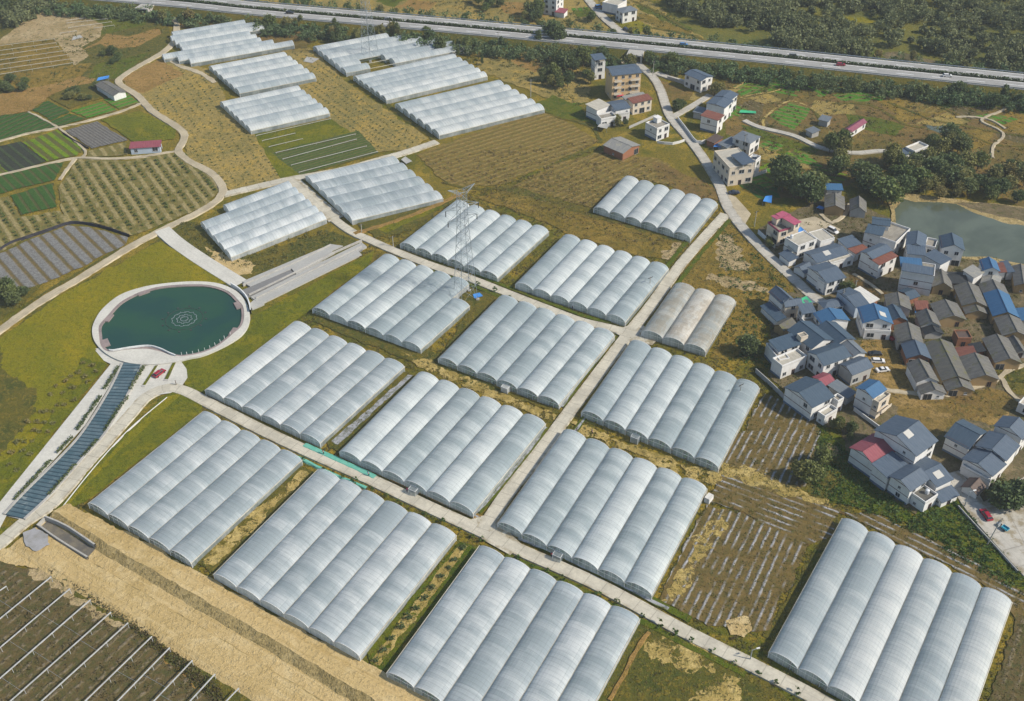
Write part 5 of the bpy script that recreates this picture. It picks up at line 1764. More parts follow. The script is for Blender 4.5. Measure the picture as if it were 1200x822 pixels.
# water side
house('tall white house with a tan roof terrace and blue sheds on top, at the river', [
    (f_, (1013, 273), (1049.5, 286), (1061, 268), 6.8, 0, 'terrace', 'w', {'plinth': 0}),
    (g_, (1023, 262), (1042, 264.5), (1047, 257.5), 9.2, .6, 'dark', 'w', {'z0': 6.8, 'nowin': 1}),
    (s_, (1015, 272), (1033, 276), (1036, 268), 8.4, .4, 'dark', 'w', {'z0': 6.8, 'open': 1})])
house('white house with one grey roof and one rust-red roof, three bands on its blind wall', [
    (g_, (1009.4, 295), (1031, 285.5), (1045, 292.5), 7.6, .9, 'blue', 'w', {'nowin': 1}),
    (s_, (1030.5, 310), (1051, 300), (1043, 293), 6.6, .4, 'rust', 'w')])
house('narrow house with a slate gable ending at the river, small terrace beside it', [
    (g_, (1062.6, 286.5), (1064.5, 272.5), (1085, 275), 7.3, 1.2, 'blue', 'w', {'nowin': 1}),
    (f_, (1083, 289), (1086.5, 280), (1098, 285), 6.2, 0, 'terrace', 'w')])
house('white house with a bent slate roof over an open top floor', [
    (s_, (1064.5, 297), (1084, 299), (1087.5, 291), 7.2, .5, 'blue', 'w', {'nowin': 1}),
    (s_, (1084, 299), (1102.5, 309.5), (1108, 301.5), 7.2, .4, 'blue', 'w', {'nowin': 1})])
house('tall white gabled house with a dark blue slope, standing right on the river bank', [(g_, (1104, 290), (1101.5, 277), (1127, 281), 7.6, 1.8, 'dark', 'w')])
house('big four-band white house with blue lean roofs in the middle of the village', [
    (f_, (1057.5, 318), (1095, 324.5), (1097.5, 311), 8.6, 0, 'terrace', 'w', {'par': .3, 'plinth': 0}),
    (s_, (1058, 316.5), (1092, 322), (1093.5, 316), 9.6, .5, 'blue', 'w', {'z0': 8.6, 'nowin': 1}),
    (s_, (1057, 312), (1080, 314), (1081, 305.5), 9.6, .5, 'bright', 'w', {'z0': 8.6, 'nowin': 1})])
house('small blue-roofed brick hut at the foot of the big four-band house', [(g_, (1054, 341), (1064, 337.5), (1076.5, 346.5), 3.0, .9, 'dark', 'b', {'nowin': 1})], 'hut', 'hut')
house('slim white house with a bright blue slope near the rust-red river shed', [
    (g_, (1153, 316), (1149, 305), (1166, 304.5), 6.2, 1.4, 'bright', 'w'),
    (s_, (1141.5, 325), (1152, 319), (1147, 309), 5.4, .6, 'asbestos', 'w')])
house('long pale metal shed below the slim white house', [(g_, (1150, 332), (1154, 320.5), (1174, 321), 3.4, .9, 'asbestos', 'g', {'nowin': 1})], 'shed', 'shed')
house('rust-red and blue lean-to shed on the river bank', [
    (s_, (1166, 309), (1170, 319), (1178, 319), 3.4, .4, 'rust', 'w', {'nowin': 1}),
    (s_, (1173, 307), (1181, 319), (1187, 318), 3.6, .3, 'blue', 'w', {'nowin': 1})], 'shed', 'shed')
house('dark tiled long house cut by the right edge near the river', [(g_, (1190, 334), (1187, 312), (1203, 311), 3.6, 1.2, 'tile', 'o')], 'old house', 'old_house')

# old tiled quarter: A far-left eave, B near-left eave, C near-right eave
OLD = [
    ('old grey tiled house with a low porch roof, left of the bright blue barn', [(g_, (1119, 335.5), (1128.5, 357.5), (1157.5, 360.5), 3.6, 1.9, 'tile', 'o'), (g_, (1129.4, 360.5), (1132.5, 367), (1158.5, 369), 2.7, 1.5, 'tile', 'o')]),
    ('old ochre-gabled house below the bright blue barn', [(g_, (1166.5, 373.5), (1175.5, 392.5), (1206, 396), 3.6, 1.8, 'tile', 'o')]),
    ('long grey tiled house with an ochre gable above the path fork', [(g_, (1152.7, 397), (1167, 424), (1194.5, 421.5), 3.6, 1.8, 'tile', 'o')]),
    ('old grey tiled house with a bright ochre gable in the middle of the quarter', [(g_, (1091.5, 356.5), (1101, 374), (1131, 373.5), 3.6, 1.8, 'tile', 'o')]),
    ('half-ruined tiled house with a sooty black front roof', [(g_, (1074, 367), (1080, 381), (1104, 387), 3.6, 1.8, 'tile', 'g'), (g_, (1081, 384), (1085, 391), (1105, 391), 2.6, 1.2, 'black', 'g')]),
    ('old grey tiled house behind the small blue-gabled brick house', [(g_, (1038, 346), (1040.5, 360), (1067, 362.5), 4.0, 1.5, 'tile', 'g')]),
    ('old grey tiled house above the red tricycle', [(g_, (1049, 382), (1053, 400), (1081, 402), 3.8, 1.8, 'tile', 'g')]),
    ('small house with a slate blue gable between two old tiled roofs', [(g_, (1057.5, 403.5), (1063.5, 419), (1090.5, 420), 3.6, 1.7, 'blue', 'b')]),
    ('white-walled old house with two-tier tiled roof beside the trodden yard', [(g_, (1064, 426.5), (1075, 447), (1099, 446), 4.2, 1.8, 'tile', 'w'), (g_, (1076.5, 453), (1080.7, 461), (1107, 459), 3.0, 1.7, 'tile', 'w')]),
    ('longest old house, mossy tiled roof and ochre gable', [(g_, (1085, 402.5), (1105, 445), (1135.5, 443.5), 3.6, 1.8, 'moss', 'o'), (g_, (1106.5, 447.5), (1111, 457), (1139, 454), 2.9, 1.8, 'tile', 'o')]),
    ('old house with ochre gable right of the longest mossy-roofed house', [(g_, (1125, 419), (1137, 443.5), (1168.5, 441.5), 3.6, 1.8, 'tile', 'o')]),
    ('small ochre house with grey tiles right of the big four-band white house', [(g_, (1091, 320), (1094, 335), (1115, 336), 3.8, 1.9, 'tile', 'o')]),
    ('dark tiled old house near the river behind the long pale shed', [(g_, (1110.5, 331), (1133, 332), (1134, 320), 3.4, 1.0, 'black', 'g')]),
    ('roofless-looking rust-brown hut in the old quarter', [(f_, (1117.5, 388), (1122.5, 397.5), (1138, 395.5), 3.4, 0, 'brown', 'b', {'par': .5})]),
    ('hut with a rusty striped metal roof', [(s_, (1121, 408), (1125, 417.5), (1141, 414), 2.8, .8, 'rust', 'b')]),
    ('tiny hut with red tiles below the big four-band white house', [(s_, (1075, 362), (1089, 362), (1089, 355), 2.7, .6, 'rust', 'b')]),
    ('narrow grey tiled hut beside the ochre-gabled house at the right edge', [(g_, (1181, 397), (1191, 413), (1201, 410), 2.7, 1.1, 'tile', 'g')]),
    ('dark lean hut between the rust-brown ruins', [(s_, (1136, 404), (1142, 413), (1151, 409), 2.4, .6, 'black', 'b')]),
    ('old tiled barn with a weathered ochre gable behind the big trees', [(g_, (967.5, 229), (967.5, 243), (989, 245), 3.6, 1.5, 'tile', 'o')]),
    ('old grey tiled barn between the two big river trees', [(g_, (997, 234), (997, 246), (1014.5, 247.5), 3.4, 1.9, 'tile', 'g')]),
]
for lab, bl in OLD:
    house(lab, bl, 'old house', 'old_house')
house('long barn with a bright blue roof and one grey tiled end', [
    (g_, (1147.7, 333), (1152.7, 343.5), (1180, 342), 3.8, 2.0, 'tile', 'o', {'ov': .3}),
    (g_, (1153, 344), (1164, 370), (1193.5, 371), 3.9, 2.0, 'bright', 'o', {'ov': .3})], 'barn', 'barn')
house('blue-roofed shed cut by the right edge', [(s_, (1191.5, 362), (1198, 375), (1212, 371), 3.2, .7, 'bright', 'g')], 'shed', 'shed')
house('low pale building with a blue roof behind the big trees', [(s_, (969, 222), (987, 222.5), (986, 217.5), 3.6, .5, 'bright', 'w')], 'shed', 'shed')

# upper hamlet
house('five-storey tan apartment house with balconies under a wide blue-grey roof', [
    (g_, (718, 88.5), (751.5, 85), (745, 75), 12.8, .9, 'blue', 't', {'balc': [(.06, .3), (.62, .95)]})], 'apartment house', 'apartment_house')
house('slim white tower house with an open top floor behind the tan apartment house', [
    (f_, (697.5, 73), (709.5, 71.5), (706, 66.5), 9.2, 0, 'terrace', 'w', {'noparapet': 1}),
    (s_, (697.5, 70.5), (709.5, 69), (706, 63.5), 11.4, .4, 'blue', 'w', {'z0': 9.2, 'open': 1})])
house('white farmhouse with a pale lean roof and a flat tan terrace', [
    (s_, (699.5, 129), (714, 123), (702, 117.5), 6.0, .5, 'pale', 'w', {'nowin': 1}),
    (f_, (699, 135.5), (704.5, 141), (719, 135), 4.0, 0, 'terrace', 'w')])
house('blue-grey roofed house wedged between the white farmhouse and the rust-red roof', [
    (g_, (711.5, 120), (728, 117), (733, 127), 5.4, .8, 'blue', 'w'), (f_, (720, 135), (737, 133), (735, 127.5), 3.6, 0, 'terrace', 'w')])
house('tan house with a long rust-red roof in front of the apartment house', [
    (s_, (742, 121), (764, 116), (758, 112), 6.0, .6, 'rust', 'c'), (s_, (734, 117), (757, 112.5), (754, 109), 6.0, .3, 'asbestos', 'c', {'nowin': 1})])
house('white two-storey house with a flat roof and stair box at the hamlet road', [
    (f_, (756.5, 145), (770, 152), (788, 148.3), 5.8, 0, 'terrace', 'w', {'par': .6, 'top': [('box', .25, .7)]})])
house('grey barn with an orange brick gable at the brown field edge', [(g_, (708, 170), (730, 179.5), (754, 172), 3.8, 1.2, 'asbestos', 'b')], 'barn', 'barn')
house('white villa with a blue-grey hip roof on its own walled yard', [(g_, (803, 86.5), (822, 94.5), (835.5, 89.5), 6.4, .9, 'blue', 'w', {'leftwin': 1})], 'villa', 'villa')
house('white house with two blue sheet roofs one behind the other', [
    (g_, (828.3, 121), (838, 113), (857, 119.5), 7.6, .8, 'blue', 'w'), (g_, (838.5, 112.3), (846.5, 106), (863, 111.5), 7.8, .8, 'blue', 'w')])
house('cream house with a rust-brown roof and a bright blue tarp edge', [
    (s_, (841, 141), (848, 135), (829, 130), 6.8, .3, 'rust', 'w'), (s_, (821, 138.5), (840, 143), (842, 141), 5.6, .7, 'bright', 'w', {'open': 1, 'ov': .1})])
house('square white house with a blue-grey hip roof and a tall antenna', [(h_, (859, 161), (870.5, 153.5), (891, 160), 6.2, .9, 'grey', 'w', {'leftwin': 1})])
house('big unfinished grey house with a pale flat roof and dark openings at the road', [
    (f_, (837, 177.5), (855.2, 197.5), (880.2, 189.5), 8.4, 0, 'pale', 'c', {'leftwin': 1, 'par': .25, 'plinth': 0}),
    (s_, (858, 182), (871, 193), (880, 188), 10.0, .5, 'blue', 'w', {'z0': 8.4, 'open': 1}),
    (f_, (876, 187), (882, 182), (889.5, 186.5), 7.4, 0, 'terrace', 'w', {'top': [('heater', .5, .5)]})])
house('small brick hut with a brown roof in the walled yard', [(s_, (828.5, 164), (837, 167.5), (844, 161.5), 2.8, .6, 'brown', 'b')], 'hut', 'hut')
house('dark grey shed behind the yard wall of the rust-roofed house', [(s_, (813, 131), (825, 133.5), (828, 128.5), 3.2, .5, 'grey', 'g', {'nowin': 1})], 'shed', 'shed')
house('low grey shed next to the square hip-roofed house', [(s_, (842, 168), (852, 173), (861, 164), 3.0, .6, 'grey', 'g', {'nowin': 1})], 'shed', 'shed')
house('white villa with a blue-grey hip roof beyond the highway', [(h_, (722, 10.5), (730, 15), (745, 10.5), 6.2, 1.0, 'grey', 'w', {'leftwin': 1})], 'villa', 'villa')
house('white three-storey building at the top edge beyond the highway', [(f_, (637, -1), (652, 1.5), (660, -5), 8.6, 0, 'terrace', 'w', {'leftwin': 1})])
house('red-roofed low hut beyond the highway', [(s_, (651, 14), (661, 15.5), (662, 11.5), 3, .5, 'red', 'w', {'nowin': 1})], 'hut', 'hut')
house('white building with roof terrace left of the villa beyond the highway', [(f_, (706, 4), (724, 8), (734, 1.5), 5.2, 0, 'pale', 'w')])
house('long white flat-roofed house among the trees above the river', [
    (f_, (1071.5, 179), (1087.8, 172.3), (1077, 167.4), 6.0, 0, 'pale', 'w'), (s_, (1060, 182), (1070, 178.5), (1063, 174), 5.4, .4, 'blue', 'w')])
house('white barn with a purple-red roof on the brown slope', [(g_, (989.5, 152), (1007.5, 140.5), (1011, 145.5), 3.4, .9, 'purple', 'w')], 'barn', 'barn')
house('small grey hut by the green vegetable field', [(s_, (960, 140), (970, 142.5), (975, 139), 3, .5, 'grey', 'g', {'nowin': 1})], 'hut', 'hut')
house('tiny grey hut beside the track end near the purple-red barn', [(s_, (945, 152), (952, 156), (957, 152), 2.6, .4, 'grey', 'g', {'nowin': 1})], 'hut', 'hut')
# west farm
house('low farm shed with a red roof and blue lower walls at the winding track', [(s_, (152.5, 173.8), (187, 171.5), (188.5, 166), 3.2, .5, 'red', 'u')], 'farm shed', 'farm_shed')
house('long grey shed beside the winding track with a white gable end', [(g_, (112.5, 99.5), (133, 112), (145, 106.5), 3.2, .9, 'tile', 'w', {'nowin': 1})], 'farm shed', 'farm_shed')
house('tiny white pump hut beside a greenhouse corner and the torn mulch rows', [(f_, (825.5, 583), (831.5, 586), (836, 580), 1.9, 0, 'white', 'w', {'noparapet': 1, 'nowin': 1})], 'hut', 'pump_hut')

# ------------------------------------------------------------------ vegetation
def leaf_mat(name, c1, c2, c3):
    t = NT(name)
    at = t.add('ShaderNodeAttribute', attribute_name='tint')
    info = t.add('ShaderNodeObjectInfo').outputs['Random']
    p = t.pos()
    big = t.step(t.noise(p, .03, 2), .4, .62)
    col = t.mix(at.outputs['Fac'], c1, c2)
    col = t.mix(t.math('MULTIPLY', t.step(info, .55, 1.0), .8), col, c3)
    col = t.mix(t.math('MULTIPLY', big, .35), col, c3)
    t.fin(col, .6, spec=.25)
    tl = t.add('ShaderNodeBsdfTranslucent')
    t.put(tl.inputs[0], col)
    m = t.add('ShaderNodeMixShader')
    m.inputs[0].default_value = .25
    t.l.new(t.bsdf.outputs[0], m.inputs[1])
    t.l.new(tl.outputs[0], m.inputs[2])
    t.l.new(m.outputs[0], t.out.inputs[0])
    return t.mat


LEAF = {
    'broad': leaf_mat('broadleaf_foliage', (0.074, 0.112, 0.033), (0.140, 0.182, 0.050), (0.198, 0.190, 0.058)),
    'dark': leaf_mat('dark_foliage', (0.053, 0.086, 0.033), (0.099, 0.136, 0.046), (0.124, 0.149, 0.053)),
    'olive': leaf_mat('olive_foliage', (0.140, 0.149, 0.050), (0.206, 0.198, 0.063), (0.248, 0.198, 0.070)),
    'wood': leaf_mat('woodland_foliage', (0.055, 0.105, 0.045), (0.13, 0.185, 0.07), (0.17, 0.18, 0.08)),
    'weed': leaf_mat('weed_leaves', (.08, .095, .024), (.125, .135, .034), (.16, .14, .045)),
    'dry': leaf_mat('dry_weed_stalks', (.12, .09, .04), (.20, .155, .065), (.09, .075, .03)),
    'fresh': leaf_mat('fresh_green_leaves', (.035, .08, .015), (.06, .12, .022), (.09, .13, .03)),
}


def quads_mesh(name, cen, size, tint, mat, flat=0.0, extra=None):
    """leaf quads at cen (n,3), size (n,), random orientation"""
    n = len(cen)
    a = nr.normal(size=(n, 3))
    a[:, 2] *= (1 - flat)
    a /= np.linalg.norm(a, axis=1)[:, None]
    b = nr.normal(size=(n, 3))
    b -= (b * a).sum(1)[:, None] * a
    b /= np.linalg.norm(b, axis=1)[:, None]
    s = size[:, None] * .5
    asp = nr.uniform(.55, 1.0, n)[:, None]
    v = np.stack([cen - a * s - b * s * asp, cen + a * s - b * s * asp * .6, cen + a * s + b * s * asp, cen - a * s * .7 + b * s * asp], 1).reshape(-1, 3)
    me = bpy.data.meshes.new(name)
    me.vertices.add(4 * n)
    me.vertices.foreach_set('co', v.astype(np.float32).ravel())
    me.loops.add(4 * n)
    me.loops.foreach_set('vertex_index', np.arange(4 * n, dtype=np.int32))
    me.polygons.add(n)
    me.polygons.foreach_set('loop_start', np.arange(0, 4 * n, 4, dtype=np.int32))
    at = me.attributes.new('tint', 'FLOAT', 'POINT')
    at.data.foreach_set('value', np.repeat(tint, 4).astype(np.float32))
    me.materials.append(mat)
    me.update(calc_edges=True)
    me.validate()
    return me


def crown_points(R, Hc, z0, ncl, per, cl, low=.1):
    """clumps spread through an uneven crown volume"""
    cs, ts = [], []
    lob = nr.uniform(.72, 1.12, 9)
    for i in range(ncl):
        th = nr.uniform(0, 2 * PI)
        u = nr.uniform(-1, 1)
        rr = nr.uniform(.35, 1.0) ** .5
        k = lob[int(th / (2 * PI) * 8.99)]
        rad = math.sqrt(max(0, 1 - u * u)) * rr * R * k * (1 - .25 * max(0, u))
        c = np.array([rad * math.cos(th), rad * math.sin(th), z0 + Hc * (.5 + .5 * u * rr * nr.uniform(.85, 1.1))])
        cs.append(c + nr.normal(size=(per, 3)) * cl * np.array([1, 1, .65]))
        ts.append(np.clip(np.full(per, nr.uniform(0, 1)) + nr.normal(size=per) * .12, 0, 1))
    return np.concatenate(cs), np.concatenate(ts)


def trunk_mesh(h, r, spread, n=4):
    mb = MB()
    top = Vector((nr.uniform(-.3, .3), nr.uniform(-.3, .3), h))
    mb.tube((0, 0, 0), top, r, r * .55, n=7)
    for k in range(n):
        t = 2 * PI * k / n + nr.uniform(-.4, .4)
        b = top * nr.uniform(.6, .95)
        e = b + Vector((math.cos(t) * spread, math.sin(t) * spread, nr.uniform(.5, 1.1) * spread))
        mb.tube(b, e, r * .45, r * .12, n=5)
    o = mb.build('trunk', MT['bark'])
    me = o.data
    bpy.data.objects.remove(o)
    return me


# prototypes: 8 m tall broadleaf, slender tree, shrub
PROTO = {}
for kd, mat, R, Hc, z0, ncl, per, cl, sz in (
        ('broad', 'broad', 3.0, 6.0, 2.0, 95, 13, .55, .62), ('dark', 'dark', 3.2, 6.0, 2.0, 100, 13, .55, .62),
        ('olive', 'olive', 2.8, 6.0, 1.8, 80, 12, .55, .60), ('slim', 'dark', 1.5, 6.6, 1.4, 60, 12, .42, .55)):
    L_ = []
    for i in range(3):
        c, tnt = crown_points(R, Hc, z0, ncl, per, cl)
        L_.append((quads_mesh('crown', c, nr.uniform(.6, 1.3, len(c)) * sz, tnt, LEAF[mat]), trunk_mesh(4.2 if kd != 'slim' else 5.5, .22, 1.6 if kd != 'slim' else .8)))
    PROTO[kd] = L_


def bush_proto(mat, R, Hh, n, sz, k=3, name='bush'):
    L_ = []
    for i in range(k):
        c, tnt = crown_points(R, Hh, .02, max(4, n // 8), 8, R * .18)
        c[:, 2] = np.maximum(c[:, 2], .05)
        L_.append(quads_mesh(name, c, nr.uniform(.6, 1.3, len(c)) * sz, tnt, LEAF[mat]))
    return L_


def tree(p, h, label, group, kd='broad', wide=1.0):
    cr, tr = rnd.choice(PROTO[kd])
    s = h / 8.0
    ws = s * wide * rnd.uniform(.88, 1.12)
    root = thing('tree', label, 'tree', (p.x, p.y, 0), group, rnd.uniform(0, 6.28), (ws, ws, s))
    inst('trunk', tr, root)
    inst('crown', cr, root)
    return root


HOUSE_KO = None


def clear(p, r=1.0):
    x = np.array([p.x, p.x + r, p.x - r, p.x, p.x])
    y = np.array([p.y, p.y, p.y, p.y + r, p.y - r])
    return not inside_any(x, y).any()


def grove(px, n, spread, h, label, group, kds=('broad', 'dark'), wide=1.0, jx=1.0, free=False):
    c = P(*px)
    k = 0
    tries = 0
    while k < n and tries < n * 30:
        tries += 1
        a, r = rnd.uniform(0, 6.28), spread * math.sqrt(rnd.random())
        p = c + Vector((math.cos(a) * r * jx, math.sin(a) * r, 0))
        if not free and not clear(p, .6):
            continue
        tree(p, h * rnd.uniform(.7, 1.2), label, group, rnd.choice(kds), wide)
        k += 1


def poly_scatter(px, n, gap=0.0, ko=True):
    q = PP(px)
    a = np.array([(p.x, p.y) for p in q])
    lo, hi = a.min(0), a.max(0)
    out = []
    tries = 0
    while len(out) < n and tries < 60:
        tries += 1
        m = nr.uniform(lo, hi, (n * 3 + 20, 2))
        ins = np.zeros(len(m), bool)
        j = len(a) - 1
        for i in range(len(a)):
            if a[i, 1] != a[j, 1]:
                ins ^= ((a[i, 1] > m[:, 1]) != (a[j, 1] > m[:, 1])) & (m[:, 0] < (a[j, 0] - a[i, 0]) * (m[:, 1] - a[i, 1]) / (a[j, 1] - a[i, 1]) + a[i, 0])
            j = i
        m = m[ins]
        if ko and len(m):
            m = m[~inside_any(m[:, 0], m[:, 1])]
        for x, y in m:
            if len(out) >= n:
                break
            if gap and any((x - u) ** 2 + (y - v) ** 2 < gap * gap for u, v in out):
                continue
            out.append((x, y))
    return [Vector((x, y, 0)) for x, y in out]


# trees one can tell apart
hfr = frame_along(hl)
LAB_HN = 'roadside tree in the dark belt on the near slope of the highway'
LAB_HF = 'roadside tree on the far slope of the highway'
cnt = 0
for i in range(0, len(hfr) - 1):
    p, d, n = hfr[i]
    if p.x < -230 or p.x > 330:
        continue
    for k in range(2):
        off = rnd.uniform(15.5, 27)
        q = p + n * off + d * rnd.uniform(-4, 4)
        if (q.xy - P(742, 64).xy).length < 13 or (q.xy - P(183, 9).xy).length < 10 or not clear(q, .8):
            continue
        if rnd.random() < (.38 if p.x > 60 else .36):
            tree(q, rnd.uniform(3.6, 8.5), LAB_HN, 'trees on the near slope of the highway', rnd.choice(('broad', 'dark', 'olive', 'slim')), 1.05)
    if rnd.random() < .36:
        q = p - n * rnd.uniform(15, 22)
        if clear(q, .8):
            tree(q, rnd.uniform(3.0, 6), LAB_HF, 'trees on the far slope of the highway', rnd.choice(('broad', 'olive')))
T = 'trees in groves and by houses'
for px, n, sp, h, lab, kds, wd in [
    ((640, 52), 7, 7, 11, 'tall dark tree in the clump below the highway, left of the apartment house', ('dark', 'slim'), 1.0),
    ((668, 80), 9, 9, 9.5, 'tree in the thicket on the left side of the tan apartment house', ('broad', 'dark', 'slim'), .9),
    ((650, 102), 9, 9, 8, 'tree in the lower thicket at the brown field corner', ('broad', 'dark', 'slim'), .9),
    ((690, 98), 3, 4, 8, 'tree close to the grey side wall of the tan apartment house', ('broad', 'slim'), .9),
    ((793, 128), 3, 3.0, 6.5, 'round tree at the fork of the hamlet road', ('dark',), 1.1),
    ((722, 147), 2, 2, 5, 'yellow-green tree in front of the white farmhouse', ('olive',), 1.1),
    ((733, 148), 1, .5, 4.6, 'small dark round tree in front of the blue-grey roofed house', ('dark',), 1.0),
    ((845, 112), 5, 6, 6, 'pale bare-looking tree beside the white villa on its walled yard', ('olive',), 1.0),
    ((933, 232), 9, 8, 11.5, 'big dark tree in the grove behind the pink-edged villa', ('dark', 'broad'), 1.1),
    ((918, 214), 4, 5, 10, 'big tree at the upper edge of the grove behind the villa', ('dark',), 1.1),
    ((1034, 236), 5, 5, 9.5, 'spreading tree leaning over the river bank', ('broad', 'olive'), 1.25),
    ((1016, 222), 4, 5, 9, 'dark tree behind the two old tiled barns', ('dark',), 1.1),
    ((990, 205), 5, 6, 8.5, 'tree beside the upper lane near the purple-red barn', ('broad', 'dark'), 1.0),
    ((977, 178), 5, 5, 8.5, 'tall tree next to the white barn with purple-red roof', ('broad', 'olive'), 1.0),
    ((1052, 196), 4, 5, 8, 'tree at the left end of the long white flat-roofed house', ('broad',), 1.0),
    ((1108, 178), 8, 7, 9, 'dark tree right of the long white flat-roofed house', ('dark', 'broad'), 1.0),
    ((884, 420), 4, 4, 6, 'tree at the village corner beside the white flat-terrace house', ('broad', 'dark'), 1.1),
    ((990, 345), 2, 1.8, 5, 'small tree in front of the white house on the lane', ('broad',), 1.1),
    ((951, 556), 6, 5, 6, 'yellow-green tree in the dark patch below the boundary wall', ('olive', 'broad'), 1.1),
    ((976, 502), 3, 2.5, 5, 'small tree between the white slate-roofed house and the red-roofed house', ('broad',), .9),
    ((992, 512), 3, 2.5, 5, 'small dark tree above the red-roofed house', ('dark',), .9),
    ((1163, 592), 2, 1.5, 7, 'big round dark tree in the concrete yard', ('dark',), 1.4),
    ((1188, 594), 3, 3, 8, 'big round dark tree at the right edge of the concrete yard', ('dark',), 1.4),
    ((1172, 572), 1, .5, 4.6, 'grey-green round tree beside the stepped slate-roofed row', ('olive',), 1.2),
    ((900, 290), 2, 2, 4, 'small tree at the lane wall below the pink-edged villa', ('broad',), 1.1),
    ((865, 185), 1, .5, 4.5, 'dark tree beside the unfinished house', ('dark',), 1.2),
    ((100, 112), 9, 9, 3.6, 'low dark bush tree in the thicket beside the long grey shed', ('broad', 'dark'), 1.5),
    ((12, 352), 6, 6, 5, 'bush tree in the dark scrub at the left edge', ('broad', 'dark'), 1.2),
    ((20, 104), 8, 9, 4, 'bush tree along the tan strip at the left edge', ('broad', 'dark'), 1.3),
    ((125, 70), 7, 9, 4.5, 'bush tree on the green slope by the winding track', ('broad', 'dark'), 1.2),
    ((12, 14), 8, 12, 6, 'tree at the top left corner of the photo', ('broad', 'dark'), 1.1),
    ((622, 22), 6, 7, 8, 'tree beyond the highway next to the white three-storey building', ('broad', 'dark'), 1.0),
    ((700, 24), 3, 5, 6, 'tree by the road beyond the highway', ('broad',), 1.0),
    ((575, 8), 7, 12, 6, 'tree in the far plots beyond the highway, top edge', ('broad', 'dark'), 1.1),
    ((540, 60), 5, 9, 5, 'slim dark conifer in the nursery block below the highway', ('slim',), .8),
    ((565, 68), 4, 10, 5, 'slim dark conifer in the nursery block below the highway', ('slim',), .8),
    ((395, 44), 7, 9, 7.5, 'slender tree in the belt behind the notched far greenhouse', ('slim', 'olive'), .9),
    ((450, 46), 6, 8, 7.5, 'slender tree in the belt behind the notched far greenhouse', ('slim', 'olive', 'broad'), .9),
    ((340, 34), 6, 9, 6, 'slender tree in the belt left of the far lattice pylon', ('slim', 'olive'), .9),
    ((500, 45), 3, 3, 6, 'bright green tree at the corner of the notched greenhouse', ('broad',), 1.1),
]:
    grove(px, n, sp, h, lab, T, kds, wd)
for q in poly_scatter([(1044, 205), (1072, 198), (1100, 190), (1135, 196), (1170, 202), (1200, 205), (1215, 246), (1170, 244), (1140, 236), (1085, 234), (1050, 232)], 40, 3.2):
    tree(q, rnd.uniform(5.5, 9.5), 'tree in the dense belt along the far bank of the river', 'trees on the far river bank', rnd.choice(('broad', 'dark', 'dark', 'olive')), 1.15)

# far woodland: one mass
pts = []
for poly, n in (([(880, 30), (900, -45), (1420, -45), (1420, 128), (1200, 88), (1110, 78), (1070, 58), (960, 46)], 900), ([(752, -40), (900, -45), (960, 46), (840, 34), (780, 8)], 260),
                ([(905, 48), (985, 50), (1030, 66), (1000, 70), (915, 60)], 60), ([(-80, -40), (120, -34), (60, 12), (10, 40), (-60, 60)], 160), ([(430, -30), (760, -30), (740, -8), (640, -6), (440, -6)], 140)):
    pts += poly_scatter(poly, n)
HOLE = [PP([(984, 30), (986, 18), (1008, 18), (1036, 27), (1028, 32)]), PP([(988, 53), (1000, 48), (1045, 62), (1034, 70)]), PP([(1040, 70), (1052, 58), (1112, 74), (1095, 82)])]
KEEP_SAVE = KEEP_OUT[:]
KEEP_OUT[:] = HOLE
xs = np.array([p.x for p in pts])
ys = np.array([p.y for p in pts])
ok = ~inside_any(xs, ys)
KEEP_OUT[:] = KEEP_SAVE
cs, ts = [], []
for x, y in zip(xs[ok], ys[ok]):
    s = .45 + 1.05 * nr.random() ** 1.6
    c, tnt = crown_points(3.4 * s, 6.5 * s, .4, 24, 13, .8 * s)
    cs.append(c + np.array([x, y, 0]))
    ts.append(np.clip(tnt * .6 + nr.uniform(0, .4), 0, 1))
cs, ts = np.concatenate(cs), np.concatenate(ts)
me = quads_mesh('woodland', cs, nr.uniform(.6, 1.4, len(cs)) * .85, ts, LEAF['wood'])
o = bpy.data.objects.new('woodland', me)
COL.objects.link(o)
kind(o, 'stuff', 'dense grey-green woodland beyond the highway')


# low thicket on both highway slopes: one mass
cs, ts = [], []
for i in range(len(hfr) - 1):
    p, d, n = hfr[i]
    if p.x < -330 or p.x > 420:
        continue
    for k in range(13):
        q = p + n * (rnd.uniform(13.5, 29) if k < 11 else -rnd.uniform(14, 20)) + d * rnd.uniform(-4, 4)
        if (q.xy - P(742, 64).xy).length < 11 or (q.xy - P(183, 9).xy).length < 8 or not clear(q, .5):
            continue
        s = nr.uniform(.6, 1.3)
        c, tnt = crown_points(2.4 * s, 4.6 * s, .1, 13, 8, .6 * s)
        cs.append(c + np.array([q.x, q.y, 0]))
        ts.append(np.clip(tnt * .6 + nr.uniform(0, .4), 0, 1))
cs, ts = np.concatenate(cs), np.concatenate(ts)
o = bpy.data.objects.new('roadside_thicket', quads_mesh('roadside_thicket', cs, nr.uniform(.6, 1.3, len(cs)) * .75, ts, LEAF['wood']))
COL.objects.link(o)
kind(o, 'stuff', 'low thicket covering the highway slopes')


# orchard bushes, lawn shrubs, saplings
def bushes(pts, protos, name, label, cat, group, s0, s1):
    for p in pts:
        o = bpy.data.objects.new(name, rnd.choice(protos))
        COL.objects.link(o)
        s = rnd.uniform(s0, s1)
        o.location = (p.x, p.y, p.z)
        o.rotation_euler = (0, 0, rnd.uniform(0, 6.28))
        o.scale = (s, s, s * rnd.uniform(.8, 1.1))
        tag(o, label, cat, group)


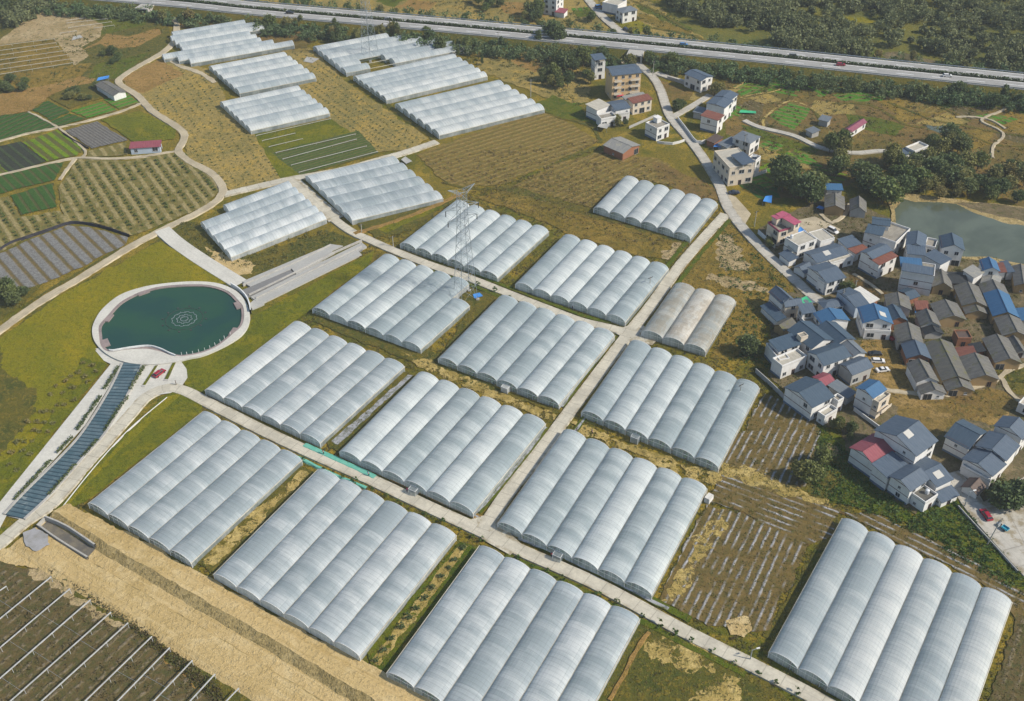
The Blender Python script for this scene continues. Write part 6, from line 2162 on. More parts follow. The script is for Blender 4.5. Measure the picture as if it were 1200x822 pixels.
def rows_in(px, rowdir, spacing, step, jit=.35, miss=.15):
    q = PP(px)
    a, b = P(*rowdir[0]), P(*rowdir[1])
    d = (b - a).normalized()
    e = Vector((-d.y, d.x, 0))
    A = np.array([(p.dot(d), p.dot(e)) for p in q])
    lo, hi = A.min(0), A.max(0)
    out = []
    v = math.ceil(lo[1] / spacing) * spacing
    while v < hi[1]:
        u = lo[0]
        while u < hi[0]:
            p = d * (u + rnd.uniform(-jit, jit)) + e * (v + rnd.uniform(-jit, jit) * .6)
            u += step
            if rnd.random() < miss:
                continue
            ins = False
            j = len(q) - 1
            for i in range(len(q)):
                if (q[i].y > p.y) != (q[j].y > p.y) and p.x < (q[j].x - q[i].x) * (p.y - q[i].y) / (q[j].y - q[i].y) + q[i].x:
                    ins = not ins
                j = i
            if ins:
                out.append(p)
        v += spacing
    return out


def merged(name, pts, mat, R, Hh, n, sz, label, tone=None):
    cs, ts = [], []
    for p in pts:
        s = rnd.uniform(.7, 1.25)
        c = nr.normal(size=(n, 3)) * np.array([R * .45, R * .45, Hh * .22]) * s + np.array([p.x, p.y, p.z + Hh * .45 * s])
        c[:, 2] = np.maximum(c[:, 2], p.z + .05)
        cs.append(c)
        ts.append(np.clip(np.full(n, rnd.random()) + nr.normal(size=n) * .15, 0, 1))
    me = quads_mesh(name, np.concatenate(cs), nr.uniform(.6, 1.3, n * len(pts)) * sz, np.concatenate(ts), LEAF[mat])
    o = bpy.data.objects.new(name, me)
    COL.objects.link(o)
    return kind(o, 'stuff', label)


BUSH = bush_proto('broad', .75, 1.2, 90, .34, name='orchard_bush')
orch = rows_in([(76, 246), (72, 222), (94, 190), (150, 193), (206, 182), (243, 206), (254, 224), (238, 241), (155, 274), (110, 260), (84, 257)], ((120, 205), (150, 250)), 4.3, 3.0)
orch += rows_in([(-10, 244), (10, 233), (24, 257), (70, 250), (80, 260), (30, 279), (-10, 300)], ((0, 250), (20, 280)), 4.3, 3.0)
orch.sort(key=lambda p: p.y)
bushes([p + Vector((0, 0, .2)) for p in orch[:300]], BUSH, 'orchard_bush', 'small round green bush in the beige orchard rows beside the winding track', 'bush', 'bushes in the beige orchard', .7, 1.2)
if orch[300:]:
    merged('orchard_bushes_far', [p + Vector((0, 0, .2)) for p in orch[300:]], 'broad', .75, 1.2, 26, .36, 'green bushes in rows at the far end of the beige orchard')
stump = rows_in([(200, 80), (248, 86), (266, 122), (298, 158), (332, 212), (270, 222), (224, 188), (216, 162), (172, 118)], ((215, 90), (290, 190)), 3.6, 3.2, .6, .2)
stump += rows_in([(334, 62), (362, 60), (408, 102), (498, 163), (480, 174), (440, 176), (394, 144), (354, 104)], ((350, 80), (470, 165)), 3.6, 2.8, .3, .12)
KO_ = inside_any(np.array([p.x for p in stump]), np.array([p.y for p in stump]))
merged('orchard_seedlings', [p for p, k in zip(stump, KO_) if not k], 'dark', .55, .9, 14, .4, 'dark low seedlings in rows on the orange dry ground')
LB = bush_proto('olive', 1.0, .8, 90, .36, name='lawn_shrub')
sh = [(83, 443), (78, 448), (92, 438), (100, 443), (108, 430), (112, 437), (66, 454), (74, 462), (86, 456), (60, 464), (76, 476), (68, 476), (48, 484), (54, 484), (62, 484), (44, 496), (52, 497), (40, 506), (46, 508), (56, 508), (62, 498), (26, 506), (34, 496), (20, 520), (28, 530), (36, 534), (14, 532), (22, 519), (38, 518), (30, 519), (12, 546), (20, 552), (98, 427), (104, 449), (88, 470)]
bushes([P(*p) + Vector((0, 0, .3)) for p in sh], LB, 'lawn_shrub', 'low dull shrub mound planted on the dark lawn beside the blue stepped canal', 'shrub', 'shrub mounds on the canal lawn', .8, 1.25)
SB = bush_proto('dark', .9, 1.2, 110, .34, name='planted_bush')
bushes([P(*p) + Vector((0, 0, .3)) for p in ((543, 643), (533, 658), (526, 667), (517, 677), (507, 690), (498, 703), (488, 715), (479, 726), (470, 737), (459, 750), (450, 764), (440, 776))], SB, 'planted_bush', 'dark round bush in the single row on the strip between two greenhouses', 'bush', 'bushes on the strip between greenhouses', .8, 1.15)

# roadside saplings and weeds
sap = []
for nm in ('main', 'cross', 'upper'):
    pass
SAP = bush_proto('fresh', .7, 1.9, 60, .36, name='sapling')
sl = spline(PP([(342, 534), (400, 561), (470, 592), (540, 622), (566, 634)]), 5.0) + spline(PP([(608, 658), (660, 682), (720, 708), (790, 742), (860, 778), (930, 812)]), 4.2) \
    + spline(PP([(600, 352), (650, 372), (690, 386)]), 5) + spline(PP([(560, 336), (598, 351)]), 5.5) + spline(PP([(598, 606), (634, 556), (660, 520)]), 8)
bushes([p + Vector((rnd.uniform(-.7, .7), rnd.uniform(-.7, .7), 0)) for p in sl if rnd.random() < .8], SAP, 'sapling', 'leggy green sapling planted along the edge of the concrete farm road', 'sapling', 'saplings along the farm roads', .7, 1.5)

print('KO', len(KEEP_OUT))


def weeds(px, n, mat, R, Hh, q, sz, label):
    pts_ = []
    for poly, k in px:
        pts_ += poly_scatter(poly, int(k * n))
    return merged('weeds', pts_, mat, R, Hh, q, sz, label)


LOWER = [(-40, 610), (360, 360), (470, 250), (640, 200), (860, 240), (960, 480), (1000, 560), (1210, 690), (1220, 840), (560, 860), (60, 690)]
weeds([(LOWER, 5200)], 1, 'weed', .75, .5, 9, .30, 'green weeds growing between the greenhouses')
weeds([(LOWER, 4200)], 1, 'dry', .8, .45, 8, .30, 'dry straw-coloured weeds between the greenhouses')
weeds([([(820, 455), (905, 450), (965, 510), (1000, 590), (1190, 690), (1180, 740), (980, 640), (900, 745), (770, 705)], 1500)], 1, 'weed', .7, .45, 9, .28, 'weeds overgrowing the torn mulch fields')
weeds([([(840, 260), (940, 340), (900, 440), (850, 420)], 260), ([(960, 500), (1075, 606), (1130, 580), (1200, 660), (1200, 700), (1040, 610), (950, 580)], 700)], 1, 'fresh', 1.1, .9, 12, .45, 'green weeds round the village edge')
weeds([([(40, 662), (64, 662), (160, 724), (300, 822), (330, 852), (280, 850), (160, 740), (62, 670)], 420), ([(0, 670), (150, 735), (290, 840), (0, 860)], 300)], 1, 'dry', .9, .9, 10, .42, 'dry brown weeds along the bank of the yellow dirt channel')
weeds([([(40, 662), (64, 662), (160, 724), (300, 822), (330, 852), (280, 850), (160, 740), (62, 670)], 260), ([(210, 262), (232, 262), (390, 272), (430, 290), (320, 325), (225, 296)], 260), ([(-40, 340), (40, 336), (30, 356), (-40, 395)], 150), ([(-40, 420), (0, 402), (44, 456), (0, 540)], 250)], 1, 'weed', 1.0, .8, 10, .45, 'green weeds on the banks')
weeds([([(860, 90), (1200, 130), (1200, 240), (1120, 196), (960, 230), (880, 230), (800, 115)], 260), ([(240, 24), (420, 40), (700, 75), (690, 130), (560, 80), (360, 50)], 350), ([(440, 0), (760, 0), (820, 40), (600, 24)], 250), ([(0, 60), (180, 20), (200, 50), (100, 105), (0, 112)], 300)], 1, 'weed', 1.4, .9, 14, .5, 'scrub on the far slopes')
weeds([([(490, 182), (700, 166), (840, 224), (800, 300), (600, 246), (520, 216)], 700), ([(860, 90), (1200, 130), (1200, 200), (960, 230), (880, 230)], 500)], 1, 'dry', 1.2, .6, 8, .5, 'dry grass on the brown fields')

weeds([([(890, 268), (960, 240), (1060, 262), (1190, 306), (1200, 470), (1110, 470), (1040, 400), (960, 500), (905, 440), (905, 345)], 620)], 1, 'weed', .9, .8, 12, .36, 'weeds and low bushes between the village houses')
weeds([([(890, 268), (960, 240), (1060, 262), (1190, 306), (1200, 500), (1110, 500), (1040, 470), (960, 500), (905, 440), (905, 345)], 420)], 1, 'dry', .8, .5, 10, .4, 'dry litter and brushwood between the village houses')
# hedges beside the canal and the plaza
def hedge(a, b, w_, h, label, z=.43):
    p, q = P(*a), P(*b)
    d = q - p
    L = d.length
    d.normalize()
    e = Vector((-d.y, d.x, 0))
    n = int(L * 26 * w_)
    c = np.array([tuple(p + d * (t * L) + e * (s * w_) + Vector((0, 0, z + zz * h))) for t, s, zz in zip(nr.random(n), nr.uniform(-.5, .5, n), nr.uniform(.1, 1, n))])
    me = quads_mesh('hedge', c - np.array([p.x, p.y, 0]), nr.uniform(.3, .5, n), nr.random(n), LEAF['dark'])
    o = bpy.data.objects.new('hedge', me)
    o.location = (p.x, p.y, 0)
    COL.objects.link(o)
    tag(o, label, 'hedge', 'clipped hedges beside the canal')


ordn = ('uppermost', 'second', 'third', 'lowest')
for i, (a, b) in enumerate((((139.5, 432), (122.5, 458)), ((118.5, 466), (90.5, 506)), ((85.5, 514), (67.5, 533)), ((60.5, 541), (17.5, 588)))):
    hedge(a, b, 1.1, .9, ordn[i] + ' clipped hedge along the left side of the blue canal')
for i, (a, b) in enumerate((((169.5, 431), (152.5, 459)), ((150, 467), (122, 508)), ((116, 517), (97, 538)), ((89, 547), (58, 582)))):
    hedge(a, b, 1.1, .9, ordn[i] + ' clipped hedge along the right side of the blue canal')
for (a, b, c, d), lab in ((((183, 429), (187, 428), (170, 455), (166, 455)), 'long planted grass bed left of the red car'), (((204, 424), (208, 424), (197, 448), (192, 448)), 'long planted grass bed right of the red car')):
    q = PP([a, b, c, d])
    if (q[1] - q[0]).cross(q[2] - q[1]).z < 0:
        q.reverse()
    root = thing('flower_bed', lab, 'planting bed', q[0])
    mb = MB()
    mb.hexa([Vector((v.x, v.y, 0)) for v in q] + [Vector((v.x, v.y, .62)) for v in q])
    mb.build('kerb', MT['stone'], root)
    cc = sum(q, Vector()) / 4
    mb = MB()
    mb.face([Vector((*(cc + (v - cc) * .86).xy, .66)) for v in q])
    mb.build('grass_fill', MT['lawn_dark'], root)
# median hedge of the highway
n = 15000
ii = nr.integers(0, len(hl) - 1, n)
tt = nr.random(n)
c = np.array([tuple(hl[i].lerp(hl[i + 1], t) + hfr[i][2] * s + Vector((0, 0, HZ - hl[i].z - .1 + z))) for i, t, s, z in zip(ii, tt, nr.uniform(-.55, .55, n), nr.uniform(0, 1.4, n))])
me = quads_mesh('median_hedge', c, nr.uniform(.5, .9, n), nr.random(n) * .4, LEAF['dark'])
o = bpy.data.objects.new('median_hedge', me)
COL.objects.link(o)
tag(o, 'dark clipped hedge running along the middle of the highway', 'hedge')


# ------------------------------------------------------------------ pylons and poles
def pylon(base, half, Hp, rz, label):
    b = P(*base)
    root = thing('lattice_pylon', label, 'pylon', (b.x, b.y, 0))
    def half_at(z):
        t = z / Hp
        return half * (1 - t) + .75 * t if t < .72 else half * .28 + .75 * .72 - (t - .72) * .6
    ca, sa = math.cos(rz), math.sin(rz)

    def cp(k, z):
        x, y = ((-1, -1), (1, -1), (1, 1), (-1, 1))[k]
        w_ = half_at(z)
        return Vector((b.x + (x * ca - y * sa) * w_, b.y + (x * sa + y * ca) * w_, z))
    for k in range(4):
        mb = MB()
        zs = [Hp * i / 10 for i in range(11)]
        for z0, z1 in zip(zs, zs[1:]):
            mb.tube(cp(k, z0), cp(k, z1), .105, n=4)
        mb.build('leg', MT['steel'], root)
    br = MB()
    zs = [0]
    while zs[-1] < Hp - 1:
        zs.append(zs[-1] + max(1.6, 2.0 * half_at(zs[-1])))
    zs[-1] = Hp
    for z0, z1 in zip(zs, zs[1:]):
        for k in range(4):
            j = (k + 1) % 4
            br.tube(cp(k, z0), cp(j, z1), .05, n=4, cap=False)
            br.tube(cp(j, z0), cp(k, z1), .05, n=4, cap=False)
            br.tube(cp(k, z1), cp(j, z1), .05, n=4, cap=False)
    br.build('lattice_bracing', MT['steel'], root)
    X = Vector((ca, sa, 0))
    for z, L in ((Hp * .76, 5.5), (Hp * .86, 6.2), (Hp * .985, 5.0)):
        mb = MB()
        ins = MB()
        mb.tube(Vector((b.x, b.y, z)) - X * half_at(z), Vector((b.x, b.y, z)) + X * half_at(z), .1, n=4)
        for s in (-1, 1):
            w_ = half_at(z)
            tip = Vector((b.x, b.y, z + (2.2 if z > Hp * .9 else .1))) + X * (s * L)
            for y in (-1, 1):
                root_p = Vector((b.x, b.y, z)) + X * (s * w_) + Vector((-sa, ca, 0)) * (y * w_)
                mb.tube(root_p, tip, .1, n=4)
                mb.tube(root_p + Vector((0, 0, 1.5 if z < Hp * .9 else .7)), tip, .08, n=4)
            for f in (.35, .65):
                m = Vector((b.x, b.y, z)) + X * (s * (w_ + (L - w_) * f))
                mb.tube(m + Vector((0, 0, -.05)), m + Vector((0, 0, 1.0 * (1 - f))), .06, n=4)
            if z < Hp * .9:
                o_ = MB()
                for k in range(5):
                    o_.tube(tip - Vector((0, 0, .15 + k * .42)), tip - Vector((0, 0, .15 + k * .42 + .3)), .2, .12, n=6)
                o_.build('insulator', MT['grey_dark'], root)
        mb.build('crossarm', MT['steel'], root)
    for k in range(4):
        mb = MB()
        q = cp(k, 0)
        mb.box((q.x, q.y, 0), 1.1, 1.1, .7)
        mb.build('footing', MT['stone'], root)


pylon((545.8, 349.8), 3.2, 43.5, .5, 'tall lattice steel pylon standing at the shortened greenhouse bay')
pylon((434, 69), 3.2, 44, .9, 'lattice steel pylon in the notch of the far white greenhouse, cut by the top edge')

POLE_N = [0]
def pole(base, h, label, arms=1, lamp=False, box=False, lean=(0, 0)):
    b = P(*base)
    root = thing('street_lamp' if lamp else 'utility_pole', label, 'lamp post' if lamp else 'utility pole', (b.x, b.y, 0))
    mb = MB()
    top = b + Vector((lean[0], lean[1], h))
    mb.tube(b, top, .17, .11, n=8)
    mb.build('pole', MT['stone'] if not lamp else MT['steel'], root)
    for k in range(arms):
        mb = MB()
        z = h - .4 - k * 1.0
        c = b + Vector((lean[0] * z / h, lean[1] * z / h, z))
        mb.box(c - Vector((0, 0, .08)), 2.0, .14, .16, .6)
        for s in (-.85, -.3, .3, .85):
            q = c + Vector((math.cos(.6) * s, math.sin(.6) * s, .08))
            mb.tube(q, q + Vector((0, 0, .3)), .07, .05, n=5)
        mb.build('crossarm', MT['grey_dark'], root)
    if lamp:
        mb = MB()
        mb.tube(top - Vector((0, 0, .1)), top + Vector((1.5, .4, .2)), .07, n=5)
        mb.build('lamp_arm', MT['steel'], root)
        mb = MB()
        e = top + Vector((1.5, .4, .2))
        mb.box(e - Vector((0, 0, .1)), .9, .35, .16, .25)
        mb.build('lamp_head', MT['white'], root)
    if box:
        mb = MB()
        c = b + Vector((lean[0] * .75, lean[1] * .75, h * .75))
        mb.box(c, 1.2, .8, 1.1, .6)
        mb.build('transformer', MT['steel'], root)


pole((1156.5, 639), 10.0, 'thick concrete utility pole with a transformer at the concrete yard', 2, box=True, lean=(1.2, 0))
pole((1130, 594.5), 6.0, 'thin curved lamp post beside the small roof-garden house', 0, lamp=True)
pole((879, 774), 4.0, 'lamp post with white head on the farm road near the bottom edge', 0, lamp=True)
pole((871, 181), 9.5, 'thin tall pole beside the square hip-roofed house')
pole((622, 114), 9, 'utility pole at the right end of the lowest far greenhouse')
pole((584, 59), 10, 'utility pole below the highway next to the conifer block')
pole((765, 90), 8, 'utility pole beside the road at the tan apartment house')
pole((985, 361), 8.0, 'utility pole in the lane next to the low hipped outbuilding', 2)
pole((424, 273), 4, 'short pole at the bend of the narrow concrete road')
pole((461, 290), 5, 'pole at the front corner of the greenhouse behind the pylon', 1)
pole((884, 266), 7, 'utility pole where the cross road meets the village lane')
pole((1000, 348), 7, 'utility pole beside the white sheet extension of the long shed')
pole((866, 468), 0.1 + 6, 'thin bare pole against the greenhouse with the dark roof mark')
pole((761, 341), 6, 'thin pole beside the last bay of the greenhouse at the cross road')

# ------------------------------------------------------------------ vehicles
PAINT = {k: plain(k + '_car_paint', c, tuple(x * .85 for x in c), .5, .28, .6) for k, c in
         {'white': (.70, .70, .70), 'red': (.30, .012, .03), 'navy': (.015, .03, .07), 'black': (.02, .022, .026), 'blue': (.03, .16, .40), 'teal': (.03, .30, .42), 'grey': (.22, .23, .24)}.items()}
LAMP = plain('lamp_glass', (.6, .6, .55), (.5, .5, .48), .8, .2)


def car(px, az, paint, label, z=None, kindn='car', L=4.5, W=1.8, hatch=True, van=False):
    b = P(*px)
    z = .47 if z is None else z
    b = P(px[0], px[1], z)
    root = thing(kindn, label, kindn.replace('_', ' '), (b.x, b.y, z), None, az)
    m0 = MB()
    # body side profile, x forward
    hh = 1.9 if van else 1.45
    body = [(-L / 2, .35), (-L / 2 + .05, .95), (-L / 2 + .4, 1.0), (L / 2 - 1.25, .98), (L / 2 - .15, .78), (L / 2, .6), (L / 2, .32)]
    def ring(prof, w0):
        n = len(prof)
        i = len(m0.v)
        for s in (-1, 1):
            for x, zz in prof:
                m0.v.append((x, s * w0, zz))
        for k in range(n - 1):
            m0.f.append((i + k, i + k + 1, i + n + k + 1, i + n + k))
            m0.m.append(0)
            m0.uv.append(None)
        m0.f.append(tuple(i + k for k in range(n - 1, -1, -1)))
        m0.f.append(tuple(i + n + k for k in range(n)))
        m0.f.append((i + n - 1, i, i + n, i + 2 * n - 1))
        m0.m += [0, 0, 0]
        m0.uv += [None] * 3
    ring(body, W / 2)
    m0.build('body', PAINT[paint], root, loc=(0, 0, 0)).location = (0, 0, 0)
    # cabin: tapered glass house and roof panel
    x0, x1, xa, xb = (-L / 2 + .15, L / 2 - 1.0, -L / 2 + .45, L / 2 - 1.75) if hatch else (-L / 2 + .75, L / 2 - 1.1, -L / 2 + 1.35, L / 2 - 1.9)
    lo = [(x0, -W / 2 + .06, .99), (x1, -W / 2 + .06, .97), (x1, W / 2 - .06, .97), (x0, W / 2 - .06, .99)]
    hi = [(xa, -W / 2 + .26, hh - .06), (xb, -W / 2 + .26, hh - .06), (xb, W / 2 - .26, hh - .06), (xa, W / 2 - .26, hh - .06)]
    g0 = MB()
    g0.hexa(lo + hi)
    g0.build('glass_house', MT['glass'], root, loc=(0, 0, 0)).location = (0, 0, 0)
    r0 = MB()
    r0.hexa([(a - .03 * (1 if a > 0 else -1), bb, hh - .055) for a, bb, c in hi] + [(a - .12 * (1 if a > 0 else -1), bb * .9, hh + .03) for a, bb, c in hi])
    r0.build('roof_panel', PAINT[paint], root, loc=(0, 0, 0)).location = (0, 0, 0)
    for sx in (-L / 2 + .85, L / 2 - .85):
        for sy in (-1, 1):
            w0 = MB()
            w0.tube((sx, sy * (W / 2 - .18), .32), (sx, sy * (W / 2 + .02), .32), .32, n=12)
            w0.build('wheel', MT['rubber'], root, loc=(0, 0, 0)).location = (0, 0, 0)
    for sy in (-1, 1):
        w0 = MB()
        w0.box((L / 2 - .02, sy * (W / 2 - .3), .58), .08, .4, .14)
        w0.build('headlight', LAMP, root, loc=(0, 0, 0)).location = (0, 0, 0)
    return root


car((187, 439), 1.05, 'red', 'dark red car parked between two planted beds by the pond', .45)
car((1025, 416), .05, 'black', 'black car parked on the village yard above two white cars', .1, hatch=False)
car((1028.5, 424.5), -.1, 'white', 'white hatchback in the village yard, between the black and the white car', .1)
car((1034, 435), .2, 'white', 'white saloon car, lowest of three on the village yard', .1, hatch=False)
car((860, 227), .1, 'navy', 'dark pick-up parked in front of the unfinished grey house', .46, hatch=False)
car((1082, 189), .4, 'white', 'white car parked in front of the long flat-roofed house above the river', .47)
car((1155, 605), 1.75, 'red', 'red car parked beside the big round trees on the concrete yard', .47)
car((1194, 571.5), .15, 'navy', 'dark blue car at the right edge, upper of two', .46, hatch=False)
car((1192, 580), .1, 'black', 'black car at the right edge, lower of two', .46, hatch=False)
car((975.5, 272), -.9, 'white', 'white van parked behind the pale flat-roofed block', .46, 'van', 4.8, 1.9, True, True)
car((734, 36), -1.0, 'navy', 'dark car on the road beyond the highway', .48)
car((702, 9.5), .3, 'blue', 'blue truck beside the white building beyond the highway', .48, 'truck', 5.0, 2.0, True, True)
car((801, 53.5), -.09, 'blue', 'blue car driving on the highway behind the villa', HZ, 'car')
car((455, 23.5), -.09, 'grey', 'grey car driving on the highway above the notched greenhouse', HZ)
car((930, 67), -.09, 'grey', 'grey van driving on the highway above the green plots', HZ, 'van', 5, 2, True, True)
car((985, 77), -.09, 'red', 'red car driving on the highway above the green plots', HZ)
car((640, 43.5), -.09, 'white', 'white truck driving on the highway left of the apartment house', HZ, 'truck', 8, 2.4, True, True)
car((340, 16), -.09, 'black', 'black car driving on the highway near the far pylon', HZ)
car((1110, 90), -.09, 'white', 'white car driving on the highway at the right side', HZ)
for px, az, col, lab in (((1174, 621), 2.2, 'teal', 'turquoise three-wheeled cargo cart beside the utility pole'), ((1043, 398), 1.9, 'red', 'red three-wheeled cargo cart beside the white balcony house')):
    b = P(*px)
    root = thing('cargo_tricycle', lab, 'tricycle', (b.x, b.y, .12 if px[0] < 1100 else .46), None, az)
    def lp(mb, name, m):
        mb.build(name, m, root, loc=(0, 0, 0)).location = (0, 0, 0)
    mb = MB()
    for c, sx, sy, sz in (((-.7, 0, .6), 1.9, 1.3, .08), ((-.7, -.62, .68), 1.9, .06, .45), ((-.7, .62, .68), 1.9, .06, .45), ((-1.62, 0, .68), .06, 1.18, .45), ((.22, 0, .68), .06, 1.18, .45)):
        mb.box(c, sx, sy, sz)
    lp(mb, 'cargo_bed', PAINT[col])
    mb = MB()
    mb.box((.75, 0, .75), .5, .7, .3)
    lp(mb, 'seat', MT['rubber'])
    mb = MB()
    mb.tube((1.25, 0, .5), (1.45, 0, .95), .06)
    mb.tube((1.1, 0, 1.0), (1.45, 0, .95), .05)
    mb.box((1.35, 0, .5), .2, .8, .5)
    lp(mb, 'front_panel', PAINT[col])
    for x, y in ((1.4, 0), (-.9, -.72), (-.9, .72)):
        mb = MB()
        mb.tube((x, y - .07, .3), (x, y + .07, .3), .3, n=12)
        lp(mb, 'wheel', MT['rubber'])


# ------------------------------------------------------------------ people
SKIN = plain('skin', (.36, .21, .14), (.30, .17, .11))
HAIR = plain('black_hair', (.012, .01, .009), (.02, .016, .014))


def person(px, az, shirt, trousers, label, bend=0.0, z=.47):
    b = P(px[0], px[1], z)
    root = thing('person', label, 'person', (b.x, b.y, z), None, az)
    s, c = math.sin(bend), math.cos(bend)

    def up(x, y, zz):          # bend the upper body forward (+x) about the hips
        h0 = .92
        d = zz - h0
        return (x * c + d * s, y, h0 + d * c - x * s) if zz > h0 else (x, y, zz)
    V, E, R = [], [], []

    def add(p, r, par=None):
        V.append(p)
        R.append(r)
        if par is not None:
            E.append((par, len(V) - 1))
        return len(V) - 1
    hip = add((0, 0, .95), .125)
    wa = add(up(0, 0, 1.12), .115, hip)
    ch = add(up(.01, 0, 1.32), .135, wa)
    nk = add(up(.01, 0, 1.47), .058, ch)
    hd = add(up(.03, 0, 1.58), .085, nk)
    add(up(.03, 0, 1.70), .08, hd)
    add(up(.115, 0, 1.57), .02, hd)
    arms = []
    legs = []
    for sy in (-1, 1):
        sh_ = add(up(0, sy * .17, 1.40), .058, ch)
        drop = .10 + .35 * s
        el = add((up(.0, sy * .23, 1.40)[0] + .05 + .1 * s, sy * .24, up(0, 0, 1.40)[2] - .28), .042, sh_)
        wr = add((V[el][0] + .10, sy * .23, V[el][2] - .24), .030, el)
        pa = add((V[wr][0] + .04, sy * .23, V[wr][2] - .06), .033, wr)
        for k, (dy, ln) in enumerate(((-.028, .055), (-.01, .07), (.01, .072), (.027, .06))):
            f1 = add((V[pa][0] + .02, V[pa][1] + dy, V[pa][2] - .04), .009, pa)
            add((V[f1][0] + .025, V[f1][1], V[f1][2] - ln * .7), .008, f1)
        add((V[pa][0] + .05, V[pa][1] - sy * .03, V[pa][2] - .01), .010, pa)
        arms.append((sh_, el, wr))
        hp = add((0, sy * .09, .86), .092, hip)
        kn = add((.03, sy * .10, .49), .06, hp)
        an = add((-.01, sy * .10, .09), .04, kn)
        add((.15, sy * .11, .035), .035, an)
        legs.append((hp, kn, an))

    def skin(name, verts, edges, radii, mat, rooti=0):
        me = bpy.data.meshes.new(name)
        me.from_pydata(verts, edges, [])
        me.materials.append(mat)
        o = bpy.data.objects.new(name, me)
        COL.objects.link(o)
        o.parent = root
        me.skin_vertices.new(name='skin') if hasattr(me.skin_vertices, 'new') else None
        m = o.modifiers.new('skin', 'SKIN')
        if not len(me.skin_vertices):
            return o
        for i, r_ in enumerate(radii):
            me.skin_vertices[0].data[i].radius = (r_, r_)
            me.skin_vertices[0].data[i].use_root = i == rooti
        m.use_smooth_shade = True
        ss = o.modifiers.new('subsurf', 'SUBSURF')
        ss.levels = ss.render_levels = 1
        return o
    skin('body', V, E, R, SKIN)
    sv = [V[wa], V[ch], up(.01, 0, 1.45)] + [V[k] for a_ in arms for k in a_[:2]]
    sv[0] = (sv[0][0], sv[0][1], sv[0][2] - .12)
    skin('shirt', sv, [(0, 1), (1, 2), (1, 3), (3, 4), (1, 5), (5, 6)], [.15, .165, .085, .085, .062, .085, .062], shirt)
    tv = [(0, 0, 1.0), V[hip]] + [V[k] for l_ in legs for k in l_]
    skin('trousers', tv, [(0, 1), (1, 2), (2, 3), (3, 4), (1, 5), (5, 6), (6, 7)], [.15, .155, .115, .085, .062, .115, .085, .062], trousers)
    hv = [up(.0, 0, 1.66), up(-.01, 0, 1.74), up(-.06, 0, 1.60)]
    skin('hair', hv, [(0, 1), (0, 2)], [.10, .09, .075], HAIR)
    return root


CL = {k: plain(k + '_cloth', c, tuple(x * .8 for x in c), 1.5, .9) for k, c in
      {'pink': (.62, .05, .22), 'navy': (.02, .03, .09), 'red': (.5, .03, .05), 'black': (.02, .02, .024), 'blue': (.04, .10, .35), 'white': (.6, .6, .6), 'grey': (.2, .2, .2)}.items()}
person((477, 577), 1.0, CL['pink'], CL['navy'], 'person in a pink top standing at the greenhouse front by the farm road', .25)
person((379.5, 532.5), 2.4, CL['navy'], CL['black'], 'person in dark blue bending over the upper end of the mint net', .8)
person((432.5, 558), 2.4, CL['blue'], CL['navy'], 'person in blue bending over the lower end of the mint net', .8)
person((206.5, 451), .5, CL['grey'], CL['black'], 'person in grey walking on the plaza near the road bend', 0)
person((646.5, 653), 1.5, CL['red'], CL['navy'], 'person in a red top at the greenhouse door by the main road', .2)
person((675, 506.5), .4, CL['black'], CL['navy'], 'person in black on the dirt lane right of the cross road', .5, .05)
person((694.5, 509), 2.0, CL['navy'], CL['black'], 'person in dark clothes crouched over the dirt lane below the marked greenhouse', 1.0, .05)
person((671, 362), 1.0, CL['red'], CL['black'], 'person in red at the greenhouse front left of the cross road', .3, .05)

# ------------------------------------------------------------------ frames, nets, walls, tarps
def rail_frame(name, label, rails, hgt, r=.13, post=6.0, wires=True):
    a0 = P(*rails[0][0], hgt)
    root = thing(name, label, 'unfinished greenhouse', (a0.x, a0.y, 0), 'bare greenhouse frames')
    ends = []
    for a, b in rails:
        p, q = P(*a, hgt), P(*b, hgt)
        ends.append((p, q))
        d = q - p
        rz = math.atan2(d.y, d.x)
        mb = MB()
        c = (p + q) / 2
        mb.box((c.x, c.y, hgt - .12), d.length, .27 if wires else .2, .18, rz)
        n = max(2, int(d.length / post))
        for k in range(n + 1):
            t = p.lerp(q, min(.995, max(.005, k / n)))
            mb.tube((t.x, t.y, 0), (t.x, t.y, hgt - .1), .07, n=5)
        mb.build('gutter_rail', MT['stone'] if not wires else MT['frame'], root)
    if wires:
        mb = MB()
        for (p, q), (p2, q2) in zip(ends, ends[1:]):
            n = max(2, int((q - p).length / 9))
            for k in range(1, n):
                a = p.lerp(q, k / n)
                d = (q2 - p2).normalized()
                b = p2 + d * (a - p2).dot(d)
                if (b - a).length < 13:
                    mb.tube(a, b, .035, n=4)
        if mb.f:
            mb.build('tie_rod', MT['steel'], root)
    return root


def ext(a, b, k):
    return (a[0] + (b[0] - a[0]) * k, a[1] + (b[1] - a[1]) * k)


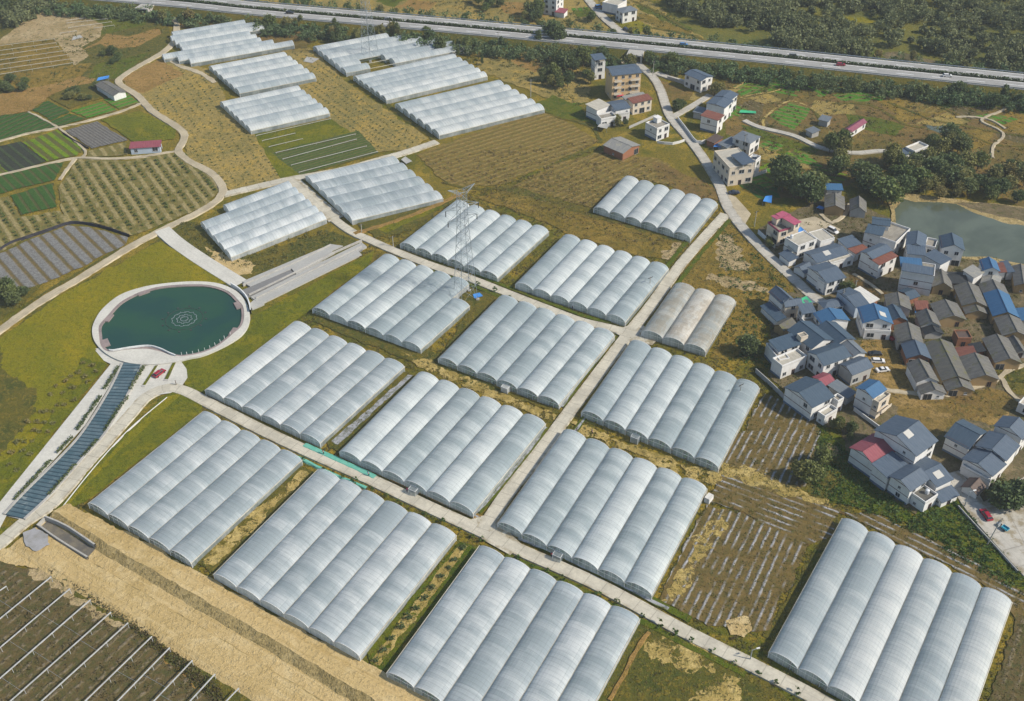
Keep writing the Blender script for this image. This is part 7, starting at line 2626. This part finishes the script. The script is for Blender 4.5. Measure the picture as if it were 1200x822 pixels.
L1 = [((7.5, 687), (0, 692)), ((60, 676), (0, 725)), ((82, 690), (0, 759)), ((106, 703), (0, 795)), ((130, 717.5), (12.5, 821.5)), ((150, 730), (49, 821.5))]
rail_frame('unfinished_greenhouse', 'bare white greenhouse rails over dark soil in the bottom left corner', [(a, ext(a, b, 4.5 if i == 0 else 1.35)) for i, (a, b) in enumerate(L1)], 2.2)
L2 = [((178, 746), (100, 821.5)), ((199, 759), (138, 821.5)), ((225.5, 774), (180.5, 821.5)), ((252, 790), (223, 821.5)), ((280, 806.5), (265.5, 821.5))]
rail_frame('unfinished_greenhouse', 'bare white greenhouse rails nearest the yellow channel at the bottom edge', [(a, ext(a, b, 1.7 + .5 * i)) for i, (a, b) in enumerate(L2)], 2.2)
rail_frame('unfinished_greenhouse', 'thin white rails over the green plot beside the white greenhouse', [((300, 159), (388, 139)), ((307, 165), (346, 156)), ((315, 172), (355, 162.5)), ((323, 179), (417, 157)), ((331, 186.5), (418, 163)), ((341, 193.5), (430, 171)), ((350, 202), (443, 177.5))], .9, post=9, wires=False)
rail_frame('unfinished_greenhouse', 'grey rails over the weedy plot at the left edge', [((-12, 55), (64, 45.5)), ((-12, 61), (66, 50)), ((-12, 66.5), (69, 54.5)), ((-12, 72), (75, 59.5)), ((-12, 77.5), (79, 64)), ((-12, 83), (83, 69)), ((-12, 89), (86, 73.5))], 1.6, post=9, wires=False)
rail_frame('unfinished_greenhouse', 'thin grey rails on the sandy ground near the top left corner', [((78, 27), (126, 22)), ((80, 32.5), (131, 25.5)), ((78, 24), (100, 21)), ((70, 39), (90, 36)), ((110, 33), (134, 29.5))], 1.2, post=9, wires=False)


def net_strip(label, px, w_, name='shade_net', m='mint', h=.5, z=.05, cat='net', prof=None):
    line = spline(PP(px), 1.2)
    b = line[0]
    prof = prof or [(-w_ / 2, z), (-w_ / 4, z + h), (w_ / 4, z + h * 1.1), (w_ / 2, z)]
    o = sweep(name, line, prof, MT[m], jitter=.12)
    tag(o, label, cat)
    return o


net_strip('long mint green net spread along the upper edge of the farm road', [(357, 522.5), (380, 533), (410, 546.5), (440, 560.5)], 2.6)
net_strip('ragged mint green net along the lower road edge between greenhouses', [(347, 536), (362, 543), (380, 552), (398, 560), (415, 567), (430, 573)], 1.5)
net_strip('black shade net fence along the upper edge of the grey mulch field', [(-10, 302), (10, 288), (30, 280.5), (55, 272), (80, 263.5), (95, 263), (112, 266), (130, 270.5), (152, 278)], 1, 'shade_fence', 'black_net', cat='fence', prof=[(-.15, 0), (-.12, 1.3), (.12, 1.3), (.15, 0)])
net_strip('low black plastic border beside the light green rows', [(74, 157), (86, 165), (104, 175)], 1, 'shade_fence', 'black_net', cat='fence', prof=[(-.15, 0), (-.12, .9), (.12, .9), (.15, 0)])


def wall(label, px, h, m='stone', w_=.24, name='boundary_wall'):
    o = sweep(name, spline(PP(px), 3), [(-w_ / 2, 0), (-w_ / 2, h), (w_ / 2, h), (w_ / 2, 0)], WM[m] if m in WM else MT[m])
    tag(o, label, 'wall')


wall('long grey boundary wall between the greenhouse corner and the large white house', [(885, 437), (905, 455), (921, 471)], 1.8, 'g')
wall('white garden wall beside the narrow three-storey house', [(1000, 482), (1016, 494), (1031, 505)], 1.6, 'w')
wall('white lane wall below the pink-edged villa', [(888, 274), (898, 283), (908, 292)], 1.8, 'w')
wall('white yard wall round the brick hut at the hamlet road', [(794, 141), (804, 154), (816, 169), (826, 168)], 1.8, 'w')
wall('grey yard wall along the lower edge of the villa yard', [(782, 93), (798, 98), (817, 107)], 1.6, 'g')
wall('low white wall in front of the square flat-roofed house', [(770, 168), (788, 170), (802, 166)], 1.2, 'w')
wall('white wall below the unfinished house beside the green rows', [(856, 216), (876, 210), (898, 203)], 1.6, 'w')
wall('low concrete wall at the edge of the concrete yard road', [(1122, 595), (1140, 615), (1165, 642), (1192, 672)], 1.0, 'g')
wall('grey wall along the front garden of the white farmhouse', [(737, 151), (755, 143), (768, 137)], 1.2, 'g')
wall('low wall with white cap dividing the lawn from the light strip', [(196, 467), (150, 506), (110, 550), (74, 595)], .5, 'w')


def tarp(px, h, m, label, name='tarp', z=None):
    """sheet stretched over a few posts"""
    q = PP(px, h)
    b = sum(q, Vector()) / len(q)
    root = thing(name, label, 'tarp', (b.x, b.y, 0))
    if (q[1] - q[0]).cross(q[2] - q[1]).z < 0:
        q.reverse()
    N = 6
    mb = MB()
    for i in range(N):
        for j in range(N):
            def pt(a, c):
                p = q[0].lerp(q[1], a).lerp(q[3].lerp(q[2], a), c)
                sag = -.25 * math.sin(PI * a) * math.sin(PI * c) * min(1, h / 2)
                return p + Vector((0, 0, sag))
            f4 = [pt(i / N, j / N), pt((i + 1) / N, j / N), pt((i + 1) / N, (j + 1) / N), pt(i / N, (j + 1) / N)]
            mb.face(f4)
            mb.face([p - Vector((0, 0, .05)) for p in f4][::-1])
    mb.build('sheet', MT[m], root)
    if h > .8:
        for p in q:
            mb = MB()
            e = p.lerp(b + Vector((0, 0, h)), .03)
            mb.tube((e.x, e.y, 0), (e.x, e.y, h - .02), .05, n=5)
            mb.build('post', MT['steel'], root)


tarp([(113, 95), (127, 92), (128, 88.5), (115, 91)], 2.4, 'blue_tarp', 'bright blue tarp roof at the end of the long grey farm shed')
tarp([(936, 276.5), (945.5, 272), (938, 265.5), (935.5, 269)], 2.2, 'blue_tarp', 'bright blue tarp leaning on the pink-edged villa')
tarp([(723, 113.5), (731, 112), (729, 108.5), (724, 109.5)], 2.6, 'pink_tarp', 'bright pink canopy at the door of the tan apartment house')
tarp([(700, 148.5), (711, 151), (715, 146), (705, 143.5)], 2.2, 'pave_light', 'pale blue-white sheet roof below the white farmhouse')
tarp([(937.5, 350.5), (945, 347), (952, 354.5), (941, 357)], 3.3, 'green_sheet', 'bright green sheet awning at the lane end of the two-level house')
tarp([(1072, 367), (1078, 366.5), (1078, 363.5), (1072.5, 364)], 1.5, 'blue_tarp', 'small light blue tarp in front of the half-ruined tiled house')
tarp([(894, 236), (904, 238), (905, 229), (897, 230)], 2.0, 'blue_tarp', 'blue and white stall tarp at the edge of the big tree grove')
tarp([(957, 243.5), (964, 246), (966, 243), (960, 241)], 1.4, 'blue_tarp', 'small bright blue tarp beside the old tiled barn')
tarp([(836, 172), (845, 173), (846, 170), (839, 168.5)], 2.0, 'blue_tarp', 'blue tarp next to the low grey shed by the square house')
tarp([(866, 132), (886, 133), (886, 130.5), (868, 129)], .9, 'green_sheet', 'dark green net over the vegetable rows behind the rust-roofed house')
tarp([(355, 72), (366, 74), (374, 69), (360, 66.5)], .5, 'pave_light', 'pale plastic sheet heap on the orange orchard between the greenhouse columns')
tarp([(470, 187), (476, 192), (483, 189), (475, 183.5)], 1.0, 'pave_light', 'pale lean sheet at the far end of the grey greenhouse')
tarp([(556, 350), (566, 347), (562, 343), (554, 345)], .5, 'blue_tarp', 'dark blue sheet lying beside the pylon foot')
tarp([(84, 47.5), (97, 44), (94, 41), (86, 43)], .6, 'pave_light', 'pale sheet heap on the sandy ground at top left')

# ------------------------------------------------------------------ air
hz = MB()
X0, X1, Y0, Y1, Z0, Z1 = -1500, 1500, -200, 3000, -1, 262
hz.hexa([(X0, Y0, Z0), (X1, Y0, Z0), (X1, Y1, Z0), (X0, Y1, Z0), (X0, Y0, Z1), (X1, Y0, Z1), (X1, Y1, Z1), (X0, Y1, Z1)])
hm = bpy.data.materials.new('haze_air')
hm.use_nodes = True
hn = hm.node_tree
hn.nodes.remove(hn.nodes['Principled BSDF'])
pv = hn.nodes.new('ShaderNodeVolumePrincipled')
pv.inputs['Color'].default_value = (.80, .87, .95, 1)
pv.inputs['Density'].default_value = 0.00012
pv.inputs['Anisotropy'].default_value = 0.0
hn.links.new(pv.outputs[0], hn.nodes['Material Output'].inputs['Volume'])
ho = hz.build('haze', hm)
kind(ho, 'stuff', 'thin bluish haze')
